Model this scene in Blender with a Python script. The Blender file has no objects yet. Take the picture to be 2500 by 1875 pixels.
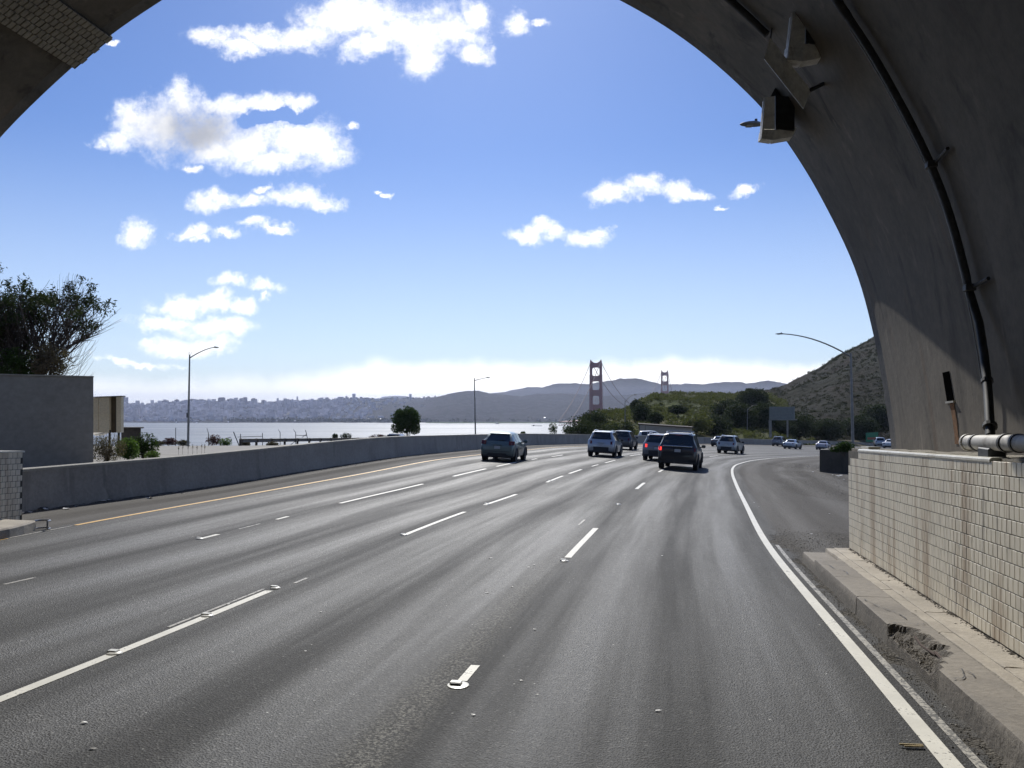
import bpy, math, random
import numpy as np
from mathutils import Vector, Matrix, noise as mnoise

random.seed(7)
rng = np.random.default_rng(7)
SC = bpy.context.scene
COL = SC.collection

# ------------------------------------------------------------------ camera
F = 1947.0            # focal length in photograph pixels (2500 wide)
HZ = 985.0            # photograph row of the true horizon
PITCH = math.atan((HZ - 937.5) / F)
cam_d = bpy.data.cameras.new('camera')
cam = bpy.data.objects.new('camera', cam_d)
COL.objects.link(cam)
cam_d.sensor_width = 36.0
cam_d.lens = 36.0 * F / 2500.0
cam_d.clip_start = 0.05
cam_d.clip_end = 60000.0
cam.location = (0, 0, 0)
cam.rotation_euler = (math.pi / 2 + PITCH, 0, 0)
SC.camera = cam

# ------------------------------------------------------------------ sun, sky, exposure
SUN_EL = 39.0
SUN_AZ = -3.2         # degrees right of +Y (negative: left)
sl = bpy.data.lights.new('sun', 'SUN')
sl.energy = 3.5
sl.angle = math.radians(0.55)
sl.color = (1.0, 0.965, 0.90)
sun = bpy.data.objects.new('sun', sl)
COL.objects.link(sun)
_e, _a = math.radians(SUN_EL), math.radians(SUN_AZ)
sd = Vector((math.sin(_a) * math.cos(_e), math.cos(_a) * math.cos(_e), math.sin(_e)))
sun.rotation_euler = sd.to_track_quat('Z', 'Y').to_euler()
sun.location = sd * 200

SC.view_settings.view_transform = 'Standard'
SC.view_settings.look = 'None'
SC.view_settings.gamma = 1.0
SC.view_settings.use_curve_mapping = False
SC.view_settings.exposure = 0.35
SC.cycles.use_denoising = True
SC.cycles.max_bounces = 8
SC.cycles.diffuse_bounces = 4
SC.cycles.volume_bounces = 0
SC.cycles.transparent_max_bounces = 12
SC.cycles.sample_clamp_indirect = 6.0

world = bpy.data.worlds.new('World')
SC.world = world
world.use_nodes = True
wt = world.node_tree
wt.nodes.clear()


class NT:
    """tiny helper for writing node trees"""
    def __init__(self, tree):
        self.t = tree

    def n(self, typ, **kw):
        nd = self.t.nodes.new(typ)
        for k, v in kw.items():
            if k.startswith('_'):
                setattr(nd, k[1:], v)
        for k, v in kw.items():
            if not k.startswith('_'):
                key = int(k[1:]) if k[0] == 'i' and k[1:].isdigit() else k.replace('__', ' ')
                self.set(nd.inputs[key], v)
        return nd

    def set(self, sock, v):
        if isinstance(v, bpy.types.NodeSocket):
            self.t.links.new(v, sock)
        elif isinstance(v, bpy.types.Node):
            self.t.links.new(v.outputs[0], sock)
        else:
            if hasattr(sock.default_value, '__len__') and len(sock.default_value) == 4 and len(v) == 3:
                v = (*v, 1)
            sock.default_value = v

    def m(self, op, a, b=None, c=None, clamp=False):
        nd = self.t.nodes.new('ShaderNodeMath')
        nd.operation = op
        nd.use_clamp = clamp
        self.set(nd.inputs[0], a)
        if b is not None:
            self.set(nd.inputs[1], b)
        if c is not None:
            self.set(nd.inputs[2], c)
        return nd.outputs[0]

    def v(self, op, a, b=None, scale=None):
        nd = self.t.nodes.new('ShaderNodeVectorMath')
        nd.operation = op
        self.set(nd.inputs[0], a)
        if b is not None:
            self.set(nd.inputs[1], b)
        if scale is not None:
            self.set(nd.inputs['Scale'], scale)
        return nd.outputs['Value'] if op in ('LENGTH', 'DOT_PRODUCT') else nd.outputs['Vector']

    def ramp(self, x, a, b, lo=0.0, hi=1.0, smooth=True):
        nd = self.t.nodes.new('ShaderNodeMapRange')
        nd.interpolation_type = 'SMOOTHSTEP' if smooth else 'LINEAR'
        self.set(nd.inputs['Value'], x)
        for k, q in (('From Min', a), ('From Max', b), ('To Min', lo), ('To Max', hi)):
            self.set(nd.inputs[k], q)
        return nd.outputs['Result']

    def mix(self, f, a, b, mode='MIX'):
        nd = self.t.nodes.new('ShaderNodeMix')
        nd.data_type = 'RGBA'
        nd.blend_type = mode
        self.set(nd.inputs[0], f)
        self.set(nd.inputs[6], a)
        self.set(nd.inputs[7], b)
        return nd.outputs[2]

    def noise(self, vec, scale, detail=4.0, rough=0.55, dim='3D', dist=0.0):
        nd = self.t.nodes.new('ShaderNodeTexNoise')
        nd.noise_dimensions = dim
        if vec is not None:
            self.set(nd.inputs['Vector'], vec)
        nd.inputs['Scale'].default_value = scale
        nd.inputs['Detail'].default_value = detail
        nd.inputs['Roughness'].default_value = rough
        nd.inputs['Distortion'].default_value = dist
        return nd


# clouds in the sky, as directions (u, w) = (x / y, z / y) seen from anywhere on the ground
def cdir(px, py):
    return ((px * 1.1302 - 1250) / F, (HZ - py * 1.1302) / F)


CLOUDS = [  # centre and half size in photograph pixels (2212 wide), turned into sky directions
    (445, 70, 48, 24), (500, 88, 60, 22), (560, 62, 90, 24), (655, 62, 90, 28), (720, 30, 80, 34), (800, 25, 90, 48),
    (870, 55, 120, 50), (960, 40, 95, 40), (1032, 18, 34, 34), (905, 112, 46, 42), (1012, 92, 42, 22), (800, 88, 60, 28),
    (1112, 45, 32, 28), (760, 10, 70, 30),
    (200, 300, 20, 22), (240, 292, 45, 26), (278, 250, 44, 40), (385, 212, 46, 42), (345, 262, 100, 58), (430, 275, 120, 60),
    (520, 300, 110, 55), (470, 218, 55, 26), (560, 212, 100, 24), (645, 212, 42, 22), (650, 305, 100, 56), (580, 340, 75, 28),
    (470, 318, 90, 32), (690, 320, 55, 40),
    (450, 442, 40, 20), (505, 425, 55, 22), (560, 425, 35, 16), (650, 425, 62, 26), (695, 440, 40, 18), (578, 402, 22, 9),
    (297, 492, 42, 30), (425, 503, 34, 16), (438, 520, 20, 12), (500, 505, 40, 11), (570, 488, 36, 12), (605, 503, 36, 10),
    (475, 612, 40, 16), (555, 618, 48, 16), (568, 640, 14, 14), (400, 655, 78, 20), (450, 650, 40, 18), (512, 658, 32, 16),
    (345, 688, 62, 18), (440, 700, 80, 20), (500, 700, 48, 20), (400, 738, 108, 20), (460, 725, 60, 18), (300, 779, 92, 10),
    (1320, 408, 58, 24), (1380, 393, 52, 24), (1460, 405, 52, 22), (1505, 410, 36, 14), (1622, 402, 36, 13), (1572, 436, 14, 6),
    (1150, 500, 55, 16), (1185, 495, 30, 20), (1252, 508, 52, 22), (1285, 497, 24, 14),
    (768, 268, 20, 9), (812, 412, 9, 7), (830, 424, 14, 8), (418, 355, 20, 11), (1170, 45, 22, 9), (240, 85, 14, 6),
]


def build_world():
    w = NT(wt)
    out = w.n('ShaderNodeOutputWorld')
    tc = w.n('ShaderNodeTexCoord')
    sep = w.n('ShaderNodeSeparateXYZ', Vector=tc.outputs['Generated'])
    x, y, z = sep.outputs
    yc = w.m('MAXIMUM', y, 0.08)
    u = w.m('DIVIDE', x, yc)
    v = w.m('DIVIDE', z, yc)
    p = w.n('ShaderNodeCombineXYZ', X=u, Y=v, Z=0.0).outputs[0]
    # wispy displacement of the outline
    nA = w.noise(p, 7.0, 6.0, 0.62)
    nB = w.noise(p, 24.0, 5.0, 0.6)
    wv = w.v('SUBTRACT', nA.outputs['Color'], (0.5, 0.5, 0.5))
    wv = w.v('MULTIPLY', wv, (0.10, 0.062, 0.0))
    wb = w.v('SUBTRACT', nB.outputs['Color'], (0.5, 0.5, 0.5))
    wb = w.v('MULTIPLY', wb, (0.045, 0.034, 0.0))
    q = w.v('ADD', w.v('ADD', p, wv), wb)
    f = None
    for (cx, cy, rx, ry) in CLOUDS:
        c = cdir(cx, cy)
        d = w.v('SUBTRACT', q, (c[0], c[1], 0))
        d = w.v('MULTIPLY', d, (F / (rx * 1.1302), F / (ry * 1.1302), 0))
        k = w.v('LENGTH', d)
        f = k if f is None else w.m('SMOOTH_MIN', f, k, 0.12)
    # field: 1 inside, 0 at the outline
    fld = w.m('SUBTRACT', 1.12, f)
    # gap in the middle of the big cloud
    g = cdir(592, 243)
    d = w.v('MULTIPLY', w.v('SUBTRACT', q, (g[0], g[1], 0)), (F / 88.0, F / 20.0, 0))
    gap = w.ramp(w.v('LENGTH', d), 0.6, 1.25, 1.0, 0.0)
    fld = w.m('SUBTRACT', fld, w.m('MULTIPLY', gap, 1.2))
    fb = w.noise(p, 30.0, 10.0, 0.72)
    fc = w.noise(p, 95.0, 6.0, 0.65)
    fld2 = w.m('ADD', fld, w.m('MULTIPLY', w.m('SUBTRACT', fb.outputs['Fac'], 0.5), 1.7))
    fld2 = w.m('ADD', fld2, w.m('MULTIPLY', w.m('SUBTRACT', fc.outputs['Fac'], 0.5), 0.8))
    dens = w.m('MULTIPLY', w.ramp(fld2, -0.22, 1.10), w.ramp(fld, -0.55, 0.1))
    # bank of low white cloud over the far hills
    top = w.noise(w.n('ShaderNodeCombineXYZ', X=u, Y=0.0, Z=0.0).outputs[0], 7.0, 6.0, 0.6)
    tn = w.m('MULTIPLY', w.m('SUBTRACT', top.outputs['Fac'], 0.5), 0.045)
    lefty = w.ramp(u, -0.33, -0.16)
    vt = w.m('ADD', w.m('SUBTRACT', v, tn), w.m('MULTIPLY', w.m('SUBTRACT', 1.0, lefty), 0.02))
    bank = w.ramp(w.m('ADD', vt, w.m('MULTIPLY', w.m('SUBTRACT', nB.outputs['Fac'], 0.5), 0.02)), 0.034, 0.060, 1.0, 0.0)
    bank = w.m('MULTIPLY', bank, w.m('ADD', 0.55, w.m('MULTIPLY', lefty, 0.45)))
    # a few loose clouds in the part of the sky behind the viewer
    gen = w.noise(tc.outputs['Generated'], 3.2, 7.0, 0.6)
    back = w.ramp(y, -0.05, 0.15, 1.0, 0.0)
    bk = w.m('MULTIPLY', w.ramp(gen.outputs['Fac'], 0.58, 0.70), back)
    front = w.ramp(y, 0.1, 0.2)
    dens = w.m('MULTIPLY', dens, front)
    alld = w.m('MAXIMUM', w.m('MAXIMUM', dens, bk), bank)
    up = w.ramp(z, -0.02, 0.0)
    alld = w.m('MULTIPLY', alld, up)
    # grey core of the thickest cloud
    gc = cdir(405, 270)
    d = w.v('MULTIPLY', w.v('SUBTRACT', q, (gc[0], gc[1], 0)), (F / 190.0, F / 98.0, 0))
    core = w.ramp(w.v('LENGTH', d), 0.10, 1.1, 1.0, 0.0)
    soft = w.noise(p, 11.0, 4.0, 0.5)
    core = w.m('MULTIPLY', core, w.ramp(soft.outputs['Fac'], 0.3, 0.65, 0.6, 1.0))
    sh_ = w.noise(p, 17.0, 5.0, 0.6)
    cl0 = w.mix(w.m('MULTIPLY', w.ramp(sh_.outputs['Fac'], 0.45, 0.75), w.ramp(fld, 0.2, 0.9)), (1.0, 1.0, 1.0, 1), (0.72, 0.745, 0.80, 1))
    cloudcol = w.mix(core, cl0, (0.34, 0.36, 0.42, 1))
    sky = w.n('ShaderNodeTexSky', _sky_type='NISHITA')
    sky.sun_disc = False
    sky.sun_elevation = math.radians(SUN_EL)
    sky.sun_rotation = math.radians(SUN_AZ)
    sky.altitude = 100
    sky.air_density = 1.0
    sky.dust_density = 0.35
    sky.ozone_density = 2.2
    tint = w.mix(1.0, sky.outputs[0], (0.70, 0.88, 1.27, 1), 'MULTIPLY')
    tint = w.mix(w.ramp(w.m('DIVIDE', z, w.m('MAXIMUM', w.m('SQRT', w.m('ADD', w.m('MULTIPLY', x, x), w.m('MULTIPLY', y, y))), 0.05)), 0.02, 0.34, 0.36, 0.0), tint, (13.0, 14.2, 14.8, 1))
    b1 = w.n('ShaderNodeBackground', Color=tint, Strength=0.063)
    b2 = w.n('ShaderNodeBackground', Color=cloudcol, Strength=1.1)
    mx = w.n('ShaderNodeMixShader', i0=alld, i1=b1, i2=b2)
    wt.links.new(mx.outputs[0], out.inputs['Surface'])


build_world()
world.cycles.sampling_method = 'MANUAL'
world.cycles.sample_map_resolution = 512

# ------------------------------------------------------------------ picture <-> place
cp, sp = math.cos(PITCH), math.sin(PITCH)


def ray(px, py):
    u = (px - 1250) / F
    w_ = -(py - 937.5) / F
    y = cp - w_ * sp
    z = sp + w_ * cp
    return u / y, z / y          # X and Z for one metre of depth


def P(px, py, Y):
    a, b = ray(px, py)
    return Vector((a * Y, Y, b * Y))


def sstep(a, b, x):
    t = np.clip((np.asarray(x, float) - a) / (b - a), 0, 1)
    return t * t * (3 - 2 * t)


def zroad(X, Y):
    w_ = sstep(8, 42, Y)
    return -(2.1 + (1 - w_) * 0.0416 * Y + w_ * (0.05 * X + 0.022 * Y))


def onroad(px, py, up=0.0):
    a, b = ray(px, py)
    Ys = np.geomspace(2, 700, 6000)
    d = b * Ys - (zroad(a * Ys, Ys) + up)
    i = np.argmax(d <= 0)
    if d[i] > 0:
        i = len(Ys) - 1
    Y = Ys[i]
    return Vector((a * Y, Y, float(zroad(a * Y, Y)) + up))


def sn(X, Y):
    return 0.2 * X + 0.98 * Y, 0.98 * X - 0.2 * Y


def W(s, n, z=0.0):
    """tunnel frame: s along the road, n to the right; z measured at the portal and following the grade"""
    return Vector((0.2 * s + 0.98 * n, 0.98 * s - 0.2 * n, z - 0.0416 * (s - 14.5)))


# ------------------------------------------------------------------ mesh helpers
class MB:
    def __init__(self):
        self.v = []
        self.f = []

    def add(self, vs, fs):
        o = len(self.v)
        self.v += [tuple(q) for q in vs]
        self.f += [tuple(i + o for i in g_) for g_ in fs]
        return self

    def box(self, c, s, rz=0.0, M=None, bev=0.0):
        hx, hy, hz = s[0] / 2, s[1] / 2, s[2] / 2
        if bev > 0:
            b = min(bev, hx * .9, hy * .9, hz * .9)
            vs, idx = [], {}
            for sx in (-1, 1):
                for sy in (-1, 1):
                    for sz in (-1, 1):
                        for ax in range(3):
                            q = [sx * (hx - b), sy * (hy - b), sz * (hz - b)]
                            q[ax] = (sx * hx, sy * hy, sz * hz)[ax]
                            idx[(sx, sy, sz, ax)] = len(vs)
                            vs.append(q)
            fs = []
            I = lambda *k: idx[k]
            for s1 in (-1, 1):
                fs.append([I(s1, -1, -1, 0), I(s1, 1, -1, 0), I(s1, 1, 1, 0), I(s1, -1, 1, 0)][::s1])
                fs.append([I(-1, s1, -1, 1), I(-1, s1, 1, 1), I(1, s1, 1, 1), I(1, s1, -1, 1)][::s1])
                fs.append([I(-1, -1, s1, 2), I(1, -1, s1, 2), I(1, 1, s1, 2), I(-1, 1, s1, 2)][::s1])
            for s1 in (-1, 1):
                for s2 in (-1, 1):
                    fs.append([I(s1, s2, -1, 0), I(s1, s2, 1, 0), I(s1, s2, 1, 1), I(s1, s2, -1, 1)])
                    fs.append([I(s1, -1, s2, 0), I(s1, 1, s2, 0), I(s1, 1, s2, 2), I(s1, -1, s2, 2)])
                    fs.append([I(-1, s1, s2, 1), I(1, s1, s2, 1), I(1, s1, s2, 2), I(-1, s1, s2, 2)])
                    for s3 in (-1, 1):
                        fs.append([I(s1, s2, s3, 0), I(s1, s2, s3, 1), I(s1, s2, s3, 2)])
        else:
            vs = [(x, y, z) for x in (-hx, hx) for y in (-hy, hy) for z in (-hz, hz)]
            fs = [(0, 1, 3, 2), (4, 6, 7, 5), (0, 4, 5, 1), (2, 3, 7, 6), (0, 2, 6, 4), (1, 5, 7, 3)]
        R = Matrix.Rotation(rz, 3, 'Z')
        T = [R @ Vector(q) + Vector(c) for q in vs]
        if M is not None:
            T = [M @ q for q in T]
        return self.add(T, fs)

    def tube(self, pts, rad, seg=8, cap=True):
        pts = [Vector(q) for q in pts]
        if not hasattr(rad, '__len__'):
            rad = [rad] * len(pts)
        vs, fs = [], []
        up = None
        for i, q in enumerate(pts):
            d = (pts[min(i + 1, len(pts) - 1)] - pts[max(i - 1, 0)])
            d = d.normalized() if d.length > 1e-9 else Vector((0, 0, 1))
            if up is None:
                up = Vector((0, 0, 1)) if abs(d.z) < 0.9 else Vector((1, 0, 0))
            a = d.cross(up)
            if a.length < 1e-6:
                a = d.orthogonal()
            a.normalize()
            b = d.cross(a).normalized()
            up = -b if False else up
            for k in range(seg):
                th = 2 * math.pi * k / seg
                vs.append(q + (a * math.cos(th) + b * math.sin(th)) * rad[i])
        for i in range(len(pts) - 1):
            for k in range(seg):
                k2 = (k + 1) % seg
                fs.append((i * seg + k, i * seg + k2, (i + 1) * seg + k2, (i + 1) * seg + k))
        if cap:
            fs.append(tuple(range(seg))[::-1])
            fs.append(tuple(range((len(pts) - 1) * seg, len(pts) * seg)))
        return self.add(vs, fs)

    def loft(self, rings, closed=True, cap=True):
        """rings of equally many points"""
        m = len(rings[0])
        vs = [q for r in rings for q in r]
        fs = []
        for i in range(len(rings) - 1):
            for k in range(m if closed else m - 1):
                k2 = (k + 1) % m
                fs.append((i * m + k, i * m + k2, (i + 1) * m + k2, (i + 1) * m + k))
        if cap:
            fs.append(tuple(range(m))[::-1])
            fs.append(tuple(range((len(rings) - 1) * m, len(rings) * m)))
        return self.add(vs, fs)


def mesh(name, mb, mat, smooth=False, recalc=True):
    me = bpy.data.meshes.new(name)
    vs, fs = (mb.v, mb.f) if isinstance(mb, MB) else mb
    me.from_pydata([tuple(map(float, q)) for q in vs], [], [tuple(map(int, q)) for q in fs])
    if mat is not None:
        me.materials.append(mat)
    if recalc:
        import bmesh
        bm = bmesh.new()
        bm.from_mesh(me)
        bmesh.ops.recalc_face_normals(bm, faces=bm.faces)
        bm.to_mesh(me)
        bm.free()
    if smooth:
        me.polygons.foreach_set('use_smooth', [True] * len(me.polygons))
        if smooth is not True:
            try:
                me.set_sharp_from_angle(angle=math.radians(smooth))
            except Exception:
                pass
    me.update()
    return me


def obj(name, mb, mat, parent=None, smooth=False, label=None, cat=None, group=None, kind=None, loc=None, recalc=True):
    me = mb if isinstance(mb, bpy.types.Mesh) else mesh(name, mb, mat, smooth, recalc)
    o = bpy.data.objects.new(name, me)
    COL.objects.link(o)
    if parent is not None:
        o.parent = parent
    if loc is not None:
        o.location = loc
    tag(o, label, cat, group, kind)
    return o


def tag(o, label=None, cat=None, group=None, kind=None):
    if label: o['label'] = label
    if cat: o['category'] = cat
    if group: o['group'] = group
    if kind: o['kind'] = kind
    return o


def empty(name, loc, label, cat, rz=0.0, group=None):
    o = bpy.data.objects.new(name, None)
    COL.objects.link(o)
    o.location = loc
    o.rotation_euler = (0, 0, rz)
    o.empty_display_size = 0.2
    return tag(o, label, cat, group)


def copy_tree(o, parent=None):
    c = o.copy()
    COL.objects.link(c)
    c.parent = parent
    for ch in list(o.children):
        copy_tree(ch, c)
    return c


def quads(name, V, mat, n_per=4, **kw):
    """fast mesh of separate quads from an (N,4,3) array"""
    V = np.asarray(V, dtype=np.float32)
    N = V.shape[0]
    me = bpy.data.meshes.new(name)
    me.vertices.add(N * 4)
    me.vertices.foreach_set('co', V.reshape(-1))
    me.loops.add(N * 4)
    me.loops.foreach_set('vertex_index', np.arange(N * 4, dtype=np.int32))
    me.polygons.add(N)
    me.polygons.foreach_set('loop_start', np.arange(0, N * 4, 4, dtype=np.int32))
    me.polygons.foreach_set('loop_total', np.full(N, 4, dtype=np.int32))
    me.materials.append(mat)
    me.update(calc_edges=True)
    return obj(name, me, mat, **kw)


def gridmesh(name, G, mat, smooth=True, mask=None, attrs=None, **kw):
    """mesh from an (a,b,3) grid"""
    a, b = G.shape[:2]
    idx = np.arange(a * b).reshape(a, b)
    q = np.stack([idx[:-1, :-1], idx[:-1, 1:], idx[1:, 1:], idx[1:, :-1]], -1).reshape(-1, 4)
    if mask is not None:
        q = q[mask.reshape(-1)]
    me = bpy.data.meshes.new(name)
    me.vertices.add(a * b)
    me.vertices.foreach_set('co', G.astype(np.float32).reshape(-1))
    N = len(q)
    me.loops.add(N * 4)
    me.loops.foreach_set('vertex_index', q.astype(np.int32).reshape(-1))
    me.polygons.add(N)
    me.polygons.foreach_set('loop_start', np.arange(0, N * 4, 4, dtype=np.int32))
    me.polygons.foreach_set('loop_total', np.full(N, 4, dtype=np.int32))
    me.materials.append(mat)
    me.update(calc_edges=True)
    if smooth:
        me.polygons.foreach_set('use_smooth', np.ones(N, dtype=bool))
    for k, v in (attrs or {}).items():
        at = me.attributes.new(k, 'FLOAT', 'POINT')
        at.data.foreach_set('value', v.astype(np.float32).reshape(-1))
    # make faces look up
    return obj(name, me, mat, **kw)


# value noise for terrain shapes
_TAB = {}


def _table(k):
    if k not in _TAB:
        _TAB[k] = np.random.default_rng(k).random((256, 256))
    return _TAB[k]


def vnoise(x, y, seed=0, oct=4):
    x = np.asarray(x, float); y = np.asarray(y, float)
    tot = np.zeros(np.broadcast(x, y).shape); amp = 1.0; norm = 0
    for o_ in range(oct):
        T = _table(seed * 17 + o_)
        xi = np.floor(x).astype(int); yi = np.floor(y).astype(int)
        fx = x - xi; fy = y - yi
        fx = fx * fx * (3 - 2 * fx); fy = fy * fy * (3 - 2 * fy)
        g_ = lambda i, j: T[i % 256, j % 256]
        tot = tot + amp * ((g_(xi, yi) * (1 - fx) + g_(xi + 1, yi) * fx) * (1 - fy) + (g_(xi, yi + 1) * (1 - fx) + g_(xi + 1, yi + 1) * fx) * fy)
        norm += amp; amp *= 0.5; x = x * 2.03 + 11; y = y * 2.03 + 5
    return tot / norm


# ------------------------------------------------------------------ materials
MATS = {}


def mat(name):
    m = bpy.data.materials.new(name)
    m.use_nodes = True
    m.node_tree.nodes.clear()
    t = NT(m.node_tree)
    out = t.n('ShaderNodeOutputMaterial')
    b = t.n('ShaderNodeBsdfPrincipled')
    t.t.links.new(b.outputs[0], out.inputs['Surface'])
    MATS[name] = m
    return m, t, b, out


def setb(t, b, **kw):
    for k, v in kw.items():
        t.set(b.inputs[k.replace('_', ' ')], v)


def simple(name, col, rough=0.6, metal=0.0, var=0.15, scale=8.0, bump=0.0, bscale=60.0, coat=0.0, spec=0.5, dirt=None):
    m, t, b, out = mat(name)
    tc = t.n('ShaderNodeTexCoord').outputs['Object']
    n1 = t.noise(tc, scale, 6, 0.6)
    k = t.ramp(n1.outputs['Fac'], 0.3, 0.7, 1 - var, 1 + var)
    c = t.mix(1.0, (*col, 1), t.n('ShaderNodeCombineXYZ', X=k, Y=k, Z=k).outputs[0], 'MULTIPLY')
    if dirt:
        n3 = t.noise(tc, scale * 0.4, 8, 0.65)
        c = t.mix(t.ramp(n3.outputs['Fac'], 0.5, 0.75), c, (*dirt, 1))
    setb(t, b, Base_Color=c, Roughness=rough, Metallic=metal, Coat_Weight=coat, Specular_IOR_Level=spec)
    b.inputs['Coat Roughness'].default_value = 0.05
    if bump > 0:
        n2 = t.noise(tc, bscale, 5, 0.6)
        bp = t.n('ShaderNodeBump', Height=n2.outputs['Fac'], Strength=bump, Distance=0.02)
        t.set(b.inputs['Normal'], bp)
    return m


def asphalt():
    m, t, b, out = mat('asphalt')
    geo = t.n('ShaderNodeNewGeometry').outputs['Position']
    lane = t.n('ShaderNodeAttribute', _attribute_name='lane').outputs['Fac']
    along = t.n('ShaderNodeAttribute', _attribute_name='along').outputs['Fac']
    dirt = t.n('ShaderNodeAttribute', _attribute_name='dirt').outputs['Fac']
    # stretched along the lanes
    sv = t.n('ShaderNodeCombineXYZ', X=t.m('MULTIPLY', lane, 9.0), Y=t.m('MULTIPLY', along, 0.10), Z=0.0).outputs[0]
    st = t.noise(sv, 1.0, 4, 0.55)
    wob = t.noise(t.n('ShaderNodeCombineXYZ', X=t.m('MULTIPLY', lane, 0.6), Y=t.m('MULTIPLY', along, 0.04), Z=3.0).outputs[0], 1.0, 2, 0.5)
    lw = t.m('ADD', lane, t.m('MULTIPLY', t.m('SUBTRACT', wob.outputs['Fac'], 0.5), 0.16))
    # two pale wheel paths per lane, dark oily strip between
    cosw = t.m('COSINE', t.m('MULTIPLY', t.m('SUBTRACT', lw, 0.24), 4 * math.pi))
    path = t.m('ADD', t.m('MULTIPLY', cosw, 0.36), t.m('MULTIPLY', t.m('SUBTRACT', st.outputs['Fac'], 0.5), 1.9))
    path = t.m('ADD', path, 0.5, clamp=True)
    # grit
    g1 = t.noise(geo, 48.0, 4, 0.75)
    vor = t.n('ShaderNodeTexVoronoi', Vector=geo, Scale=62.0, Randomness=1.0)
    sr_ = t.n('ShaderNodeSeparateColor', Color=vor.outputs['Color']).outputs[0]
    stone = t.m('ADD', t.ramp(sr_, 0.0, 1.0, 0.35, 1.35, smooth=False), t.m('MULTIPLY', t.ramp(sr_, 0.9, 1.0), 1.8))
    big = t.noise(geo, 0.9, 5, 0.6)
    mid = t.noise(geo, 9.0, 4, 0.6)
    base = t.ramp(path, 0.0, 1.0, 0.028, 0.057, smooth=False)
    base = t.m('MULTIPLY', base, t.ramp(big.outputs['Fac'], 0.3, 0.7, 0.85, 1.15))
    base = t.m('MULTIPLY', base, t.ramp(mid.outputs['Fac'], 0.25, 0.75, 0.86, 1.14))
    base = t.m('MULTIPLY', base, t.m('MULTIPLY', stone, 0.92))
    pit = t.ramp(g1.outputs['Fac'], 0.36, 0.50, 0.25, 1.0)
    base = t.m('MULTIPLY', base, pit)
    # paving seams along the lane lines, a tone step at the right lane, thin tar lines and wandering cracks
    base = t.m('MULTIPLY', base, t.ramp(lane, 0.985, 1.0, 0.80, 1.0))
    sw = t.noise(t.n('ShaderNodeCombineXYZ', X=0.0, Y=t.m('MULTIPLY', along, 0.7), Z=0.0).outputs[0], 1.0, 4, 0.6)
    jit = t.m('MULTIPLY', t.m('SUBTRACT', sw.outputs['Fac'], 0.5), 0.025)
    for lk, amt in ((0.985, 0.55), (2.03, 0.5), (3.035, 0.55), (3.93, 0.4)):
        dd = t.m('ABSOLUTE', t.m('SUBTRACT', t.m('ADD', lane, jit), lk))
        base = t.m('MULTIPLY', base, t.ramp(dd, 0.002, 0.010, 1.0 - amt, 1.0))
    cr = t.n('ShaderNodeTexVoronoi', _feature='DISTANCE_TO_EDGE', Vector=t.v('ADD', geo, t.v('SCALE', t.noise(geo, 1.5, 5, 0.7).outputs['Color'], scale=0.7)), Scale=0.22)
    crm = t.m('MULTIPLY', t.ramp(cr.outputs['Distance'], 0.0, 0.006, 1.0, 0.0), t.ramp(t.noise(geo, 0.25, 3, 0.5).outputs['Fac'], 0.48, 0.6))
    base = t.m('MULTIPLY', base, t.ramp(crm, 0.0, 1.0, 1.0, 0.5))
    # rare pale pebbles
    v2 = t.n('ShaderNodeTexVoronoi', Vector=geo, Scale=7.0, Randomness=1.0)
    pb = t.ramp(v2.outputs['Distance'], 0.045, 0.075, 1.0, 0.0)
    pbs = t.ramp(t.n('ShaderNodeSeparateColor', Color=v2.outputs['Color']).outputs[1], 0.86, 0.9)
    pb = t.m('MULTIPLY', pb, pbs)
    col = t.n('ShaderNodeCombineXYZ', X=base, Y=t.m('MULTIPLY', base, 0.985), Z=t.m('MULTIPLY', base, 0.93)).outputs[0]
    # worn, scraped paint dust just left of the lane line between lanes 1 and 2
    dl = t.m('SUBTRACT', lane, 1.06)
    gh = t.ramp(t.m('ABSOLUTE', dl), 0.0, 0.10, 1.0, 0.0)
    gh = t.m('MULTIPLY', gh, t.ramp(t.noise(geo, 40.0, 5, 0.7).outputs['Fac'], 0.46, 0.62))
    gh = t.m('MULTIPLY', gh, t.ramp(along, 26.0, 4.0, 0.10, 0.60, smooth=False))
    col = t.mix(gh, col, (0.36, 0.35, 0.31, 1))
    # shoulder: dusty, browner; gravel drift
    sh = t.m('MAXIMUM', t.ramp(t.m('ADD', lane, t.m('MULTIPLY', t.m('SUBTRACT', mid.outputs['Fac'], 0.5), 0.05)), -0.06, -0.14),
             t.ramp(lane, 4.06, 4.12))
    shc = t.mix(mid.outputs['Fac'], (0.068, 0.062, 0.053, 1), (0.10, 0.09, 0.076, 1))
    shc = t.mix(t.m('MULTIPLY', t.m('SUBTRACT', 1.0, pit), 0.6), shc, (0.03, 0.03, 0.028, 1))
    col = t.mix(sh, col, shc)
    dn = t.noise(geo, 2.6, 7, 0.7)
    dm = t.ramp(t.m('ADD', dirt, t.m('MULTIPLY', t.m('SUBTRACT', dn.outputs['Fac'], 0.5), 1.3)), 0.42, 0.58)
    vg = t.n('ShaderNodeTexVoronoi', Vector=geo, Scale=38.0, Randomness=1.0)
    gcol = t.mix(t.n('ShaderNodeSeparateColor', Color=vg.outputs['Color']).outputs[0], (0.045, 0.04, 0.033, 1), (0.12, 0.108, 0.088, 1))
    col = t.mix(dm, col, gcol)
    col = t.mix(pb, col, (0.5, 0.5, 0.47, 1))
    rough = t.ramp(path, 0.0, 1.0, 0.80, 0.57, smooth=False)
    rough = t.m('ADD', rough, t.m('MULTIPLY', t.m('MAXIMUM', sh, dm), 0.25))
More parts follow.
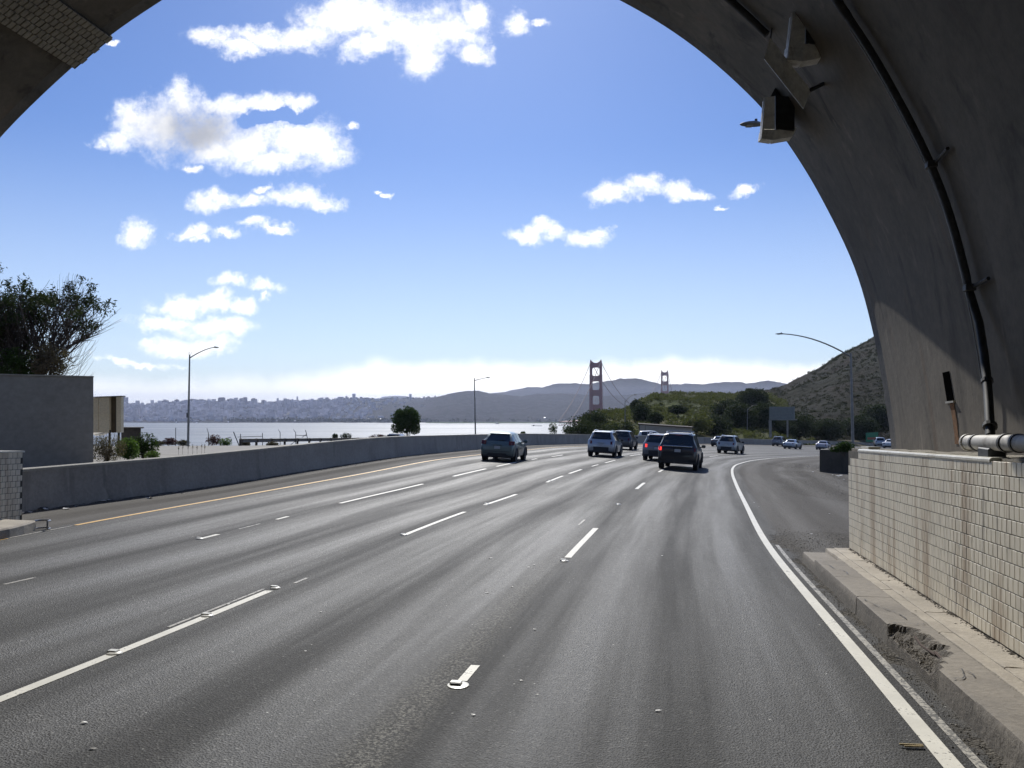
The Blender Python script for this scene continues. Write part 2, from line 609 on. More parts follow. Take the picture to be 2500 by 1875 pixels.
    # tar seam: darker, smoother stone on the right lane
    hgt = t.m('ADD', t.m('MULTIPLY', vor.outputs['Distance'], 0.8), t.m('MULTIPLY', g1.outputs['Fac'], 0.9))
    hgt = t.m('ADD', hgt, t.m('MULTIPLY', dm, t.m('MULTIPLY', vg.outputs['Distance'], -2.5)))
    bp = t.n('ShaderNodeBump', Height=hgt, Strength=0.8, Distance=0.012)
    setb(t, b, Base_Color=col, Roughness=rough, Normal=bp, Specular_IOR_Level=0.40)
    return m


def paint_line(name, col, wear=0.45):
    m, t, b, out = mat(name)
    geo = t.n('ShaderNodeNewGeometry').outputs['Position']
    n1 = t.noise(geo, 30.0, 6, 0.7)
    n2 = t.noise(geo, 3.0, 5, 0.6)
    w_ = t.m('ADD', t.m('MULTIPLY', n1.outputs['Fac'], 0.65), t.m('MULTIPLY', n2.outputs['Fac'], 0.35))
    worn = t.ramp(w_, wear - 0.03, wear + 0.04, 1.0, 0.0)
    c = t.mix(t.ramp(n2.outputs['Fac'], 0.3, 0.7), (*col, 1), tuple(k * 0.82 for k in col) + (1,))
    c = t.mix(worn, c, (0.07, 0.068, 0.062, 1))
    bp = t.n('ShaderNodeBump', Height=n1.outputs['Fac'], Strength=0.3, Distance=0.004)
    setb(t, b, Base_Color=c, Roughness=0.6, Normal=bp)
    return m


def concrete(name, col, col2, scale=1.2, streak=0.0, bump=0.35, rust=0.0, soot=0.3, rough=0.85):
    m, t, b, out = mat(name)
    geo = t.n('ShaderNodeNewGeometry').outputs['Position']
    n1 = t.noise(geo, scale, 8, 0.62)
    n2 = t.noise(geo, scale * 14, 6, 0.65)
    c = t.mix(t.ramp(n1.outputs['Fac'], 0.32, 0.68), (*col, 1), (*col2, 1))
    k = t.ramp(n2.outputs['Fac'], 0.25, 0.75, 0.86, 1.12)
    c = t.mix(1.0, c, t.n('ShaderNodeCombineXYZ', X=k, Y=k, Z=k).outputs[0], 'MULTIPLY')
    if streak > 0:
        sx = t.v('MULTIPLY', geo, (1.0, 1.0, 0.14))
        s1 = t.noise(sx, 1.7, 6, 0.6, dist=0.6)
        sm_ = t.m('MULTIPLY', t.ramp(s1.outputs['Fac'], 0.52, 0.7), streak)
        c = t.mix(sm_, c, tuple(q * 0.4 for q in col) + (1,))
        s2 = t.noise(t.v('ADD', sx, (7.3, 1.1, 0)), 3.1, 5, 0.6)
        c = t.mix(t.m('MULTIPLY', t.ramp(s2.outputs['Fac'], 0.6, 0.75), streak * 0.7), c, tuple(min(1, q * 1.7) for q in col2) + (1,))
        if rust > 0:
            s3 = t.noise(t.v('ADD', sx, (3.3, 9.1, 0)), 1.6, 5, 0.6)
            c = t.mix(t.m('MULTIPLY', t.ramp(s3.outputs['Fac'], 0.6, 0.72), rust), c, (0.26, 0.13, 0.05, 1))
    n4 = t.noise(geo, scale * 0.5, 6, 0.7)
    c = t.mix(t.m('MULTIPLY', t.ramp(n4.outputs['Fac'], 0.5, 0.7), soot), c, tuple(q * 0.45 for q in col) + (1,))
    ck = t.noise(geo, scale * 5, 5, 0.6)
    hb = t.m('ADD', n2.outputs['Fac'], t.m('MULTIPLY', ck.outputs['Fac'], 0.8))
    bp = t.n('ShaderNodeBump', Height=hb, Strength=bump, Distance=0.03)
    setb(t, b, Base_Color=c, Roughness=rough, Normal=bp)
    return m


def tilemat():
    m, t, b, out = mat('glazed_tile')
    geo = t.n('ShaderNodeNewGeometry')
    pos = geo.outputs['Position']
    # per-tile tint by position snapped to the tile pitch
    rnd = t.n('ShaderNodeObjectInfo').outputs['Random']
    sx = t.v('MULTIPLY', pos, (1.0, 1.0, 0.10))
    s1 = t.noise(sx, 3.2, 6, 0.6)
    s2 = t.noise(sx, 9.0, 5, 0.6)
    wn = t.m('FRACT', t.m('ADD', geo.outputs['Random Per Island'], rnd))
    k = t.ramp(wn, 0, 1, 0.95, 1.03)
    c = t.mix(1.0, (0.78, 0.715, 0.575, 1), t.n('ShaderNodeCombineXYZ', X=k, Y=k, Z=k).outputs[0], 'MULTIPLY')
    c = t.mix(t.m('MULTIPLY', t.ramp(s1.outputs['Fac'], 0.48, 0.66), 0.75), c, (0.40, 0.30, 0.20, 1))
    c = t.mix(t.m('MULTIPLY', t.ramp(s2.outputs['Fac'], 0.55, 0.70), 0.6), c, (0.20, 0.175, 0.14, 1))
    sep = t.n('ShaderNodeSeparateXYZ', Vector=pos)
    fine = t.noise(pos, 60, 4, 0.6)
    low = t.noise(pos, 1.7, 6, 0.65)
    c = t.mix(t.m('MULTIPLY', t.ramp(low.outputs['Fac'], 0.55, 0.8), 0.4), c, (0.20, 0.19, 0.17, 1))
    bp = t.n('ShaderNodeBump', Height=fine.outputs['Fac'], Strength=0.12, Distance=0.004)
    setb(t, b, Base_Color=c, Roughness=t.ramp(s1.outputs['Fac'], 0.3, 0.7, 0.32, 0.55), Normal=bp)
    return m


def leafmat(name, c1, c2, trans=0.35):
    m, t, b, out = mat(name)
    geo = t.n('ShaderNodeNewGeometry').outputs['Position']
    n1 = t.noise(geo, 1.6, 4, 0.6)
    wn = t.n('ShaderNodeTexWhiteNoise', Vector=t.v('FLOOR', t.v('MULTIPLY', geo, (9, 9, 9)))).outputs['Value']
    f_ = t.m('ADD', t.m('MULTIPLY', t.ramp(n1.outputs['Fac'], 0.3, 0.7), 0.6), t.m('MULTIPLY', wn, 0.4))
    c = t.mix(f_, (*c1, 1), (*c2, 1))
    setb(t, b, Base_Color=c, Roughness=0.8, Specular_IOR_Level=0.12)
    tr = t.n('ShaderNodeBsdfTranslucent', Color=t.mix(1.0, c, (1.1, 1.25, 0.6, 1), 'MULTIPLY'))
    mx = t.n('ShaderNodeMixShader', i0=trans, i1=b.outputs[0], i2=tr)
    t.t.links.new(mx.outputs[0], out.inputs['Surface'])
    return m


def hillmat(name, c1, c2, c3, sc=0.05):
    m, t, b, out = mat(name)
    geo = t.n('ShaderNodeNewGeometry').outputs['Position']
    n1 = t.noise(geo, sc, 8, 0.65)
    n2 = t.noise(geo, sc * 6, 8, 0.7)
    c = t.mix(t.ramp(n1.outputs['Fac'], 0.35, 0.65), (*c1, 1), (*c2, 1))
    c = t.mix(t.ramp(n2.outputs['Fac'], 0.45, 0.6), c, (*c3, 1))
    bp = t.n('ShaderNodeBump', Height=n2.outputs['Fac'], Strength=0.9, Distance=0.15 / sc)
    setb(t, b, Base_Color=c, Roughness=0.95, Normal=bp, Specular_IOR_Level=0.1)
    return m


def watermat():
    m, t, b, out = mat('bay_water')
    geo = t.n('ShaderNodeNewGeometry').outputs['Position']
    n1 = t.noise(geo, 0.05, 6, 0.65)
    n2 = t.noise(t.v('MULTIPLY', geo, (0.35, 1.6, 1.0)), 0.0035, 5, 0.6)
    c = t.mix(t.ramp(n2.outputs['Fac'], 0.35, 0.7), (0.07, 0.095, 0.115, 1), (0.11, 0.135, 0.155, 1))
    r_ = t.ramp(n2.outputs['Fac'], 0.35, 0.65, 0.56, 0.47)
    bp = t.n('ShaderNodeBump', Height=n1.outputs['Fac'], Strength=0.5, Distance=2.5)
    setb(t, b, Base_Color=c, Roughness=r_, IOR=1.33, Normal=bp)
    return m


def carpaint(name, col, metal=0.4, rough=0.32):
    m, t, b, out = mat(name)
    tc = t.n('ShaderNodeTexCoord').outputs['Object']
    n1 = t.noise(tc, 3.0, 5, 0.6)
    sep = t.n('ShaderNodeSeparateXYZ', Vector=tc)
    dust = t.m('MULTIPLY', t.ramp(sep.outputs[2], 0.9, 0.25), t.ramp(n1.outputs['Fac'], 0.3, 0.7, 0.25, 0.6))
    c = t.mix(dust, (*col, 1), (0.12, 0.11, 0.10, 1) if max(col) > 0.05 else (0.03, 0.029, 0.028, 1))
    setb(t, b, Base_Color=c, Metallic=metal, Roughness=t.m('ADD', rough, t.m('MULTIPLY', dust, 0.35)), Coat_Weight=0.7)
    b.inputs['Coat Roughness'].default_value = 0.06
    return m


def emit(name, col, strength):
    m, t, b, out = mat(name)
    setb(t, b, Base_Color=col, Roughness=0.25, Emission_Color=col, Emission_Strength=strength)
    return m


M_ASPH = asphalt()
M_WHITE = paint_line('white_road_paint', (0.68, 0.66, 0.58), 0.40)
M_WHITE2 = paint_line('old_white_road_paint', (0.40, 0.38, 0.33), 0.49)
M_YEL = paint_line('yellow_road_paint', (0.72, 0.42, 0.10), 0.38)
M_VAULT = concrete('vault_concrete', (0.145, 0.127, 0.10), (0.23, 0.20, 0.16), 0.45, streak=0.75, rust=0.2, bump=0.18, soot=0.6)
M_KERB = concrete('kerb_concrete', (0.165, 0.148, 0.125), (0.25, 0.223, 0.185), 1.3, bump=0.4)
M_SLABW = concrete('walkway_concrete', (0.30, 0.265, 0.215), (0.43, 0.385, 0.31), 2.2, bump=0.35, soot=0.55)
M_BROKEN = concrete('broken_concrete', (0.13, 0.115, 0.095), (0.25, 0.22, 0.18), 9.0, bump=1.0, soot=0.6)
M_BARR = concrete('barrier_concrete', (0.265, 0.245, 0.215), (0.34, 0.315, 0.275), 0.8, streak=0.4, bump=0.25)
M_BARRTOP = concrete('pale_lit_top_concrete', (0.30, 0.28, 0.235), (0.40, 0.375, 0.31), 1.5, bump=0.3)  # paler than the barrier wall: sunlit top edges put into the colour
M_WALLD = concrete('grey_wall_render', (0.25, 0.235, 0.205), (0.285, 0.27, 0.235), 0.35, bump=0.1, soot=0.15)
M_TANW = concrete('tan_wall_render', (0.66, 0.56, 0.38), (0.74, 0.63, 0.44), 0.8, bump=0.12, soot=0.2)
M_TILE = tilemat()
M_GROUT = simple('dark_grout', (0.075, 0.07, 0.058), 0.95, var=0.3, scale=12)
M_STEEL = simple('galvanised_steel', (0.36, 0.37, 0.38), 0.45, 0.7, var=0.12, scale=10)
M_POLE = simple('weathered_pole_steel', (0.20, 0.20, 0.195), 0.55, 0.5, var=0.2, scale=3)
M_DARKM = simple('dark_metal', (0.045, 0.047, 0.05), 0.55, 0.4, var=0.25, scale=9)
M_PIPE = simple('pale_painted_pipe', (0.46, 0.44, 0.40), 0.55, 0.0, var=0.12, scale=14, bump=0.15, bscale=120, dirt=(0.24, 0.21, 0.17))
M_PIPED = simple('dark_painted_pipe', (0.05, 0.05, 0.05), 0.6, 0.0, var=0.3, scale=9)
M_BOX = simple('pale_metal_housing', (0.84, 0.82, 0.76), 0.5, 0.0, var=0.18, scale=7, dirt=(0.32, 0.29, 0.24))
M_RUST = simple('rust_stain', (0.20, 0.095, 0.035), 0.95, var=0.4, scale=14)
M_RUBBER = simple('tyre_rubber', (0.022, 0.022, 0.022), 0.85, var=0.2, scale=20)
M_RIM = simple('alloy_rim', (0.38, 0.38, 0.39), 0.35, 0.8, var=0.1, scale=12)
M_GLASSD = simple('tinted_car_glass', (0.012, 0.016, 0.018), 0.06, 0.0, var=0.1, scale=3, spec=0.8)
M_PLASTIC = simple('black_car_plastic', (0.02, 0.02, 0.021), 0.6, var=0.15, scale=9)
M_PLATE = simple('licence_plate', (0.42, 0.43, 0.44), 0.5, var=0.1, scale=30)
M_CHROME = simple('bright_trim', (0.62, 0.62, 0.62), 0.25, 0.9, var=0.05, scale=9)
M_LAMPR = simple('red_lamp_lens', (0.11, 0.012, 0.012), 0.2, var=0.1, scale=20)
M_LAMPON = emit('lit_brake_lamp', (1.0, 0.05, 0.035, 1), 1.2)
M_CABLE = simple('dark_bridge_cable', (0.13, 0.07, 0.06), 0.7, var=0.1, scale=0.02)
M_BRIDGE = simple('orange_red_bridge_paint', (0.17, 0.03, 0.018), 0.6, var=0.1, scale=0.02)
M_BARK = simple('dark_bark', (0.055, 0.042, 0.032), 0.9, var=0.35, scale=6, bump=0.5, bscale=30)
M_LEAF1 = leafmat('broad_dull_green_leaf', (0.030, 0.045, 0.02), (0.06, 0.075, 0.032), 0.18)
M_LEAF2 = leafmat('dark_green_leaf', (0.022, 0.045, 0.014), (0.06, 0.09, 0.028), 0.3)
M_LEAF3 = leafmat('bright_green_leaf', (0.06, 0.11, 0.03), (0.12, 0.17, 0.05), 0.4)
M_DRY = leafmat('dry_brown_stem', (0.10, 0.08, 0.055), (0.17, 0.14, 0.10), 0.25)
M_RED = leafmat('dull_red_flower', (0.08, 0.03, 0.03), (0.12, 0.05, 0.045), 0.2)
M_SCRUB = leafmat('hill_scrub_leaf', (0.055, 0.065, 0.024), (0.15, 0.145, 0.068), 0.3)
M_SCRUBD = leafmat('dark_scrub_leaf', (0.028, 0.040, 0.022), (0.065, 0.075, 0.04), 0.2)
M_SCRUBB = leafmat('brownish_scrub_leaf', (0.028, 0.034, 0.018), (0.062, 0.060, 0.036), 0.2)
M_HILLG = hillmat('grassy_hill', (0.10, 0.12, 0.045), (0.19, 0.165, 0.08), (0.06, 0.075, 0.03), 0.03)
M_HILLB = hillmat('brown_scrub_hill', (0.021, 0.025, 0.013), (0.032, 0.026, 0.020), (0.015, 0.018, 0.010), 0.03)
M_FAR = hillmat('wooded_far_land', (0.022, 0.030, 0.022), (0.038, 0.042, 0.034), (0.06, 0.06, 0.058), 0.004)
M_FARG = hillmat('far_green_shore', (0.06, 0.10, 0.035), (0.08, 0.12, 0.04), (0.12, 0.13, 0.07), 0.01)
M_CITY = simple('far_city_wall', (0.50, 0.48, 0.50), 0.8, var=0.4, scale=0.01)
M_ROOFW = simple('far_white_roof', (0.80, 0.80, 0.78), 0.35, var=0.05, scale=0.01)
M_WATER = watermat()
M_CLIFF = hillmat('headland_soil', (0.09, 0.08, 0.055), (0.14, 0.12, 0.085), (0.05, 0.06, 0.03), 0.12)
M_SIDE = concrete('dusty_side_road', (0.17, 0.155, 0.13), (0.25, 0.23, 0.195), 0.5, bump=0.2, soot=0.15)
M_SIGNB = simple('grey_sign_back', (0.17, 0.19, 0.185), 0.6, 0.3, var=0.1, scale=2)
M_SIGNG = simple('green_sign_face', (0.03, 0.20, 0.10), 0.5, var=0.1, scale=2)
M_SIGNW = simple('dull_white_sign_face', (0.35, 0.38, 0.36), 0.5, var=0.1, scale=2)
M_SIGNR = simple('red_sign_face', (0.35, 0.10, 0.06), 0.5, var=0.1, scale=2)
M_LITTER = simple('pale_litter', (0.70, 0.69, 0.66), 0.6, var=0.2, scale=30)
M_WOOD = simple('weathered_wood', (0.36, 0.29, 0.16), 0.8, var=0.25, scale=30)
M_GRAVEL = simple('grey_gravel', (0.17, 0.155, 0.13), 0.9, var=0.5, scale=14)
M_BLACK = simple('hollow_shade_black', (0.005, 0.005, 0.005), 1.0, var=0.2, scale=20, spec=0.0)
M_REBAR = simple('rusted_bar', (0.07, 0.045, 0.035), 0.9, var=0.3, scale=30)
M_MARKER = simple('white_ceramic_marker', (0.72, 0.70, 0.62), 0.35, var=0.1, scale=30)

# ------------------------------------------------------------------ lines of the road, as points on the ground
def pts_road(L):
    return [onroad(*p) for p in L]


TR = dict(
    edge=[(2160, 1675), (1900, 1370), (1860, 1312), (1825, 1240), (1800, 1190), (1788, 1160), (1787, 1145), (1795, 1135), (1830, 1125), (1880, 1119), (2000, 1113)],
    C=[(1120, 1675), (1375, 1371), (1430, 1315), (1455, 1290), (1510, 1230), (1565, 1185), (1620, 1145), (1748, 1113)],
    B=[(0, 1712), (670, 1437), (975, 1310), (1130, 1250), (1270, 1205), (1365, 1165), (1490, 1127), (1545, 1111)],
    A=[(0, 1427), (90, 1412), (505, 1312), (820, 1230), (1035, 1182), (1110, 1162), (1210, 1140), (1310, 1120), (1370, 1112)],
    Y=[(0, 1320), (155, 1285), (560, 1215), (900, 1155), (1170, 1110), (1440, 1085)],
    bar=[(16, 1253), (171, 1232), (361, 1209), (506, 1190), (700, 1157), (900, 1126), (1160, 1097), (1282, 1087), (1431, 1083), (1531, 1082), (1723, 1083), (1877, 1086), (1999, 1086)])
SGRID = np.arange(-70, 300, 1.0)
EXT = dict(edge=[(118, 30), (160, 60), (210, 98), (290, 160)], C=[], B=[], A=[], Y=[],
           bar=[(238, 58.0), (290, 100)])
LN = {}
for k_, L_ in TR.items():
    q = [sn(p.x, p.y) for p in pts_road(L_)]
    q += EXT[k_]
    s_ = np.array([a[0] for a in q]); n_ = np.array([a[1] for a in q])
    LN[k_] = (s_, n_)


def smooth(y, w=7):
    k = np.hanning(w + 2)[1:-1]; k /= k.sum()
    return np.convolve(np.pad(y, w // 2, mode='edge'), k, 'valid')


NE = smooth(np.interp(SGRID, *LN['edge']), 9)
NB = np.interp(SGRID, *LN['bar'])
NB = smooth(NB, 9)
w70 = sstep(50, 66, SGRID)
LANES = [NE]
for k_, fr in (('C', 0.2), ('B', 0.435), ('A', 0.64), ('Y', 0.86)):
    a = smooth(np.interp(SGRID, *LN[k_]), 9)
    LANES.append(a * (1 - w70) + (NE + (NB - NE) * fr) * w70)
LANES.append(NB)
LANES = np.array(LANES)          # lane index 0 edge, 1 C, 2 B, 3 A, 4 yellow, 5 barrier


def lane_n(v, s):
    v = np.asarray(v, float)
    i = np.clip(np.floor(v).astype(int), 0, 4)
    out = np.zeros(np.broadcast(v, s).shape)
    vals = np.array([np.interp(s, SGRID, l) for l in LANES])
    f_ = v - i
    return vals[i] * (1 - f_) + vals[i + 1] * f_ if np.ndim(v) == 0 else out


def lane_of(n, s):
    vals = np.array([np.interp(s, SGRID, l) for l in LANES])      # (6, ...)
    v = np.zeros(n.shape)
    for i in range(5):
        hi, lo = vals[i], vals[i + 1]
        inside = (n <= hi) & (n > lo)
        v = np.where(inside, i + (hi - n) / np.maximum(hi - lo, 0.2), v)
    v = np.where(n > vals[0], (vals[0] - n) / 3.6, v)
    v = np.where(n <= vals[5], 5 + (vals[5] - n) / 3.6, v)
    return v


def SN2P(s, n, up=0.0):
    X = 0.2 * s + 0.98 * n; Y = 0.98 * s - 0.2 * n
    return Vector((X, Y, float(zroad(X, Y)) + up))


# ------------------------------------------------------------------ road
def build_road():
    Xs = np.concatenate([np.arange(-40, -12, 1.0), np.arange(-12, 12, 0.4), np.arange(12, 170, 1.2)])
    Ys = np.concatenate([np.arange(-75, 2, 2.0), np.arange(2, 50, 0.5), np.arange(50, 290, 1.5)])
    X, Y = np.meshgrid(Xs, Ys)
    Z = zroad(X, Y)
    s, n = sn(X, Y)
    v = lane_of(n, s)
    nb = np.interp(s, SGRID, NB); ne = np.interp(s, SGRID, NE)
    dirt = np.zeros(X.shape)
    # gravel drift along the kerb and at the end of the walkway
    dirt = np.maximum(dirt, sstep(0.10, 0.30, n - ne) * sstep(16.5, 14.5, s) * 0.62)
    dk = ((s - 16.6) / 2.2) ** 2 + ((n - 3.1) / 1.4) ** 2
    dirt = np.maximum(dirt, sstep(1.5, 0.4, dk) * 0.72)
    for c in ((2040, 1165), (2000, 1140), (2080, 1190), (1960, 1140), (2120, 1210)):
        q = onroad(*c)
        r = 2.8 if c[0] > 1990 else 2.2
        d2 = ((X - q.x) ** 2 + ((Y - q.y) * 0.55) ** 2) / r ** 2
        dirt = np.maximum(dirt, sstep(1.5, 0.5, d2) * 0.9)
    # dusty foot of the barrier
    dirt = np.maximum(dirt, sstep(0.9, 0.1, n - nb) * 0.45)
    # dip towards the verge on the far right, so the sheet never shows an edge
    keep = (n > nb - 0.25)
    kf = keep[:-1, :-1] & keep[1:, :-1] & keep[:-1, 1:] & keep[1:, 1:]
    G = np.stack([X, Y, Z], -1)
    o = gridmesh('road', G, M_ASPH, mask=kf, attrs=dict(lane=v, along=s, dirt=dirt), kind='structure')
    o['label'] = 'four lane asphalt highway curving right out of the tunnel'
    return o


road = build_road()


def strip(path, width, lift, taper=True):
    """flat ribbon on the road along (s, n) points"""
    path = np.array(path, float)
    d = np.gradient(path, axis=0)
    d /= np.maximum(np.linalg.norm(d, axis=1), 1e-6)[:, None]
    nr = np.stack([-d[:, 1], d[:, 0]], -1)
    w = width if np.ndim(width) else np.full(len(path), width)
    vs, fs = [], []
    for i in range(len(path)):
        for k in (-1, 1):
            q = path[i] + nr[i] * k * w[i] / 2
            vs.append(SN2P(q[0], q[1], lift))
    for i in range(len(path) - 1):
        fs.append((2 * i, 2 * i + 1, 2 * i + 3, 2 * i + 2))
    m = MB().add(vs, fs)
    return m


def densify(a, b, v, off=0.0, step=0.7):
    ss = np.linspace(a, b, max(2, int(abs(b - a) / step) + 1))
    return [(s, float(np.interp(s, SGRID, LANES[v])) + off) for s in ss]


def s_of(px, py):
    p = onroad(px, py)
    return sn(p.x, p.y)[0]


def up_face(o):
    me = o.data
    import bmesh
    bm = bmesh.new(); bm.from_mesh(me)
    bm.normal_update()
    fl = [f for f in bm.faces if f.normal.z < 0]
    bmesh.ops.reverse_faces(bm, faces=fl)
    bm.to_mesh(me); bm.free()


def marking(name, path, width, m, label, cat='road marking', group=None, lift=0.005):
    o = obj(name, strip(path, width, lift), m, label=label, cat=cat, group=group, kind='structure', recalc=False)
    up_face(o)
    o.pop('category', None) if hasattr(o, 'pop') else None
    if 'category' in o: del o['category']
    if 'group' in o: del o['group']
    return o


marking('edge_line', densify(3, 100, 0, 0.0), 0.13, M_WHITE, 'solid white edge line curving to the right')
marking('old_edge_line', densify(3.5, 16.2, 0, 0.175), 0.065, M_WHITE2, 'thin worn white line beside the right edge line')
marking('yellow_line', densify(15.3, 125, 4, 0.0), 0.12, M_YEL, 'solid yellow line along the left shoulder')
marking('yellow_line', densify(11.0, 13.4, 4, 0.0), 0.12, M_YEL, 'short yellow line beside the left kerb')
marking('worn_yellow_line', densify(13.4, 15.2, 4, 0.0), 0.06, M_WHITE2, 'faint worn line ahead of the yellow line')
# white dashes: (lane index, start px, end px, width, worn?)
DASH = [
    (2, (-60, 1737), (652, 1443), 0.12, 0), (2, (700, 1424), (735, 1411), 0.05, 1),
    (2, (985, 1306), (1130, 1250), 0.11, 0), (2, (1172, 1233), (1258, 1207), 0.11, 0),
    (2, (1319, 1177), (1369, 1162), 0.11, 0), (2, (1383, 1156), (1416, 1146), 0.12, 0), (2, (1436, 1138), (1450, 1134), 0.1, 0),
    (2, (1473, 1130), (1495, 1123), 0.12, 0), (2, (1538, 1113), (1560, 1109), 0.14, 0),
    (3, (0, 1427), (82, 1411), 0.07, 1), (3, (480, 1315), (530, 1305), 0.11, 0), (3, (575, 1292), (632, 1279), 0.05, 1), (3, (662, 1268), (692, 1261), 0.09, 0),
    (3, (828, 1229), (1036, 1182), 0.12, 0), (3, (1102, 1163), (1189, 1145), 0.13, 0), (3, (1213, 1139), (1262, 1129), 0.13, 0),
    (3, (1296, 1122), (1308, 1120), 0.12, 0), (3, (1349, 1115), (1378, 1111), 0.13, 0),
    (1, (1128, 1664), (1154, 1625), 0.085, 0), (1, (1385, 1362), (1458, 1290), 0.12, 0), (1, (1376, 1281), (1391, 1268), 0.05, 1),
    (1, (1551, 1194), (1575, 1179), 0.12, 0), (1, (1613, 1153), (1626, 1147), 0.13, 0), (1, (1736, 1115), (1756, 1113), 0.15, 0),
]
for (v, a, b, w_, old) in DASH:
    s0, s1 = s_of(*a), s_of(*b)
    if abs(s1 - s0) < 0.25:
        s1 = s0 + 0.3
    nm = {1: 'right', 2: 'middle', 3: 'left'}[v]
    off = -0.45 if a == (1376, 1281) else (0.1 if a == (700, 1424) else 0.0)
    marking('lane_line', densify(s0, s1, v, off, 0.3), w_, M_WHITE2 if old else M_WHITE,
            '%s white dash of the %s lane line' % ('worn' if old else 'painted', nm))
marking('lane_line', densify(s_of(590, 1478) - 1.2, s_of(590, 1478) + 1.0, 2, -0.13), 0.045, M_WHITE2, 'thin old white line beside the painted middle line')

# raised markers: flattened domes on the lines
def marker(px, py, v, r, label, disc=False):
    s0 = s_of(px, py)
    n0 = float(np.interp(s0, SGRID, LANES[v]))
    p = SN2P(s0, n0)
    t = empty('road_marker', p + Vector((0, 0, 0.004)), label, 'road marker', group='raised markers on the lane lines')
    rings = []
    prof = [(1.0, 0.0), (0.96, 0.006), (0.8, 0.014), (0.5, 0.019), (0.0, 0.021)] if not disc else [(1.0, 0.0), (0.97, 0.006), (0.9, 0.008), (0.5, 0.009), (0.0, 0.009)]
    for (k, z) in prof:
        rings.append([Vector((math.cos(th) * max(k, 0.01) * r, math.sin(th) * max(k, 0.01) * r, z)) for th in np.linspace(0, 2 * math.pi, 20, endpoint=False)])
    obj('dome', MB().loft(rings), M_MARKER, t, smooth=40)
    m = MB().box((-0.02, 0.02, 0.018 if disc else 0.02), (0.1, 0.07, 0.02), rz=-0.2, bev=0.006)
    obj('reflector', m, M_MARKER, t)
    if disc:
        obj('reflector_face', MB().box((-0.02, -0.019, 0.017), (0.085, 0.008, 0.013), rz=-0.2), M_DARKM, t)
    return t


marker(1120, 1675, 1, 0.095, 'round white marker with dark reflector, nearest on the right lane line', True)
for (px, py, v, lb) in ((272, 1597, 2, 'white dome marker on the middle line, nearest the camera'), (498, 1505, 2, 'white dome marker halfway along the middle line'),
                        (668, 1437, 2, 'white dome marker at the end of the solid middle line'), (1374, 1371, 1, 'white marker at the foot of the long right dash'),
                        (1512, 1232, 1, 'small white marker beyond the long right dash'), (985, 1307, 2, 'white marker at the start of the middle dash'),
                        (478, 1316, 3, 'white marker on the left lane line at its short dash'), (1332, 1174, 2, 'far white marker in the middle lane line dashes'),
                        (1178, 1231, 2, 'white marker at the foot of the second middle dash')):
    marker(px, py, v, 0.075, lb)

# ------------------------------------------------------------------ land and water
def poly_inside(X, Y, poly):
    ins = np.zeros(X.shape, bool)
    j = len(poly) - 1
    for i in range(len(poly)):
        xi, yi = poly[i]; xj, yj = poly[j]
        c = ((yi > Y) != (yj > Y)) & (X < (xj - xi) * (Y - yi) / (yj - yi + 1e-9) + xi)
        ins ^= c
        j = i
    return ins


ZW = -110.0
obj('water', MB().add([(-60000, 300, ZW), (60000, 300, ZW), (60000, 60000, ZW), (-60000, 60000, ZW), (-60000, -8000, ZW), (60000, -8000, ZW)],
                      [(0, 1, 2, 3), (4, 5, 1, 0)]), M_WATER, kind='structure', label='wide bay glittering under the sun', recalc=False)


def zside(X, Y):
    return -(1.2 + 0.0402 * Y)


def build_headland():
    Xs = np.concatenate([np.arange(-160, -60, 6.0), np.arange(-60, 60, 1.5), np.arange(60, 420, 6.0)])
    Ys = np.concatenate([np.arange(-90, 20, 4.0), np.arange(20, 180, 1.5), np.arange(180, 620, 8.0)])
    X, Y = np.meshgrid(Xs, Ys)
    s, n = sn(X, Y)
    nb = np.interp(s, SGRID, NB)
    left = n < nb
    zr = zroad(X, Y) - 0.25
    zl = zside(X, Y) - 0.03 + (vnoise(X * .4, Y * .4, 3) - .5) * 0.12
    w = sstep(-2.6, -1.2, n - nb)
    Z = np.where(left, zl * (1 - w) + np.minimum(zr, zl) * w, zr)
    # distance beyond the cliff edge
    ex = np.array([-400, -95, -60, -45, -29, -24, -20, -15, -6, 14, 40, 60, 420])
    ey = np.array([30, 60, 84, 91, 93.5, 112, 134, 142, 146, 190, 300, 420, 520])
    edge = np.interp(X, ex, ey)
    d = Y - edge
    drop = np.maximum(d, 0)
    Z = Z - np.minimum(drop * 0.75 + drop ** 1.4 * 0.05, 115) + (vnoise(X * .15, Y * .15, 5) - .5) * np.minimum(drop, 6) * 0.8
    Z = np.maximum(Z, ZW - 6)
    # the land under and right of the tunnel
    G = np.stack([X, Y, Z], -1)
    return gridmesh('headland', G, M_CLIFF, kind='structure', label='dusty headland dropping to the bay')


build_headland()
# paved pull-out beyond the barrier
sr = [(-70, 44), (-58, 74), (-44, 86), (-29, 88.5), (-22, 128), (-14, 134), (-5.5, 100), (-5.0, 60), (-9.2, 40), (-11.4, 26), (-24, 24)]
vs_, fs_ = [], []
cxy = (-22, 62)
NR = 14
pl = []
for i in range(len(sr)):
    a, b = sr[i], sr[(i + 1) % len(sr)]
    for k in range(6):
        pl.append((a[0] + (b[0] - a[0]) * k / 6, a[1] + (b[1] - a[1]) * k / 6))
rings_ = []
for r in range(1, NR + 1):
    f_ = r / NR
    for (x, y) in pl:
        X_, Y_ = cxy[0] + (x - cxy[0]) * f_, cxy[1] + (y - cxy[1]) * f_
        vs_.append((X_, Y_, float(zside(X_, Y_)) + 0.09))
m_ = len(pl)
for r in range(NR - 1):
    for k in range(m_):
        fs_.append((r * m_ + k, r * m_ + (k + 1) % m_, (r + 1) * m_ + (k + 1) % m_, (r + 1) * m_ + k))
fs_.append(tuple(range(m_)))
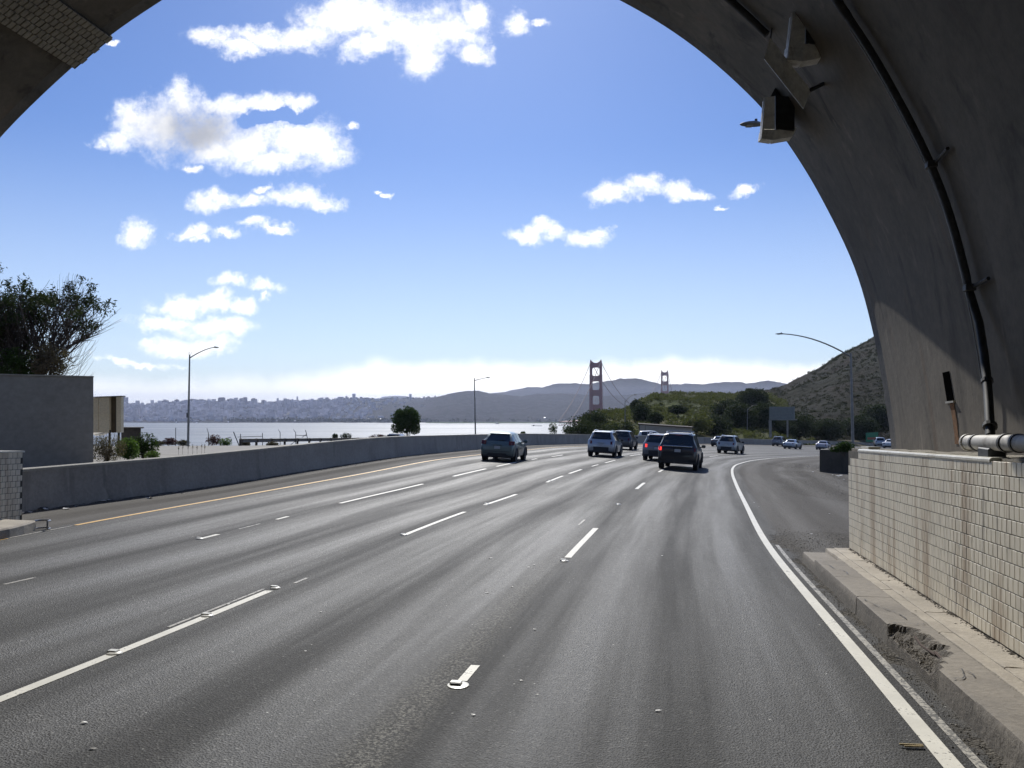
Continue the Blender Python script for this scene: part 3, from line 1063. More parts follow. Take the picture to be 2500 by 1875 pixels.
o_ = obj('side_road', MB().add(vs_, fs_), M_SIDE, kind='structure', label='pale dusty pull-out beyond the barrier', recalc=False)
up_face(o_)


# far land as ridges with real depth: crest traced, slope runs down to the shore in front
def ridge(name, crest, Yc, Yf, zf, m, label, rough=14.0, seed=1, nt=16, back=700, step=6.0, rim=0.8, fpx=None):
    crest = np.array(crest, float)
    px = np.arange(crest[0, 0], crest[-1, 0] + step, step)
    py = np.interp(px, crest[:, 0], crest[:, 1]) + (vnoise(px * 0.16, px * 0 + seed, seed + 5, 4) - 0.5) * 2 * rim
    rows = []
    ts = np.linspace(0, 1, nt)
    u = (px - 1250) / F
    for t in ts:
        Y = Yf + (Yc - Yf) * t
        Yv = np.full(px.shape, Y)
        zc = np.array([ray(a, b)[1] for a, b in zip(px, py)]) * Yc
        z = zf + (zc - zf) * (t ** 0.85)
        env = math.sin(math.pi * t) ** 0.7 if 0 < t < 1 else 0
        z = z + env * rough * 2 * (vnoise(u * Y * 0.0032 * 14 / max(rough, 1), Yv * 0.0026 * 14 / max(rough, 1), seed, 5) - 0.5)
        rows.append(np.stack([u * Y, Yv, z], -1))
    Y = Yc + back
    zc = rows[-1][:, 2]
    rows.append(np.stack([u * Y, np.full(px.shape, Y), zc - back * 0.25], -1))
    return gridmesh(name, np.stack(rows), m, kind='structure', label=label), rows


D1 = 6800.0
CITY = [(150, 990), (282, 988), (298, 988), (332, 990), (357, 989), (386, 986), (407, 983.6), (438, 982), (468, 979), (506, 980), (529, 982.5), (574, 981), (608, 986), (653, 985), (675, 982), (709, 981), (743, 979),
        (777, 978), (840, 974), (870, 972), (900, 973), (927, 976), (960, 973), (1019, 973), (1063, 969), (1100, 976), (1150, 984), (1260, 990)]
r1, rows1 = ridge('city_hills', CITY, D1, 4700, ZW + 1, M_FAR, 'hills of the city across the bay', rough=16, seed=3, rim=1.0)
MID = [(960, 990), (1000, 984), (1040, 978), (1079, 966), (1106, 959), (1136, 954.5), (1166, 953.5), (1193, 960), (1212, 962), (1239, 964), (1269, 968), (1307, 961), (1375, 960), (1429, 963.5), (1474, 966), (1522, 964.7), (1553, 961), (1590, 957), (1621, 955.6), (1666, 955.6), (1700, 957), (1740, 957), (1800, 962), (1900, 970), (2100, 975)]
ridge('wooded_hills', MID, 5900, 4600, ZW + 1, M_FAR, 'dark wooded hills behind the far shore', rough=20, seed=9, rim=1.3)
BACK = [(1150, 985), (1193, 960), (1239, 957), (1288, 952), (1330, 944), (1356, 937), (1404, 935), (1415, 938), (1440, 937), (1474, 931), (1497, 928.5), (1515, 923), (1526, 925), (1553, 923), (1576, 928), (1594, 932), (1612, 937.5), (1644, 937.5), (1667, 938), (1698, 940), (1716, 938.7), (1750, 934), (1779.5, 932), (1813, 933), (1836, 942), (1860, 952), (1960, 965), (2100, 975)]
ridge('back_hills', BACK, 9000, 7000, ZW, M_FAR, 'hazy twin hills behind the bridge towers', rough=25, seed=14, rim=1.5)
BACK2 = [(880, 985), (927, 973), (935, 968), (981, 966), (1019, 972), (1060, 980), (1200, 970), (1239, 955), (1288, 945), (1323, 945.5), (1400, 950), (1640, 945), (1670, 936), (1700, 937), (1760, 944), (1840, 934), (1875, 929), (1905, 934), (1960, 944), (2100, 960)]
ridge('pale_hills', BACK2, 14500, 12500, ZW, M_FAR, 'palest ridge on the horizon', rough=20, seed=21, rim=1.2)
# low green shore strip
def shore(name, a, b, Y0, Y1, ytop, m, label):
    px = np.arange(a, b + 1, 8.0)
    u = (px - 1250) / F
    rows = []
    for Y, z in ((Y0, ZW - 0.5), (Y0 + 30, ZW + 2.5), (Y1, ZW + 6), (Y1 + 200, ZW + 4)):
        jit = (vnoise(px * 0.02, px * 0, 8, 3) - .5) * 160
        rows.append(np.stack([u * (Y + jit), Y + jit, np.full(px.shape, z)], -1))
    gridmesh(name, np.stack(rows), m, kind='structure', label=label)


shore('green_shore', 1040, 1460, 4420, 4900, 0, M_FARG, 'low green park along the far shore')
shore('harbour_shore', 150, 1080, 4540, 4900, 0, M_FAR, 'low harbour front of the city')

# a city of many small blocks on the slope, too small to tell apart
def city_blocks():
    R = np.stack(rows1[:16])           # (t, px, 3)
    V = []
    vs, fs = [], []
    nT, nP = R.shape[:2]
    for k in range(4200):
        i = rng.random() ** 0.9 * (nT - 1.3); j = rng.random() * (nP - 20)
        i0, j0 = int(i), int(j)
        p = R[i0, j0] * (1 - (i - i0)) + R[min(i0 + 1, nT - 1), j0] * (i - i0)
        pxx = 1250 + p[0] / p[1] * F
        dens = 1.0 if pxx < 700 else max(0.05, 1.0 - (pxx - 700) / 260)
        if rng.random() > dens: continue
        w = rng.uniform(10, 34); d = rng.uniform(10, 26); h = rng.uniform(6, 16) * (1 + 0.8 * (rng.random() ** 6) * 3)
        b = len(vs)
        x, y, z = p
        a = rng.uniform(-0.5, 0.5)
        ca, sa = math.cos(a), math.sin(a)
        for (dx, dy) in ((-w, -d), (w, -d), (w, d), (-w, d)):
            for zz in (z - 8, z + h):
                vs.append((x + (dx * ca - dy * sa) / 2, y + (dx * sa + dy * ca) / 2, zz))
        fs += [(b, b + 2, b + 3, b + 1), (b + 2, b + 4, b + 5, b + 3), (b + 4, b + 6, b + 7, b + 5), (b + 6, b, b + 1, b + 7), (b + 1, b + 3, b + 5, b + 7)]
    return obj('city_blocks', MB().add(vs, fs), M_CITY, kind='stuff', label='crowded small buildings on the far city slopes', recalc=False)


city_blocks()


def city_roofs():
    spots = [(392, 1013, 7), (398, 1013, 4), (446, 1016, 5), (484, 1012.5, 8), (545, 1022, 8), (557, 1031, 5), (562, 999, 4), (582, 1006, 5), (588, 1006.5, 5), (586, 1019, 5), (480, 1033, 7), (430, 1032, 6), (505, 1023, 6),
             (865, 1025, 16), (838, 1025, 6), (1062, 1016, 8), (1150, 980, 5), (1075, 1024, 5), (640, 1002, 5), (470, 981, 4), (480, 987, 6), (1330, 1021, 8), (720, 1028, 8), (760, 1027, 6), (900, 1024, 8), (930, 1024, 10), (1030, 1026, 6), (675, 1028, 6)]
    used = {}

    def where_(px, py, w):
        a = 'tiny' if w <= 4 else ('small' if w <= 6 else 'wide')
        h = 'on the hilltop' if py < 990 else ('high on the slope' if py < 1008 else ('halfway down the slope' if py < 1021 else 'low by the shore'))
        if px > 1200: q = 'under the near bridge tower'
        elif px > 1030: q = 'left of the lamp post beyond the green hatchback'
        elif px > 890: q = 'beside the round tree'
        elif px > 800: q = 'left of the round tree'
        elif px > 712: q = 'right of the domed rotunda'
        elif px > 620: q = 'left of the domed rotunda'
        elif px > 570: q = 'below the stepped tower'
        elif px > 530: q = 'below the broad tower'
        elif px > 465: q = 'right of the tall lamp post'
        else: q = 'left of the tall lamp post'
        return '%s white roof %s, %s' % (a, h, q)
    for px, py, w in spots:
        used.setdefault(where_(px, py, w), []).append((px, py))
    for i, (px, py, w) in enumerate(spots):
        # find depth on the slope
        b = ray(px, py)[1]
        Y = 4750 + (1031 - py) / 50.0 * 2200 if px < 1250 else 4750
        Y = max(4700, min(Y, 6700)) - 260
        p = P(px, py, Y)
        ww = w / F * Y * 0.5
        m = MB().box((0, 0, 0), (ww, ww * 0.9, 5))
        pr = MB().add([(-ww / 2, -ww * .45, 2.5), (ww / 2, -ww * .45, 2.5), (ww / 2, ww * .45, 5.5), (-ww / 2, ww * .45, 5.5), (-ww / 2, ww * .45, 2.5), (ww / 2, ww * .45, 2.5)], [(0, 1, 2, 3), (0, 3, 4), (1, 5, 2), (4, 3, 2, 5), (0, 4, 5, 1)])
        t = empty('far_building', p, '', 'building', group='small bright buildings in the far city')
        kk = where_(px, py, w); al = sorted(used[kk])
        if len(al) > 1:
            ix = al.index((px, py))
            kk = ('left ' if ix == 0 else ('right ' if ix == len(al) - 1 else 'middle ')) + kk
        t['label'] = kk
        obj('wall', m, M_CITY, t)
        obj('roof', pr, M_ROOFW, t)


city_roofs()

# towers on the skyline
SKY_B = [
    ((300, 311), 970, 992, 'tall narrow apartment tower standing alone at the left end of the skyline', [(301, 305, 968.5)]),
    ((396, 410), 978.5, 990, 'low slab block left of the lamp post on the skyline', [(400, 409, 977)]),
    ((427, 436), 976, 990, 'small square block with stepped roof on the skyline', [(430, 434, 974.5)]),
    ((445, 461), 977.5, 986, 'wide flat block just left of the lamp post', []),
    ((464, 475), 974.5, 986, 'rounded block just right of the lamp post', [(466, 473, 973.5)]),
    ((479, 497), 977.5, 986, 'long low block with uneven roof', [(486, 489, 976), (491, 495, 976.3)]),
    ((500, 526), 980, 986, 'long low block under the crane', []),
    ((534, 548), 971.5, 990, 'broad tower with flat top, widest on the skyline', [(535.5, 547, 970)]),
    ((555, 562.5), 974.6, 990, 'narrow block right of the broad tower', []),
    ((563.5, 587), 977.8, 990, 'long block between two towers', [(570, 574, 976.8)]),
    ((588, 602), 972, 992, 'stepped tower with taller right half', [(595, 602, 969.5)]),
    ((614, 626), 973.8, 992, 'square tower with a set-back top', [(616, 622, 972)]),
    ((639, 647), 977, 992, 'rightmost block with a pointed top on the skyline', [(641, 645, 976)]),
]
M_CITY2 = simple('far_tower_wall', (0.30, 0.28, 0.30), 0.8, var=0.15, scale=0.01)
for (xr, yt, yb, lb, tops) in SKY_B:
    Y = 6700
    xc = (xr[0] + xr[1]) / 2
    base = P(xc, yb, Y)
    t = empty('skyline_tower', base, lb, 'building', group='tall buildings on the far skyline')
    w = (xr[1] - xr[0]) / F * Y; h = (yb - yt) / F * Y
    obj('wall', MB().box((0, 0, h / 2), (w, w * 0.8, h)), M_CITY2, t)
    nf = max(2, int(h / 9))
    wb = MB()
    for k in range(nf):
        wb.box((0, -w * 0.4 - 0.3, h * (k + 0.6) / nf), (w * 0.86, 0.6, h / nf * 0.35))
    obj('window_band', wb, M_GLASSD, t)
    for (a, b, y2) in tops:
        h2 = (yt - y2) / F * Y
        obj('roof_block', MB().box((((a + b) / 2 - xc) / F * Y, 0, h + h2 / 2), ((b - a) / F * Y, w * 0.5, h2)), M_CITY2, t)
# crane
Y = 6700
cb = P(509, 981, Y)
t = empty('tower_crane', cb, 'thin tower crane on the far skyline', 'crane')
obj('mast', MB().box((0, 0, 14), (1.6, 1.6, 28)), M_DARKM, t)
obj('jib', MB().box((2, 0, 25), (30, 1.5, 1.5)), M_DARKM, t)
# domed rotunda
Y = 5000
cb = P(705, 1030, Y)
t = empty('domed_rotunda', cb, 'domed rotunda rising from dark trees by the far shore', 'building')
obj('drum', MB().loft([[Vector((math.cos(a) * 15, math.sin(a) * 15, z)) for a in np.linspace(0, 2 * math.pi, 20, endpoint=False)] for z in (0, 42)]), M_TANW, t)
obj('dome', MB().loft([[Vector((math.cos(a) * 17 * math.cos(e), math.sin(a) * 17 * math.cos(e), 42 + 15 * math.sin(e))) for a in np.linspace(0, 2 * math.pi, 20, endpoint=False)] for e in (0, .35, .7, 1.05, 1.4, 1.55)]), M_TANW, t, smooth=True)


# leafy masses -----------------------------------------------------------
def leaf_quads(centres, size, flat=0.3, aspect=0.5):
    """one quad per centre, random orientation"""
    N = len(centres)
    d = rng.normal(size=(N, 3)); d /= np.linalg.norm(d, axis=1)[:, None]
    e = rng.normal(size=(N, 3)); e -= (e * d).sum(1)[:, None] * d; e /= np.linalg.norm(e, axis=1)[:, None]
    s = np.asarray(size)
    if s.ndim == 0: s = np.full(N, s)
    s = s * rng.uniform(0.6, 1.4, N)
    a = d * s[:, None]; b = e * (s * aspect)[:, None]
    c = centres
    return np.stack([c - a, c - b * 1.0, c + a, c + b * 1.0], 1)


def blob_points(c, r, N, gap=0.38, seed=0, shell=0.55):
    """points through an ellipsoid, more towards the outside, with noisy gaps"""
    out = []
    r = np.array(r, float)
    k = 0
    while k < N:
        p = rng.normal(size=(N * 2, 3)); p /= np.linalg.norm(p, axis=1)[:, None]
        rr = rng.random(N * 2) ** shell
        lump = 0.78 + 0.44 * vnoise((p[:, 0] + 3) * 2.2 + seed, (p[:, 1] + p[:, 2] * 1.7 + 3) * 2.2, seed + 1, 3)
        q = p * (rr * lump)[:, None]
        g_ = vnoise((q[:, 0] + 5) * 3.4, (q[:, 1] * .7 + q[:, 2] * 1.3 + 9) * 3.4, seed + 2, 3)
        q = q[g_ > gap]
        out.append(q); k += len(q)
    q = np.concatenate(out)[:N]
    return q * r + np.array(c)


# far trees on the shore: small dark clumps along the water, one mass
def far_woods():
    V = []
    for px in np.arange(560, 1420, 2.5):
        if 1060 < px and rng.random() < 0.55: continue
        Y = 4640 + rng.uniform(-60, 120)
        h = rng.uniform(12, 26) * (1.2 if px < 800 else 1.0)
        base = P(px, 1030, Y); base.z = ZW + 2
        pts = blob_points((base.x, base.y, ZW + h * 0.5), (rng.uniform(10, 20), 8, h * 0.55), 26, seed=int(px) % 50)
        V.append(leaf_quads(pts, 4.5, aspect=0.8))
    for row in (rows1[15],):
        for k in range(0, row.shape[0], 1):
            if rng.random() < 0.55:
                p = row[k]
                pxx = 1250 + p[0] / p[1] * F
                pts = blob_points((p[0] + rng.uniform(-12, 12), p[1] - 10, p[2] + 3), (18, 10, rng.uniform(5, 11)), 18, seed=k % 40)
                V.append(leaf_quads(pts, 5, aspect=0.8))
    quads('far_woods', np.concatenate(V), M_SCRUBD, kind='stuff', label='dark woods along the far shore and ridges')


far_woods()


# ------------------------------------------------------------------ the near hills
def near_hill(name, crest, foot, Yc_of, m, label, seed, rough, nt=46, step=3.0, zpow=0.85):
    crest = np.array(crest, float)
    px = np.arange(crest[0, 0], crest[-1, 0] + step, step)
    py = np.interp(px, crest[:, 0], crest[:, 1]) + (vnoise(px * 0.05, px * 0 + 1, seed, 4) - .5) * 5.0
    u = (px - 1250) / F
    foot = np.array(foot, float)            # px, depth, z
    Yf = np.interp(px, foot[:, 0], foot[:, 1]); zf = np.interp(px, foot[:, 0], foot[:, 2])
    Yc = np.interp(px, [c[0] for c in Yc_of], [c[1] for c in Yc_of])
    zc = np.array([ray(a, b)[1] for a, b in zip(px, py)]) * Yc
    rows = []
    for t in np.linspace(0, 1, nt):
        Y = Yf + (Yc - Yf) * t
        z = zf + (zc - zf) * t ** zpow
        env = math.sin(math.pi * min(t, 0.97)) ** 0.6
        X = u * Y
        z = z + env * rough * 2 * (vnoise(X * 0.035, Y * 0.03, seed + 3, 5) - .5)
        rows.append(np.stack([X, Y, z], -1))
    for k, dz in ((40, -8), (120, -50), (300, -160)):
        Y = Yc + k
        rows.append(np.stack([u * Y, Y, zc + dz], -1))
    R = np.stack(rows)
    gridmesh(name, R, m, kind='structure', label=label)
    return R


G_CREST = [(1400, 1062), (1408, 1044), (1416, 1032), (1427, 1020), (1445, 1014), (1463, 1009), (1495, 1004), (1526, 998), (1544, 993), (1552, 988), (1567, 972), (1599, 963), (1640, 961), (1666, 960), (1712, 961), (1746, 960), (1768, 961), (1793, 964), (1813, 956), (1847, 955), (1880, 958), (1920, 980), (1960, 1010), (2000, 1040), (2060, 1060)]
G_FOOT = [(1400, 92, -9), (1450, 96, -6.4), (1540, 124, -7.0), (1640, 144, -7.8), (1723, 152, -8.2), (1877, 160, -8.8), (2060, 205, -11.5)]
RG = near_hill('green_hill', G_CREST, G_FOOT, [(1400, 110), (1420, 150), (1500, 230), (1600, 330), (1800, 400), (2060, 420)], M_HILLG, 'rounded green hill behind the far barrier', 31, 3.2)
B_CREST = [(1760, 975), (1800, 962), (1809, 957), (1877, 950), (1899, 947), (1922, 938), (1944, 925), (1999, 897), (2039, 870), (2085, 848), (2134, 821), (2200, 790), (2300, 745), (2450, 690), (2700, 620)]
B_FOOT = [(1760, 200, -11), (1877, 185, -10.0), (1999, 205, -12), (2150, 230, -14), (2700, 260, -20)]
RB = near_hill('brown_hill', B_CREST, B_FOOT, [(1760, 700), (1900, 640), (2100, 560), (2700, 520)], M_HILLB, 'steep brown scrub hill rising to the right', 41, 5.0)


def scrub(name, R, n, size, mat_, label, seed, mask=None, per=70, leaf=0.17):
    nT, nP = R.shape[:2]
    V = []
    for k in range(n):
        i = (rng.random() ** 1.15) * (nT - 5); j = rng.random() * (nP - 1.01)
        i0, j0 = int(i), int(j)
        p = (R[i0, j0] * (1 - (i - i0)) + R[i0 + 1, j0] * (i - i0)) * (1 - (j - j0)) + R[i0, j0 + 1] * (j - j0)
        dn = vnoise(np.array([p[0] * .03]), np.array([p[1] * .03]), seed, 4)[0]
        if dn < 0.40 and rng.random() < 0.6: continue
        pxx = 1250 + p[0] / p[1] * F
        if mask and not mask(pxx, p): continue
        s = rng.uniform(*size) * (0.6 + p[1] / 300)
        pts = blob_points((p[0], p[1], p[2] + s * 0.25), (s, s, s * 0.62), per, seed=k % 60, gap=0.3)
        V.append(leaf_quads(pts, np.full(len(pts), leaf * s), aspect=0.7))
    return quads(name, np.concatenate(V), mat_, kind='stuff', label=label)


scrub('scrub', RG, 2400, (0.45, 1.15), M_SCRUB, 'low green scrub covering the near hill', 51)
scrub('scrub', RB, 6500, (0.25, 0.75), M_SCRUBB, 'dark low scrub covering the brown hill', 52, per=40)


# ------------------------------------------------------------------ the tunnel
PROF = [(3.62, -2.6), (3.60, -1.3), (3.58, -0.76), (3.51, -0.1), (3.32, 1.15), (3.02, 2.34), (2.5, 3.55), (1.98, 4.5), (1.42, 5.32), (0.38, 6.38), (-0.8, 7.27), (-2.4, 8.2),
        (-4.3, 8.95), (-6.6, 9.3), (-8.6, 9.05), (-10.5, 8.25), (-12.1, 7.35), (-14.1, 5.83), (-15.3, 4.5), (-16.2, 2.8), (-16.7, 1.0), (-16.9, -1.0), (-16.95, -2.6)]


def catmull(pts, n=6):
    pts = [np.array(p, float) for p in pts]
    out = []
    for i in range(len(pts) - 1):
        p0 = pts[max(i - 1, 0)]; p1 = pts[i]; p2 = pts[i + 1]; p3 = pts[min(i + 2, len(pts) - 1)]
        for k in range(n):
            t = k / n
            out.append(0.5 * ((2 * p1) + (-p0 + p2) * t + (2 * p0 - 5 * p1 + 4 * p2 - p3) * t * t + (-p0 + 3 * p1 - 3 * p2 + p3) * t ** 3))
    out.append(pts[-1])
    return np.array(out)


PR = catmull(PROF, 6)
_t = np.gradient(PR, axis=0); _t /= np.linalg.norm(_t, axis=1)[:, None]
PN = np.stack([_t[:, 1], -_t[:, 0]], -1)         # outward normal (away from the road)
if (PN[0] @ np.array([1, 0])) < 0: PN = -PN


def vault_pt(z=None, i=None, off=0.0, side=1):
    """point (n, z) on the vault profile by height on the right (side 1) or left; off > 0 goes into the tunnel"""
    if i is None:
        half = PR[:len(PR) // 2 + 6] if side > 0 else PR[len(PR) // 2 + 6:][::-1]
        nn = PN[:len(PR) // 2 + 6] if side > 0 else PN[len(PR) // 2 + 6:][::-1]
        n = np.interp(z, half[:, 1], half[:, 0])
        a = np.array([np.interp(z, half[:, 1], nn[:, 0]), np.interp(z, half[:, 1], nn[:, 1])])
    else:
        n, z = PR[i]; a = PN[i]
    return n - a[0] * off, z - a[1] * off


tunnel = empty('tunnel', W(14.5, -5.6, -2.0), 'dark concrete road tunnel whose arched mouth frames the picture', 'tunnel')
T0 = Matrix.Translation(-tunnel.location)


def tun(name, mb, m, **kw):
    mb.v = [tuple(Vector(q) - tunnel.location) for q in mb.v]
    return obj(name, mb, m, tunnel, **kw)


def vault_ring(s0, s1, off=0.0, ds=1.0, thick=0.45, bulge=0.0):
    ss = np.linspace(s0, s1, max(2, int(abs(s1 - s0) / ds) + 1))
    vs, fs = [], []
    K = len(PR)
    for s in ss:
        for i in range(K):
            j = (vnoise(np.array([s * 0.7]), np.array([i * 0.35]), 77, 3)[0] - .5) * 0.012
            n, z = PR[i] - PN[i] * (off + (j if 13.9 > s else 0))
            vs.append(W(s, n, z))
    for a in range(len(ss) - 1):
        for i in range(K - 1):
            fs.append((a * K + i, a * K + i + 1, (a + 1) * K + i + 1, (a + 1) * K + i))
    # outer skin so that the shell has thickness
    o = len(vs)
    for s in (ss[0], ss[-1]):
        for i in range(K):
            n, z = PR[i] + PN[i] * thick
            vs.append(W(s, n, z))
    L = (len(ss) - 1) * K
    for i in range(K - 1):
        fs.append((o + i, o + K + i, o + K + i + 1, o + i + 1))
        fs.append((i, o + i, o + i + 1, i + 1))
        fs.append((L + i, L + i + 1, o + K + i + 1, o + K + i))
    return MB().add(vs, fs)


tun('vault_segment', vault_ring(14.25, 9.12, -0.02, 0.5), M_VAULT, smooth=35)
tun('vault_segment', vault_ring(9.08, 4.0, 0.075, 0.6), M_VAULT, smooth=35)
tun('joint_strip', vault_ring(9.125, 9.07, -0.035, 0.05, thick=0.1), M_BLACK)
tun('vault_segment', vault_ring(3.98, -8, 0.0, 1.5), M_VAULT, smooth=35)
tun('vault_segment', vault_ring(-8.02, -62, 0.01, 6), M_VAULT, smooth=35)


def portal_face():
    vs, fs = [], []
    K = len(PR)
    # lip with a narrow chamfer, then the flat face up to an outer arc
    for (s, off) in ((14.23, -0.03), (14.50, 0.0), (14.62, -0.16), (14.62, -3.2), (12.5, -3.3)):
        for i in range(K):
            n, z = PR[i] - PN[i] * off
            n, z = PR[i] + PN[i] * (-off)
            vs.append(W(s, n, max(z, -3.2)))
    for a in range(4):
        for i in range(K - 1):
            fs.append((a * K + i, a * K + i + 1, (a + 1) * K + i + 1, (a + 1) * K + i))
    return MB().add(vs, fs)


M_LIP = concrete('portal_lip_concrete', (0.17, 0.16, 0.145), (0.26, 0.245, 0.22), 1.1, streak=0.5, bump=0.3)
tun('portal_face', portal_face(), M_LIP, smooth=30)

# strip of pale blocks along the vault on the left
i0 = int(np.argmin(np.abs(PR[:, 0] + 11.55) + np.abs(PR[:, 1] - 7.7)))
i1 = int(np.argmin(np.abs(PR[:, 0] + 12.45) + np.abs(PR[:, 1] - 7.15)))
NROW = 6
cumul = np.concatenate([[0], np.cumsum(np.linalg.norm(np.diff(PR, axis=0), axis=1))])
c0, c1 = cumul[i0], cumul[i1] + 0.02


def prof_at(c):
    n = np.interp(c, cumul, PR[:, 0]); z = np.interp(c, cumul, PR[:, 1])
    a = np.array([np.interp(c, cumul, PN[:, 0]), np.interp(c, cumul, PN[:, 1])]); a /= np.linalg.norm(a)
    return np.array([n, z]), a


M_BLOCK = concrete('pale_block', (0.36, 0.32, 0.25), (0.46, 0.41, 0.32), 6, bump=0.4, soot=0.4)
rh = (c1 - c0) / NROW
bvs = []
tile_me = mesh('block', MB().box((0, 0, 0), (0.115, rh - 0.012, 0.05), bev=0.008), M_BLOCK)
for r in range(NROW):
    p, a = prof_at(c0 + (r + .5) * rh)
    for k in range(27):
        s = 14.56 - 0.06 - k * 0.127 - (0.06 if r % 2 else 0)
        n_, z_ = p - a * (0.035 + rng.uniform(-.004, .004))
        q = W(s, n_, z_)
        o = bpy.data.objects.new('block', tile_me)
        COL.objects.link(o)
        o.parent = tunnel
        ex = (W(1, 0) - W(0, 0)).normalized()
        nz = Vector((0.98 * -a[0], -0.2 * -a[0], -a[1])).normalized()
        ey = nz.cross(ex).normalized()
        R = Matrix((ex, ey, nz)).transposed().to_4x4()
        o.matrix_basis = Matrix.Translation(q - tunnel.location) @ R
bk = MB()
pp = []
for c in np.linspace(c0 - 0.01, c1 + 0.01, 5):
    p, a = prof_at(c)
    pp.append((p - a * 0.03, p + a * 0.04))
ringA = [W(14.55, *q[0]) for q in pp] + [W(14.55, *q[1]) for q in pp[::-1]]
ringB = [W(8, *q[0]) for q in pp] + [W(8, *q[1]) for q in pp[::-1]]
tun('block_bed', MB().loft([ringA, ringB]), M_GROUT)

# rust run and the black face for the niche's shade on the right leg
def on_vault(s, z, off):
    n, zz = vault_pt(z, off=off)
    return W(s, n, zz)


def vault_patch(s0, s1, z0, z1, off, m, name, nz=6, jit=0.0):
    vs, fs = [], []
    for z in np.linspace(z0, z1, nz):
        j0 = rng.uniform(-jit, jit); j1 = rng.uniform(-jit, jit)
        for s in (s0 + j0, s1 + j1):
            vs.append(on_vault(s, z, off))
    for k in range(nz - 1):
        fs.append((2 * k, 2 * k + 1, 2 * k + 3, 2 * k + 2))
    return tun(name, MB().add(vs, fs), m, recalc=False)


s_n = 11.35
def vault_box(s0, s1, z0, z1, o0, o1):
    a = [on_vault(s0, z0, o0), on_vault(s1, z0, o0), on_vault(s1, z1, o0), on_vault(s0, z1, o0)]
    b = [on_vault(s0, z0, o1), on_vault(s1, z0, o1), on_vault(s1, z1, o1), on_vault(s0, z1, o1)]
    return MB().loft([a, b])


M_CAP2 = simple('pale_sill', (0.5, 0.48, 0.42), 0.7, var=0.1, scale=9)
tun('niche', vault_box(s_n - 0.13, s_n + 0.13, -0.10, 0.28, -0.08, -0.013), M_BLACK)  # solid black block: the shade inside the recess is only its colour
tun('niche_sill', vault_box(s_n - 0.16, s_n + 0.15, -0.125, -0.10, -0.08, 0.004), M_CAP2)
vault_patch(s_n - 0.13, s_n + 0.03, -0.66, -0.13, -0.012, M_RUST, 'rust_stain', 9, 0.018)

# ------------------------------------------------------------------ tile walls
ZT = -0.795                # top of the right tiled wall, in tunnel heights
NW = 2.88
ROW, TW, GAP = 0.1262, 0.106, 0.0085
wall = empty('tiled_wall', W(11, NW, -2.4), 'low wall of pale glazed tiles along the right walkway', 'wall')


def wl(name, mb, m, parent=None, org=None, **kw):
    org = org or wall.location
    mb.v = [tuple(Vector(q) - org) for q in mb.v]
    return obj(name, mb, m, parent or wall, **kw)


def wbox(s0, s1, n0, n1, z0, z1):
    a = [W(s0, n0, z0), W(s0, n1, z0), W(s0, n1, z1), W(s0, n0, z1)]
    b = [W(s1, n0, z0), W(s1, n1, z0), W(s1, n1, z1), W(s1, n0, z1)]
    return MB().loft([a, b])


wl('wall_core', wbox(-6, 14.36, NW - 0.008, NW + 0.22, -2.75, ZT - 0.012), M_GROUT)


def tile_box(s0, s1, zb, zt, proud):
    return wbox(s0, s1, NW - proud, NW + 0.013, zb, zt)


org_t = W(0, NW, 0)
ds = (W(1, 0) - W(0, 0))
tile_mesh = None
te = Matrix((ds.normalized(), (W(0, 1) - W(0, 0)).normalized(), Vector((0, 0, 1)))).transposed()
tb = MB()
b0 = (TW - GAP) / 2; h0 = (ROW - GAP) / 2
tb.box((0, 0, 0), (TW - GAP, 0.026, ROW - GAP), bev=0.003)
tm = mesh('tile', tb, M_TILE)
tm_lo = MB().box((0, 0, 0), (TW - GAP, 0.026, ROW - GAP))
rest = MB()
nparts = 0
for r in range(13):
    zc = ZT - ROW * (r + 0.5)
    s = -1.0 + (0.5 * TW if r % 2 else 0) + rng.uniform(-.01, .01)
    k = 0
    while s < 14.36 - TW * 0.3:
        w_ = min(TW, 14.36 - s)
        sc_ = s + w_ / 2
        prd = rng.uniform(-0.0008, 0.001)
        tilt = rng.normal(0, 0.0035)
        c = W(sc_, NW - prd, zc)
        if r == 0 and (sc_ > 13.62):
            s += TW; continue
        if r == 1 and sc_ > 14.2:
            s += TW; continue
        full = abs(w_ - TW) < 1e-6
        # shear the tile a little with the grade: rotate about the wall normal
        R = te @ Matrix.Rotation(tilt, 3, 'Z') @ Matrix.Rotation(rng.normal(0, 0.004), 3, 'Y') @ Matrix.Rotation(rng.normal(0, 0.006), 3, 'X')
        if 7.0 < sc_ < 9.32 and full:
            o = bpy.data.objects.new('tile', tm)
            COL.objects.link(o); o.parent = wall
            o.matrix_basis = Matrix.Translation(c - wall.location) @ R.to_4x4()
            nparts += 1
        else:
            rest.add([R @ (Vector((q[0] * (w_ - GAP) / (TW - GAP), q[1], q[2]))) + c for q in tm_lo.v], tm_lo.f)
        s += TW
wl('tile_field', rest, M_TILE, kind='stuff')
# rounded capping tiles
M_CAP = simple('capping_tile_glaze', (0.66, 0.64, 0.56), 0.35, var=0.1, scale=6, dirt=(0.40, 0.36, 0.28))
k = 0
s = 8.15
while s < 13.60:
    e = min(s + 0.152, 13.62)
    rings = []
    for ss in (s + 0.002, e - 0.002):
        rr = []
        for (dn, dz) in ((-0.006, -0.03), (-0.022, -0.008), (-0.022, 0.012), (-0.012, 0.024), (0.006, 0.03), (0.09, 0.03), (0.09, -0.03)):
            rr.append(W(ss, NW + dn, ZT + dz))
        rings.append(rr)
    wl('capping_tile', MB().loft(rings), M_CAP)
    s = e
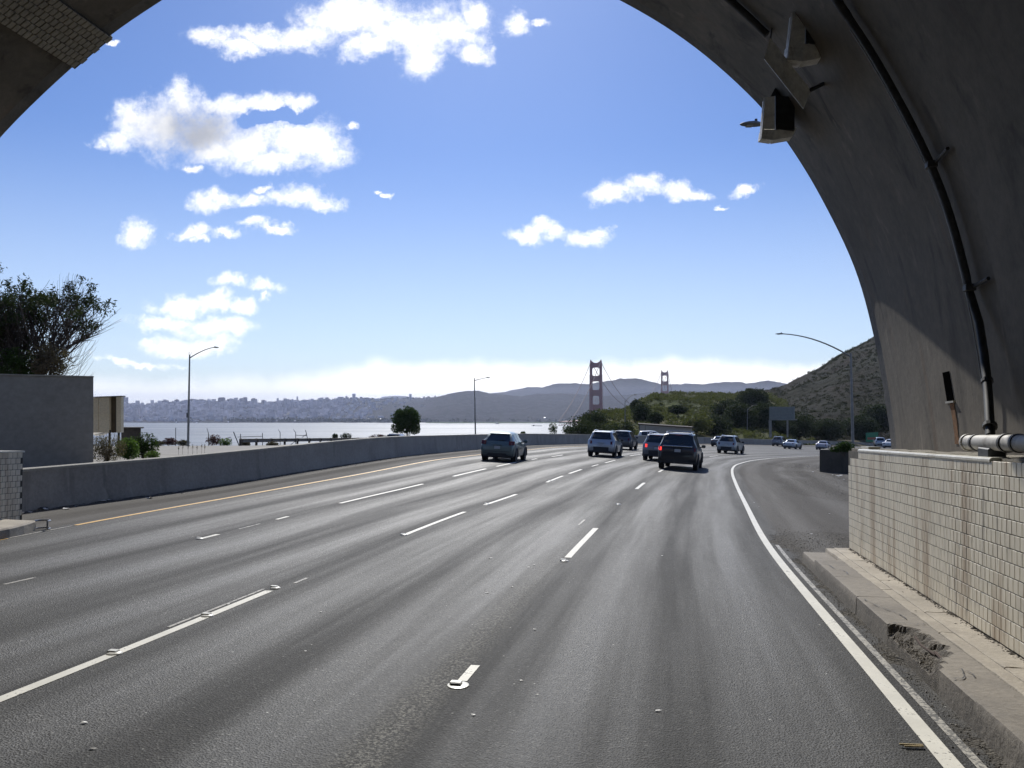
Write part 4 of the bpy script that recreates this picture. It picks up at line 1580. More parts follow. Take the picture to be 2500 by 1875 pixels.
# white painted tiles past the break, at the far end
for (a, b) in ((13.70, 13.98), (14.0, 14.24)):
    wl('capping_tile', wbox(a, b, NW + 0.16, NW + 0.34, ZT + 0.02, ZT + 0.07), M_CAP)
wl('broken_corner', wbox(13.66, 14.30, NW + 0.03, NW + 0.3, ZT - 0.2, ZT + 0.02), M_BROKEN)
wl('hole_shade', wbox(13.72, 14.08, NW + 0.008, NW + 0.1, ZT - 0.11, ZT - 0.015), M_DARKM)  # solid dark block in place of the shaded hole at the break

# ledge behind the tiles, rough on top
def rough_slab(s0, s1, n0, n1, z, amp, seed, ds_=0.08, dn_=0.06, depth=0.35):
    S = np.arange(s0, s1 + ds_, ds_); N_ = np.linspace(n0, n1, max(3, int((n1 - n0) / dn_)))
    vs, fs = [], []
    for a in S:
        for b in N_:
            h = (vnoise(np.array([a * 5]), np.array([b * 5]), seed, 4)[0] - .5) * amp
            h += amp * 0.8 * max(0, vnoise(np.array([a * 1.3]), np.array([b * 2]), seed + 1, 2)[0] - .55)
            vs.append(W(a, b, z + h))
    m_ = len(N_)
    for i in range(len(S) - 1):
        for j in range(m_ - 1):
            fs.append((i * m_ + j, (i + 1) * m_ + j, (i + 1) * m_ + j + 1, i * m_ + j + 1))
    o = len(vs)
    e0 = [W(a, n0, z - depth) for a in S]
    vs += e0
    for i in range(len(S) - 1):
        fs.append((i * m_, o + i, o + i + 1, (i + 1) * m_))
    o2 = len(vs)
    vs += [W(S[-1], b, z - depth) for b in N_]
    L = (len(S) - 1) * m_
    for j in range(m_ - 1):
        fs.append((L + j, L + j + 1, o2 + j + 1, o2 + j))
    return MB().add(vs, fs)


M_LEDGE = concrete('ledge_concrete', (0.26, 0.235, 0.19), (0.36, 0.33, 0.27), 5, bump=0.8, soot=0.5)
tun('ledge', rough_slab(0, 14.42, NW + 0.075, 3.75, ZT + 0.025, 0.05, 61, depth=1.9), M_LEDGE, smooth=False)

# left wall end
ZTL = -1.05
lwall = empty('tiled_wall', W(14.6, -14.15, -2.7), 'end of the pale tiled wall at the left edge beside the left kerb', 'wall')
wl('wall_core', wbox(8, 15.12, -14.75, -14.103, -3.0, ZTL - 0.01), M_GROUT, lwall, lwall.location)
ltr = MB()
ltl = [Vector((q_[0] * (TW * 1.25 - GAP) / (TW - GAP), q_[1], q_[2])) for q_ in tm_lo.v]
for r in range(12):
    zc = ZTL - ROW * (r + 0.5)
    for k in range(8):
        sc_ = 15.11 - TW * 1.25 * (k + 0.5) - (0.5 * TW if r % 2 else 0)
        c = W(sc_, -14.11, zc)
        R = te @ Matrix.Rotation(rng.normal(0, 0.012), 3, 'Z')
        q = MB().box((0, 0, 0), (TW * 1.25 - GAP, 0.026, ROW - GAP), bev=0.003)
        if r == 0 and k == 0: lt = mesh('tile', q, M_TILE)
        o = bpy.data.objects.new('tile', lt); COL.objects.link(o); o.parent = lwall
        o.matrix_basis = Matrix.Translation(c - lwall.location) @ R.to_4x4()
    for k in range(8, 54):
        sc_ = 15.11 - TW * 1.25 * (k + 0.5) - (0.5 * TW if r % 2 else 0)
        c = W(sc_, -14.11, zc)
        R = te @ Matrix.Rotation(rng.normal(0, 0.006), 3, 'Z')
        ltr.add([R @ q_ + c for q_ in ltl], tm_lo.f)
    # tiles on the end face
    for k in range(5):
        c = W(15.125, -14.17 - TW * (k + 0.5) - (0.03 if r % 2 else 0), zc)
        R = te @ Matrix.Rotation(math.pi / 2, 3, 'Z')
        o = bpy.data.objects.new('tile', tm); COL.objects.link(o); o.parent = lwall
        o.matrix_basis = Matrix.Translation(c - lwall.location) @ R.to_4x4()
wl('tile_field', ltr, M_TILE, lwall, lwall.location, kind='stuff')
wl('capping_tile', wbox(8, 15.15, -14.78, -14.08, ZTL - 0.005, ZTL + 0.03), M_CAP, lwall, lwall.location)
tun('ledge', wbox(-5, 15.0, -16.9, -14.76, -3.0, ZTL + 0.0), M_LEDGE)

# ------------------------------------------------------------------ right walkway with its broken kerb
walk = empty('walkway', W(9, 2.3, -2.45), 'raised concrete walkway beside the tiled wall with a smashed kerb', 'walkway')
walk['kind'] = 'structure'
del walk['category']
KN0, KN1 = 2.09, 2.47
HK = 0.22


def gz(s, n, up):
    """absolute point standing 'up' above the road"""
    return SN2P(s, n, up)


def slab(name, s0, s1, n0, n1, top, m, nz=10, edge_r=0.02, amp=0.004, seed=1, chip=None):
    S = np.linspace(s0, s1, max(3, int((s1 - s0) / 0.09)))
    prof = [(n0 - 0.015, -0.12), (n0 - 0.005, top * 0.5), (n0, top - edge_r), (n0 + edge_r * 0.4, top - edge_r * .3), (n0 + edge_r * 1.3, top)] + \
           [(n0 + (n1 - n0) * f_, top) for f_ in (0.25, 0.4, 0.55, 0.7, 0.85, 1.0)] + [(n1 + 0.001, -0.12)]
    rings = []
    for a in S:
        ring = []
        for (b, h) in prof:
            d = (vnoise(np.array([a * 6]), np.array([b * 6 + h * 4]), seed, 3)[0] - .5) * 2 * amp
            if chip is not None:
                b2, h2 = chip(a, b, h)
            else:
                b2, h2 = b, h
            ring.append(gz(a, b2 + (d if h < top else 0), h2 + (d if h >= top - .01 else 0)) - walk.location)
        rings.append(ring)
    return obj(name, MB().loft(rings, closed=True, cap=True), m, walk, smooth=35)


cuts = [14.15, 12.98, 11.45, 10.1]
for a, b in zip(cuts[1:], cuts[:-1]):
    slab('kerb_slab', a + 0.006, b - 0.004, KN0, KN1, HK - (0.05 if b > 14 else 0), M_KERB, seed=int(b * 7))
for a, b in ((5.0, 6.3), (2.6, 4.99), (0.2, 2.59), (-3, 0.19)):
    slab('kerb_slab', a + 0.006, b - 0.004, KN0, KN1, HK, M_KERB, seed=int(b * 7 + 30))
for a, b in ((12.3, 14.3), (10.6, 12.29), (8.4, 10.59), (6.2, 8.39), (3.4, 6.19), (-3, 3.39)):
    slab('walkway_slab', a + 0.005, b - 0.004, 2.478, 2.60, HK + 0.004, M_SLABW, seed=int(b * 5), amp=0.006)
for a, b in ((12.9, 14.32), (11.2, 12.89), (9.3, 11.19), (7.2, 9.29), (5.0, 7.19), (-3, 4.99)):
    slab('walkway_slab', a + 0.005, b - 0.004, 2.606, 2.862, HK + 0.012, M_SLABW, seed=int(b * 9), amp=0.007)


def broken():
    """the smashed stretch: core of rubble sagging towards the road"""
    S = np.linspace(6.296, 10.104, 130); N_ = np.linspace(KN0 + 0.004, KN1 - 0.004, 16)
    vs, fs = [], []
    HL = []
    for a in S:
        t = (a - 7.15) / 1.72
        wob = vnoise(np.array([a * 4.0]), np.array([2.0]), 93, 3)[0]
        reach = (0.30 + 0.75 * wob) * float(sstep(0.0, 0.22, t + (wob - .5) * .2) * sstep(1.0, 0.72, t + (wob - .5) * .2))
        for k, b in enumerate(N_):
            f_ = (b - N_[0]) / (N_[-1] - N_[0])
            wb_ = (vnoise(np.array([a * 13]), np.array([b * 13]), 94, 3)[0] - .5) * 0.35
            hole = float(sstep(0.0, 0.22, reach - f_ + wb_ * (reach > 0.02)))
            slope = max(0.0, 1 - f_ / max(reach, 0.05)) if reach > 0.02 else 0
            rub = (vnoise(np.array([a * 19]), np.array([b * 19]), 91, 4)[0] - .5)
            h = HK - 0.003 - hole * (0.035 + 0.085 * slope) + rub * 0.075 * hole
            if k == 0: h = min(h, HK - 0.014)
            HL.append(hole)
            vs.append(gz(a, b, h) - walk.location)
    m_ = len(N_)
    for i in range(len(S) - 1):
        for j in range(m_ - 1):
            fs.append((i * m_ + j, (i + 1) * m_ + j, (i + 1) * m_ + j + 1, i * m_ + j + 1))
    o = len(vs)
    for a in S:
        vs.append(gz(a, KN0 - 0.010, -0.12) - walk.location)
    for i in range(len(S) - 1):
        fs.append((i * m_, o + i, o + i + 1, (i + 1) * m_))
    o_ = obj('broken_kerb', MB().add(vs, fs), M_KERB, walk, label='smashed stretch of kerb with crumbled core', recalc=False)
    o_.data.materials.append(M_BROKEN)
    for pl_ in o_.data.polygons:
        if max((HL[q] if q < len(HL) else 0) for q in pl_.vertices) > 0.12:
            pl_.material_index = 1
    return o_


bo = broken()
up_face(bo)
# exposed reinforcing bars
bar = MB().tube([gz(8.45, 2.27, 0.17), gz(8.1, 2.24, 0.155), gz(7.75, 2.26, 0.16)], 0.011, 6).tube([gz(7.8, 2.27, 0.175), gz(7.3, 2.25, 0.165)], 0.014, 6)
bar.v = [tuple(Vector(q) - walk.location) for q in bar.v]
obj('reinforcing_bar', bar, M_REBAR, walk)
# cracks as thin dark grooves
def crack(pts, w=0.006):
    vs, fs = [], []
    P_ = []
    for (s, n) in catmull(pts, 5):
        P_.append((s + rng.uniform(-.02, .02), n + rng.uniform(-.008, .008)))
    for i, (s, n) in enumerate(P_):
        ww = w * (0.4 + rng.random())
        vs += [gz(s + ww, n - ww, HK + 0.0085) - walk.location, gz(s - ww, n + ww, HK + 0.0085) - walk.location]
    for i in range(len(P_) - 1):
        fs.append((2 * i, 2 * i + 1, 2 * i + 3, 2 * i + 2))
    obj('crack', MB().add(vs, fs), M_DARKM, walk, recalc=False)


crack([(12.6, 2.12), (12.4, 2.2), (12.1, 2.22), (11.9, 2.31), (11.6, 2.3)])
crack([(9.9, 2.13), (9.5, 2.2), (9.2, 2.3), (8.9, 2.33)])
crack([(8.7, 2.14), (8.72, 2.25), (8.69, 2.36), (8.73, 2.46)], 0.004)
crack([(7.15, 2.2), (7.0, 2.3), (6.9, 2.28)])
crack([(6.8, 2.1), (6.85, 2.2), (7.1, 2.26)], 0.004)
# soil in the joint against the wall, rubble on the walkway
def pebbles(name, n, where, size, m, label, seedk=0):
    vs, fs = [], []
    base = [(1, 0, 0), (-1, 0, 0), (0, 1, 0), (0, -1, 0), (0, 0, 1), (0, 0, -1)]
    bf = [(0, 2, 4), (2, 1, 4), (1, 3, 4), (3, 0, 4), (2, 0, 5), (1, 2, 5), (3, 1, 5), (0, 3, 5)]
    for k in range(n):
        p = where()
        if p is None: continue
        r = rng.uniform(*size) * (1 + 1.2 * rng.random() ** 6)
        a = rng.uniform(0, 6.28)
        o = len(vs)
        for (x, y, z) in base:
            j = rng.uniform(0.6, 1.25)
            X_, Y_ = x * math.cos(a) - y * math.sin(a), x * math.sin(a) + y * math.cos(a)
            vs.append((p[0] + X_ * r * j, p[1] + Y_ * r * j, p[2] + z * r * 0.6 * j))
        fs += [tuple(q + o for q in f_) for f_ in bf]
    return obj(name, MB().add(vs, fs), m, kind='stuff', label=label, recalc=False)


def w_gutter():
    s = 14.5 - 12 * rng.random() ** 1.2
    n = 1.80 + abs(rng.normal(0, 0.16)); n = 2.07 - abs(rng.normal(0, 0.10))
    if n < 1.8: return None
    return gz(s, n, 0.004)


def w_end():
    s = rng.normal(16.6, 1.3); n = rng.normal(3.0, 0.8)
    if n < 1.95 or s < 14.3: return None
    if n > 3.3 and s < 15.5 and False: return None
    return gz(s, n, 0.004)


def w_verge():
    c = random.choice(((2040, 1165), (2000, 1140), (2080, 1190), (1970, 1142), (2110, 1210)))
    q = onroad(*c)
    x = q.x + rng.normal(0, 1.4); y = q.y + rng.normal(0, 2.2)
    return (x, y, float(zroad(x, y)) + 0.005)


pebbles('gravel', 1800, w_gutter, (0.003, 0.007), M_GRAVEL, 'grit and small stones in the right gutter')
pebbles('gravel', 1500, w_end, (0.004, 0.010), M_GRAVEL, 'loose gravel drift at the end of the walkway')
pebbles('gravel', 1500, w_verge, (0.008, 0.022), M_GRAVEL, 'gravel verge by the dark concrete block')
pebbles('rubble', 420, lambda: gz(rng.uniform(7.4, 8.7), 2.10 + abs(rng.normal(0, 0.08)), 0.10 + rng.uniform(0, .05)), (0.004, 0.012), M_KERB, 'crumbled concrete in the smashed kerb')
pebbles('gravel', 900, lambda: gz(rng.uniform(15.8, 40), 0, 0) if False else (lambda s: SN2P(s, float(np.interp(s, SGRID, NB)) + abs(rng.normal(0, 0.18)) + 0.05, 0.006))(rng.uniform(16, 45)), (0.008, 0.03), M_GRAVEL, 'grit along the foot of the barrier')
pebbles('soil', 900, lambda: gz(rng.uniform(5, 14.2), 2.86 - abs(rng.normal(0, 0.025)), HK + 0.012), (0.006, 0.016), M_BROKEN, 'dark soil in the joint under the tiled wall')

# left kerb
kz0 = sn(*onroad(95, 1300)[:2])
lk = empty('kerb', SN2P(kz0[0], kz0[1]), 'low left kerb with a rusted broken steel nose beside the tunnel mouth', 'kerb')
def lslab(s0, s1, n0, n1, top, m, name):
    S = np.linspace(s0, s1, 20)
    rings = []
    for a in S:
        t = sstep(s1 - 0.9, s1, a)
        nn1 = n1 - (n1 - n0) * 0.25 * t
        rings.append([SN2P(a, q, h) - lk.location for q, h in ((n0, -0.1), (n0, top), (nn1 - 0.03, top), (nn1, top - 0.03), (nn1 + 0.015, -0.1))])
    obj(name, MB().loft(rings), m, lk)
KE = kz0[0] + 0.25
lslab(5, KE, -14.1, kz0[1] + 0.0, 0.20, M_SLABW, 'kerb_slab')
nose = []
for k in range(9):
    a = math.pi * (k / 8)
    nose.append(SN2P(KE + 0.02 + 0.18 * math.sin(a), kz0[1] - 0.25 - 0.16 * math.cos(a) + 0.05, 0.19) - lk.location)
obj('steel_nose', MB().tube(nose, 0.02, 6), M_STEEL, lk)
nose2 = [q + Vector((0, 0, -0.16)) for q in nose]
obj('steel_nose', MB().tube(nose2, 0.016, 6), M_STEEL, lk)
obj('nose_post', MB().tube([nose[4], nose2[4]], 0.018, 6).tube([nose[8], nose2[8]], 0.018, 6), M_STEEL, lk)

# ------------------------------------------------------------------ pipes on the right
hp = empty('water_pipe', W(8.5, 3.02, -0.45), 'thick pale horizontal pipe resting above the tiled wall', 'pipe')
def rel(e, mb):
    mb.v = [tuple(Vector(q) - e.location) for q in mb.v]
    return mb
PNN, PZ = 3.02, -0.60
pa = W(9.22, PNN, 0); pa.z = ray(2337, 1080)[1] * pa.y
pb = W(1.0, PNN, 0); pb.z = pa.z + 0.0416 * 8.2 - 0.0
RP = 0.078
obj('pipe', rel(hp, MB().tube([pa, pb], RP, 24)), M_PIPE, hp, smooth=40)
def on_pipe(s):
    f_ = (9.22 - s) / 8.22
    return pa.lerp(pb, f_)
for s in (9.17, 8.92, 8.18, 7.92):
    q = on_pipe(s); d = (pb - pa).normalized()
    obj('pipe_band', rel(hp, MB().tube([q - d * 0.022, q + d * 0.022], RP + (0.012 if s != 8.92 and s != 7.92 else 0.009), 24)), M_PIPE if s in (9.17,) else M_PIPED, hp, smooth=40)
for s in (8.55, 4.5):
    q = on_pipe(s)
    obj('support_block', rel(hp, MB().box((q.x, q.y, q.z - 0.17), (0.16, 0.30, 0.26), rz=-0.2, bev=0.02)), M_DARKM, hp)

vp = empty('drain_pipe', on_vault(9.8, -0.5, 0.08), 'dark pipe clinging to the right leg of the vault down to the pale pipe', 'pipe')
path = [P(2418, 1064, 7.86), P(2417, 1040, 7.95), P(2414, 985, 8.15), P(2410, 930, 8.4), P(2402, 860, 8.62), P(2391, 790, 8.78)]
for z in np.linspace(1.05, 4.35, 20):
    path.append(on_vault(9.8, z, 0.075))
obj('pipe', rel(vp, MB().tube(path, 0.044, 12)), M_PIPED, vp, smooth=50)
for c, r in ((1, 0.066), (3, 0.058)):
    p_ = path[c]; d = (path[c + 1] - path[c]).normalized()
    obj('flange', rel(vp, MB().tube([p_ - d * 0.02, p_ + d * 0.02], r, 12)), M_PIPED, vp)
for z in (1.12, 2.55):
    a_ = on_vault(9.8, z, 0.07)
    obj('clamp', rel(vp, MB().box(tuple(a_), (0.11, 0.12, 0.08), rz=-0.2, bev=0.01).tube([on_vault(9.8, z, 0.04), on_vault(9.35, z + 0.01, 0.03)], 0.022, 6)), M_PIPED, vp)
# branch: boxed elbow to the lamp, near the top
top = path[-1]
obj('pipe', rel(vp, MB().tube([top, on_vault(9.75, 4.6, 0.09), on_vault(9.6, 5.0, 0.09), on_vault(9.5, 6.0, 0.08), on_vault(9.5, 7.4, 0.08)], 0.05, 10)), M_PIPED, vp, smooth=50)
cable = [on_vault(10.05, z, 0.03) for z in np.linspace(-0.6, 4.3, 24)]
cb_ = empty('cable', cable[0], 'thin cable running beside the dark vault pipe', 'cable')
obj('wire', rel(cb_, MB().tube(cable, 0.008, 5)), M_STEEL, cb_)
cond = [on_vault(12.1, z, 0.05) for z in np.linspace(5.35, 8.3, 14)]
cn = empty('conduit', cond[0], 'dark conduit curving up the vault near the mouth above the slanted panel', 'conduit')
obj('conduit_run', rel(cn, MB().tube(cond, 0.055, 8)), M_PIPED, cn, smooth=50)

# ------------------------------------------------------------------ fixtures hung from the vault
def prism_px(front, Y, back_off):
    a = [P(x, y, Yq) for (x, y), Yq in zip(front, Y if hasattr(Y, '__len__') else [Y] * len(front))]
    b = [q + Vector(back_off) for q in a]
    return MB().loft([a, b])


def fixture(x0, x1, xs, y0, y1, yb, Y, name_label, arm_to):
    """upright pale housing with a flared foot and a dark back box"""
    base = P((x0 + x1) / 2, y1, Y)
    t = empty('light_housing', base, name_label, 'light fixture')
    back = Vector((0.06, 0.30, 0.0))
    k = (x1 - x0)
    obj('housing', rel(t, prism_px([(x0 + k * 0.28, y0), (x1, y0 - 4), (x1, y1), (x0 + 3, y1)], [Y, Y, Y, Y], Vector((-0.02, 0.02, 0)))), M_BOX, t)
    obj('side_flange', rel(t, prism_px([(x0 + k * 0.25, y0 + 4), (x0 + k * 0.31, y0 + 4), (x0 + k * 0.2, y1), (x0, y1 + 20)], [Y - .01, Y - .01, Y - .01, Y - .05], Vector((0.0, 0.12, 0)))), M_BOX, t)
    obj('foot', rel(t, prism_px([(x0, yb - 4), (x0 + 3, y1 + 1), (x1, y1 + 1), (x1 - k * 0.15, yb)], [Y - .03, Y, Y, Y - .03], Vector((0.02, 0.25, 0.02)))), M_BOX, t)
    obj('back_box', rel(t, prism_px([(x1 + 1, y0 - 4), (xs, y0 - 2), (xs, y1 + 2), (x1 + 1, y1)], Y + 0.01, Vector((0.05, 0.40, 0.02)))), M_DARKM, t)
    obj('bracket', rel(t, prism_px([(x1 - k * 0.1, y1 + 3), (xs + 6, y1 - 4), (xs - 6, yb - 8), (x1 - k * 0.15, yb)], [Y, Y + .1, Y + .1, Y], Vector((0.02, 0.2, 0)))), M_BOX, t)
    obj('arm', rel(t, prism_px(arm_to, Y + 0.25, Vector((0.05, 0.06, 0.04)))), M_DARKM, t)
    return t


fixture(1859, 1892, 1940, 238, 315, 342, 12.6, 'pale metal light housing hanging over the arch edge, lower of the two', [(1900, 200), (1930, 205), (1925, 240), (1880, 238)])
fixture(1924, 1966, 2010, 30, 105, 150, 10.6, 'pale metal light housing higher up under the vault', [(2000, 104), (2092, 104), (2080, 141), (2000, 138)])
t = empty('slanted_panel', P(1920, 180, 10.7), 'long pale slanted panel hung between the two light housings', 'panel')
obj('panel', rel(t, prism_px([(1880, 92), (1980, 220), (1961, 265), (1865, 143)], [10.5, 10.9, 10.8, 10.4], Vector((0.02, 0.05, 0.01)))), M_BOX, t)
obj('hanger', rel(t, MB().tube([P(1881, 96, 10.52), P(1886, 60, 12.0)], 0.012, 6).tube([P(1974, 222, 10.9), P(2040, 190, 11.3)], 0.03, 6)), M_DARKM, t)

# ------------------------------------------------------------------ concrete barrier and what stands beyond it
def build_barrier():
    S = np.concatenate([np.arange(15.9, 60, 1.0), np.arange(60, 292, 2.5)])
    N_ = np.interp(S, SGRID, NB)
    d = np.gradient(np.stack([S, N_], -1), axis=0); d /= np.linalg.norm(d, axis=1)[:, None]
    nr = np.stack([d[:, 1], -d[:, 0]], -1)           # away from the road
    t = empty('concrete_barrier', SN2P(S[0], N_[0]), 'long plain concrete barrier along the left of the highway', 'barrier')

    def sweep(prof):
        rings = []
        for i in range(len(S)):
            q0 = SN2P(S[i], N_[i])
            r = []
            for (o, h) in prof:
                a = (S[i] + nr[i, 0] * o, N_[i] + nr[i, 1] * o)
                p = SN2P(a[0], a[1])
                jj = (vnoise(np.array([S[i] * 0.5]), np.array([o * 3.0]), 8, 3)[0] - .5) * 0.02
                r.append(Vector((p.x, p.y, q0.z + h + (jj if h > .5 else 0))) - t.location)
            rings.append(r)
        return MB().loft(rings)
    # (S, n) frame: moving away from the road means smaller n on the left
    nr_ok = nr[5, 1] < 0
    if not nr_ok:
        nr[:] = -nr
    obj('barrier_wall', sweep([(-0.02, -0.5), (-0.02, 0.10), (0.05, 0.35), (0.075, 0.965), (0.335, 0.965), (0.36, 0.3), (0.42, -0.6)]), M_BARR, t, smooth=30)
    obj('barrier_lit_top', sweep([(0.06, 0.967), (0.062, 1.025), (0.08, 1.04), (0.33, 1.04), (0.35, 1.025), (0.35, 0.967)]), M_BARRTOP, t, smooth=30)  # paler strip standing for the sunlit top of the barrier
    # cast joints
    return t


build_barrier()

# big plain grey wall at the left
gw = empty('grey_wall', P(114, 1110, 30), 'tall plain dark grey wall standing behind the barrier at the left edge', 'wall')
def prism_world(e, pts, Y, off, name, m, **kw):
    obj(name, rel(e, prism_px(pts, Y, Vector(off))), m, e, **kw)
prism_world(gw, [(-260, 910), (228, 921.5), (228, 1145), (-260, 1200)], [27, 30, 30, 27], (-0.31, 0.55, 0), 'wall_panel', M_WALLD)
prism_world(gw, [(-260, 906), (229, 918), (229, 921), (-260, 909.6)], [26.97, 29.97, 29.97, 26.97], (-0.33, 0.60, 0), 'top_rim', M_BARRTOP)  # thin paler strip: the wall's lit upper edge given as colour
prism_world(gw, [(78, 922), (79, 922), (79, 1150), (78, 1150)], [29.06, 29.07, 29.07, 29.06], (0, 0.03, 0), 'joint', M_DARKM)
# tan panels beyond
tw = empty('tan_panel_structure', P(262, 1056, 44), 'tan panelled structure with one dark upright panel beside the grey wall', 'wall')
prism_world(tw, [(212, 972), (240, 970.5), (240, 1056), (212, 1056)], 44, (0, 0.3, 0), 'panel', M_TANW)
prism_world(tw, [(241, 970.5), (266, 969.5), (266, 1056), (241, 1056)], 44, (0, 0.3, 0), 'panel', M_TANW)
prism_world(tw, [(267, 969.5), (283, 969), (283, 1056), (267, 1056)], 44.25, (0, 0.1, 0), 'panel', simple('brown_panel', (0.10, 0.075, 0.045), 0.8, var=0.3, scale=2), label='dark brown recessed panel')
prism_world(tw, [(284, 969), (295.5, 968.5), (295.5, 1056), (284, 1056)], 44, (0, 0.3, 0), 'panel', M_TANW)
prism_world(tw, [(212, 1009.5), (266, 1009.5), (266, 1011), (212, 1011)], 43.96, (0, 0.06, 0), 'rail', M_TANW)
prism_world(tw, [(210, 969), (297, 966), (297, 968), (210, 971)], 43.93, (0, 0.45, 0), 'top_rim', M_DARKM)
for x in (225, 268, 290):
    obj('post', rel(tw, MB().tube([P(x, 1050, 44.1), P(x, 1050, 44.1) - Vector((0, 0, 1.4))], 0.06, 6)), M_DARKM, tw)
# low dark shed roof and fence behind the bushes
sh = empty('low_dark_shed', P(330, 1065, 46), 'low dark shed with a flat roof behind the bushes', 'shed')
prism_world(sh, [(296, 1045), (344, 1045), (344, 1085), (296, 1085)], 46, (-1.12, 2.4, 0), 'wall', simple('dark_timber', (0.05, 0.047, 0.05), 0.8, var=0.3, scale=4))
prism_world(sh, [(294, 1043), (352, 1043), (350, 1046), (294, 1046)], 45.8, (-1.3, 2.8, -0.05), 'roof', M_DARKM)
prism_world(sh, [(228, 1055), (262, 1054), (248, 1060), (228, 1061)], [45, 47, 46, 44.6], (0, 0.2, -0.08), 'tarpaulin', M_BARRTOP)


# ------------------------------------------------------------------ plants
def tree(name, base, label, skeleton_seed, height, spread, leaf_m, nleaf, leaf_size, dens_top=0.6, twigs=True, levels=4, lean=(0, 0), bark=M_BARK, leaf_at=0.35, asp=0.28):
    r_ = random.Random(skeleton_seed)
    t = empty(name, base, label, 'tree')
    wood = MB(); tw = MB()
    tips = []

    def grow(p, d, L, r, lev):
        n = 4
        pts = [p]; rad = [r]
        for k in range(n):
            d = (d + Vector((r_.gauss(0, .14), r_.gauss(0, .14), r_.gauss(0.03, .08)))).normalized()
            pts.append(pts[-1] + d * L / n); rad.append(r * (1 - 0.5 * (k + 1) / n))
        (wood if lev < 2 else tw).tube(pts, rad, 7 if lev == 0 else (5 if lev < 2 else 3), cap=False)
        if lev >= levels - 1:
            tips.append((pts[-1], d)); tips.append((pts[-2], d)); return
        nb = 4 if lev == 0 else (4 if lev < 3 else 3)
        for k in range(nb):
            f_ = 0.45 + 0.55 * (k + r_.random()) / nb
            i = min(int(f_ * n), n - 1)
            q = pts[i].lerp(pts[i + 1], f_ * n - i)
            a = r_.uniform(0, 6.28)
            side = Vector((math.cos(a), math.sin(a), r_.uniform(0.1, 0.9)))
            dd = (d * 0.75 + side * spread).normalized()
            grow(q, dd, L * r_.uniform(0.58, 0.82), max(r * 0.5, 0.006), lev + 1)
        grow(pts[-1], d, L * 0.7, r * 0.45, lev + 1)
    nst = 3
    for k in range(nst):
        a = r_.uniform(0, 6.28)
        grow(Vector((math.cos(a) * .15, math.sin(a) * .15, 0)), Vector((math.cos(a) * 0.35 + lean[0], math.sin(a) * 0.35 + lean[1], 1)).normalized(), height * 0.42, height * 0.030, 0)
    obj('trunk', wood, bark, t, smooth=True)
    obj('branches', tw, bark, t, kind='stuff')
    tp = np.array([list(p) for p, d in tips]); td = np.array([list(d) for p, d in tips])
    z = tp[:, 2]
    w = np.clip((z - z.min()) / (z.max() - z.min()), 0, 1)
    keepn = vnoise(tp[:, 0] * 1.1 + 20, tp[:, 2] * 1.1 + tp[:, 1] * .9 + 20, skeleton_seed, 3)
    sel = np.where((keepn + (w - 0.5) * dens_top) > leaf_at)[0]
    if len(sel) == 0: sel = np.arange(len(tp))
    cen = rng.choice(sel, min(len(sel), max(60, nleaf // 45)), replace=False)
    idx = rng.choice(cen, nleaf)
    c = tp[idx] + rng.normal(0, 1, (nleaf, 3)) * leaf_size * 1.35
    V = leaf_quads(c, leaf_size, aspect=asp)
    quads('crown', V, leaf_m, parent=t, kind='stuff')
    return t


# left tree, behind the grey wall (only its upper part shows over the wall)
b = P(60, 985, 36); b.z = float(zside(b.x, b.y)) - 0.3
tree('tree', P(52, 985, 36) * 1.0 + Vector((0, 0, -2.2)), 'wind-bent tree with bare twigs rising behind the grey wall', 12, 8.0, 0.66, M_LEAF1, 12000, 0.10, dens_top=0.75, levels=5, leaf_at=0.46, lean=(0.03, 0))
tree('tree', P(-30, 985, 37) * 1.0 + Vector((0, 0, -2.2)), 'leafy tree cut by the left edge of the picture', 21, 6.6, 0.8, M_LEAF1, 7000, 0.085, dens_top=0.6, levels=5, leaf_at=0.52)
# thicket that darkens the foot of the tree
for (px, py, w_, h_, m_, lb) in ((35, 890, 1.15, 0.75, M_LEAF2, 'dark thicket at the foot of the left tree over the wall'), (120, 880, 0.95, 0.8, M_DRY, 'brownish thicket among the tree stems over the wall')):
    c = P(px, py, 35)
    t = empty('shrub', Vector((c.x, c.y, c.z - 1.6)), lb, 'shrub')
    st = MB()
    for k in range(40):
        a = rng.uniform(0, 6.28); r = rng.uniform(0.2, 0.9)
        st.tube([Vector((0, 0, 0)), Vector((math.cos(a) * r * w_ * .6, math.sin(a) * r * .4, 1.2)), Vector((math.cos(a) * r * w_, math.sin(a) * r * .6, 1.6 + h_ * rng.uniform(.2, 1)))], [0.02, 0.012, 0.005], 3, cap=False)
    obj('stems', st, M_BARK, t, kind='stuff')
    quads('crown', leaf_quads(blob_points((0, 0, 1.6), (w_, 0.7, h_), 2600, seed=3, gap=0.45), 0.07, aspect=0.35), m_, parent=t, kind='stuff')
# right spray of bare twigs
t = empty('bare_twigs', P(150, 990, 36), 'spray of bare curved twigs on the right side of the left tree', 'branch')
st = MB()
for k in range(110):
    y0 = rng.uniform(720, 930); x1 = rng.uniform(150, 240) - max(0, 780 - y0) * 0.5; y1 = y0 - rng.uniform(10, 120)
    a_, b_ = P(rng.uniform(100, 150), y0 + 30, 36 + rng.uniform(-.6, .6)), P(x1, max(y1, 680) + rng.uniform(-10, 30), 36 + rng.uniform(-.6, .6))
    m1 = a_.lerp(b_, 0.5) + Vector((0.25, 0, -0.2))
    st.tube([q - t.location for q in (a_, m1, b_, b_ + Vector((0.04, 0, 0.12)))], [0.014, 0.009, 0.005, 0.004], 3, cap=False)
obj('twig', st, M_BARK, t, kind='stuff')


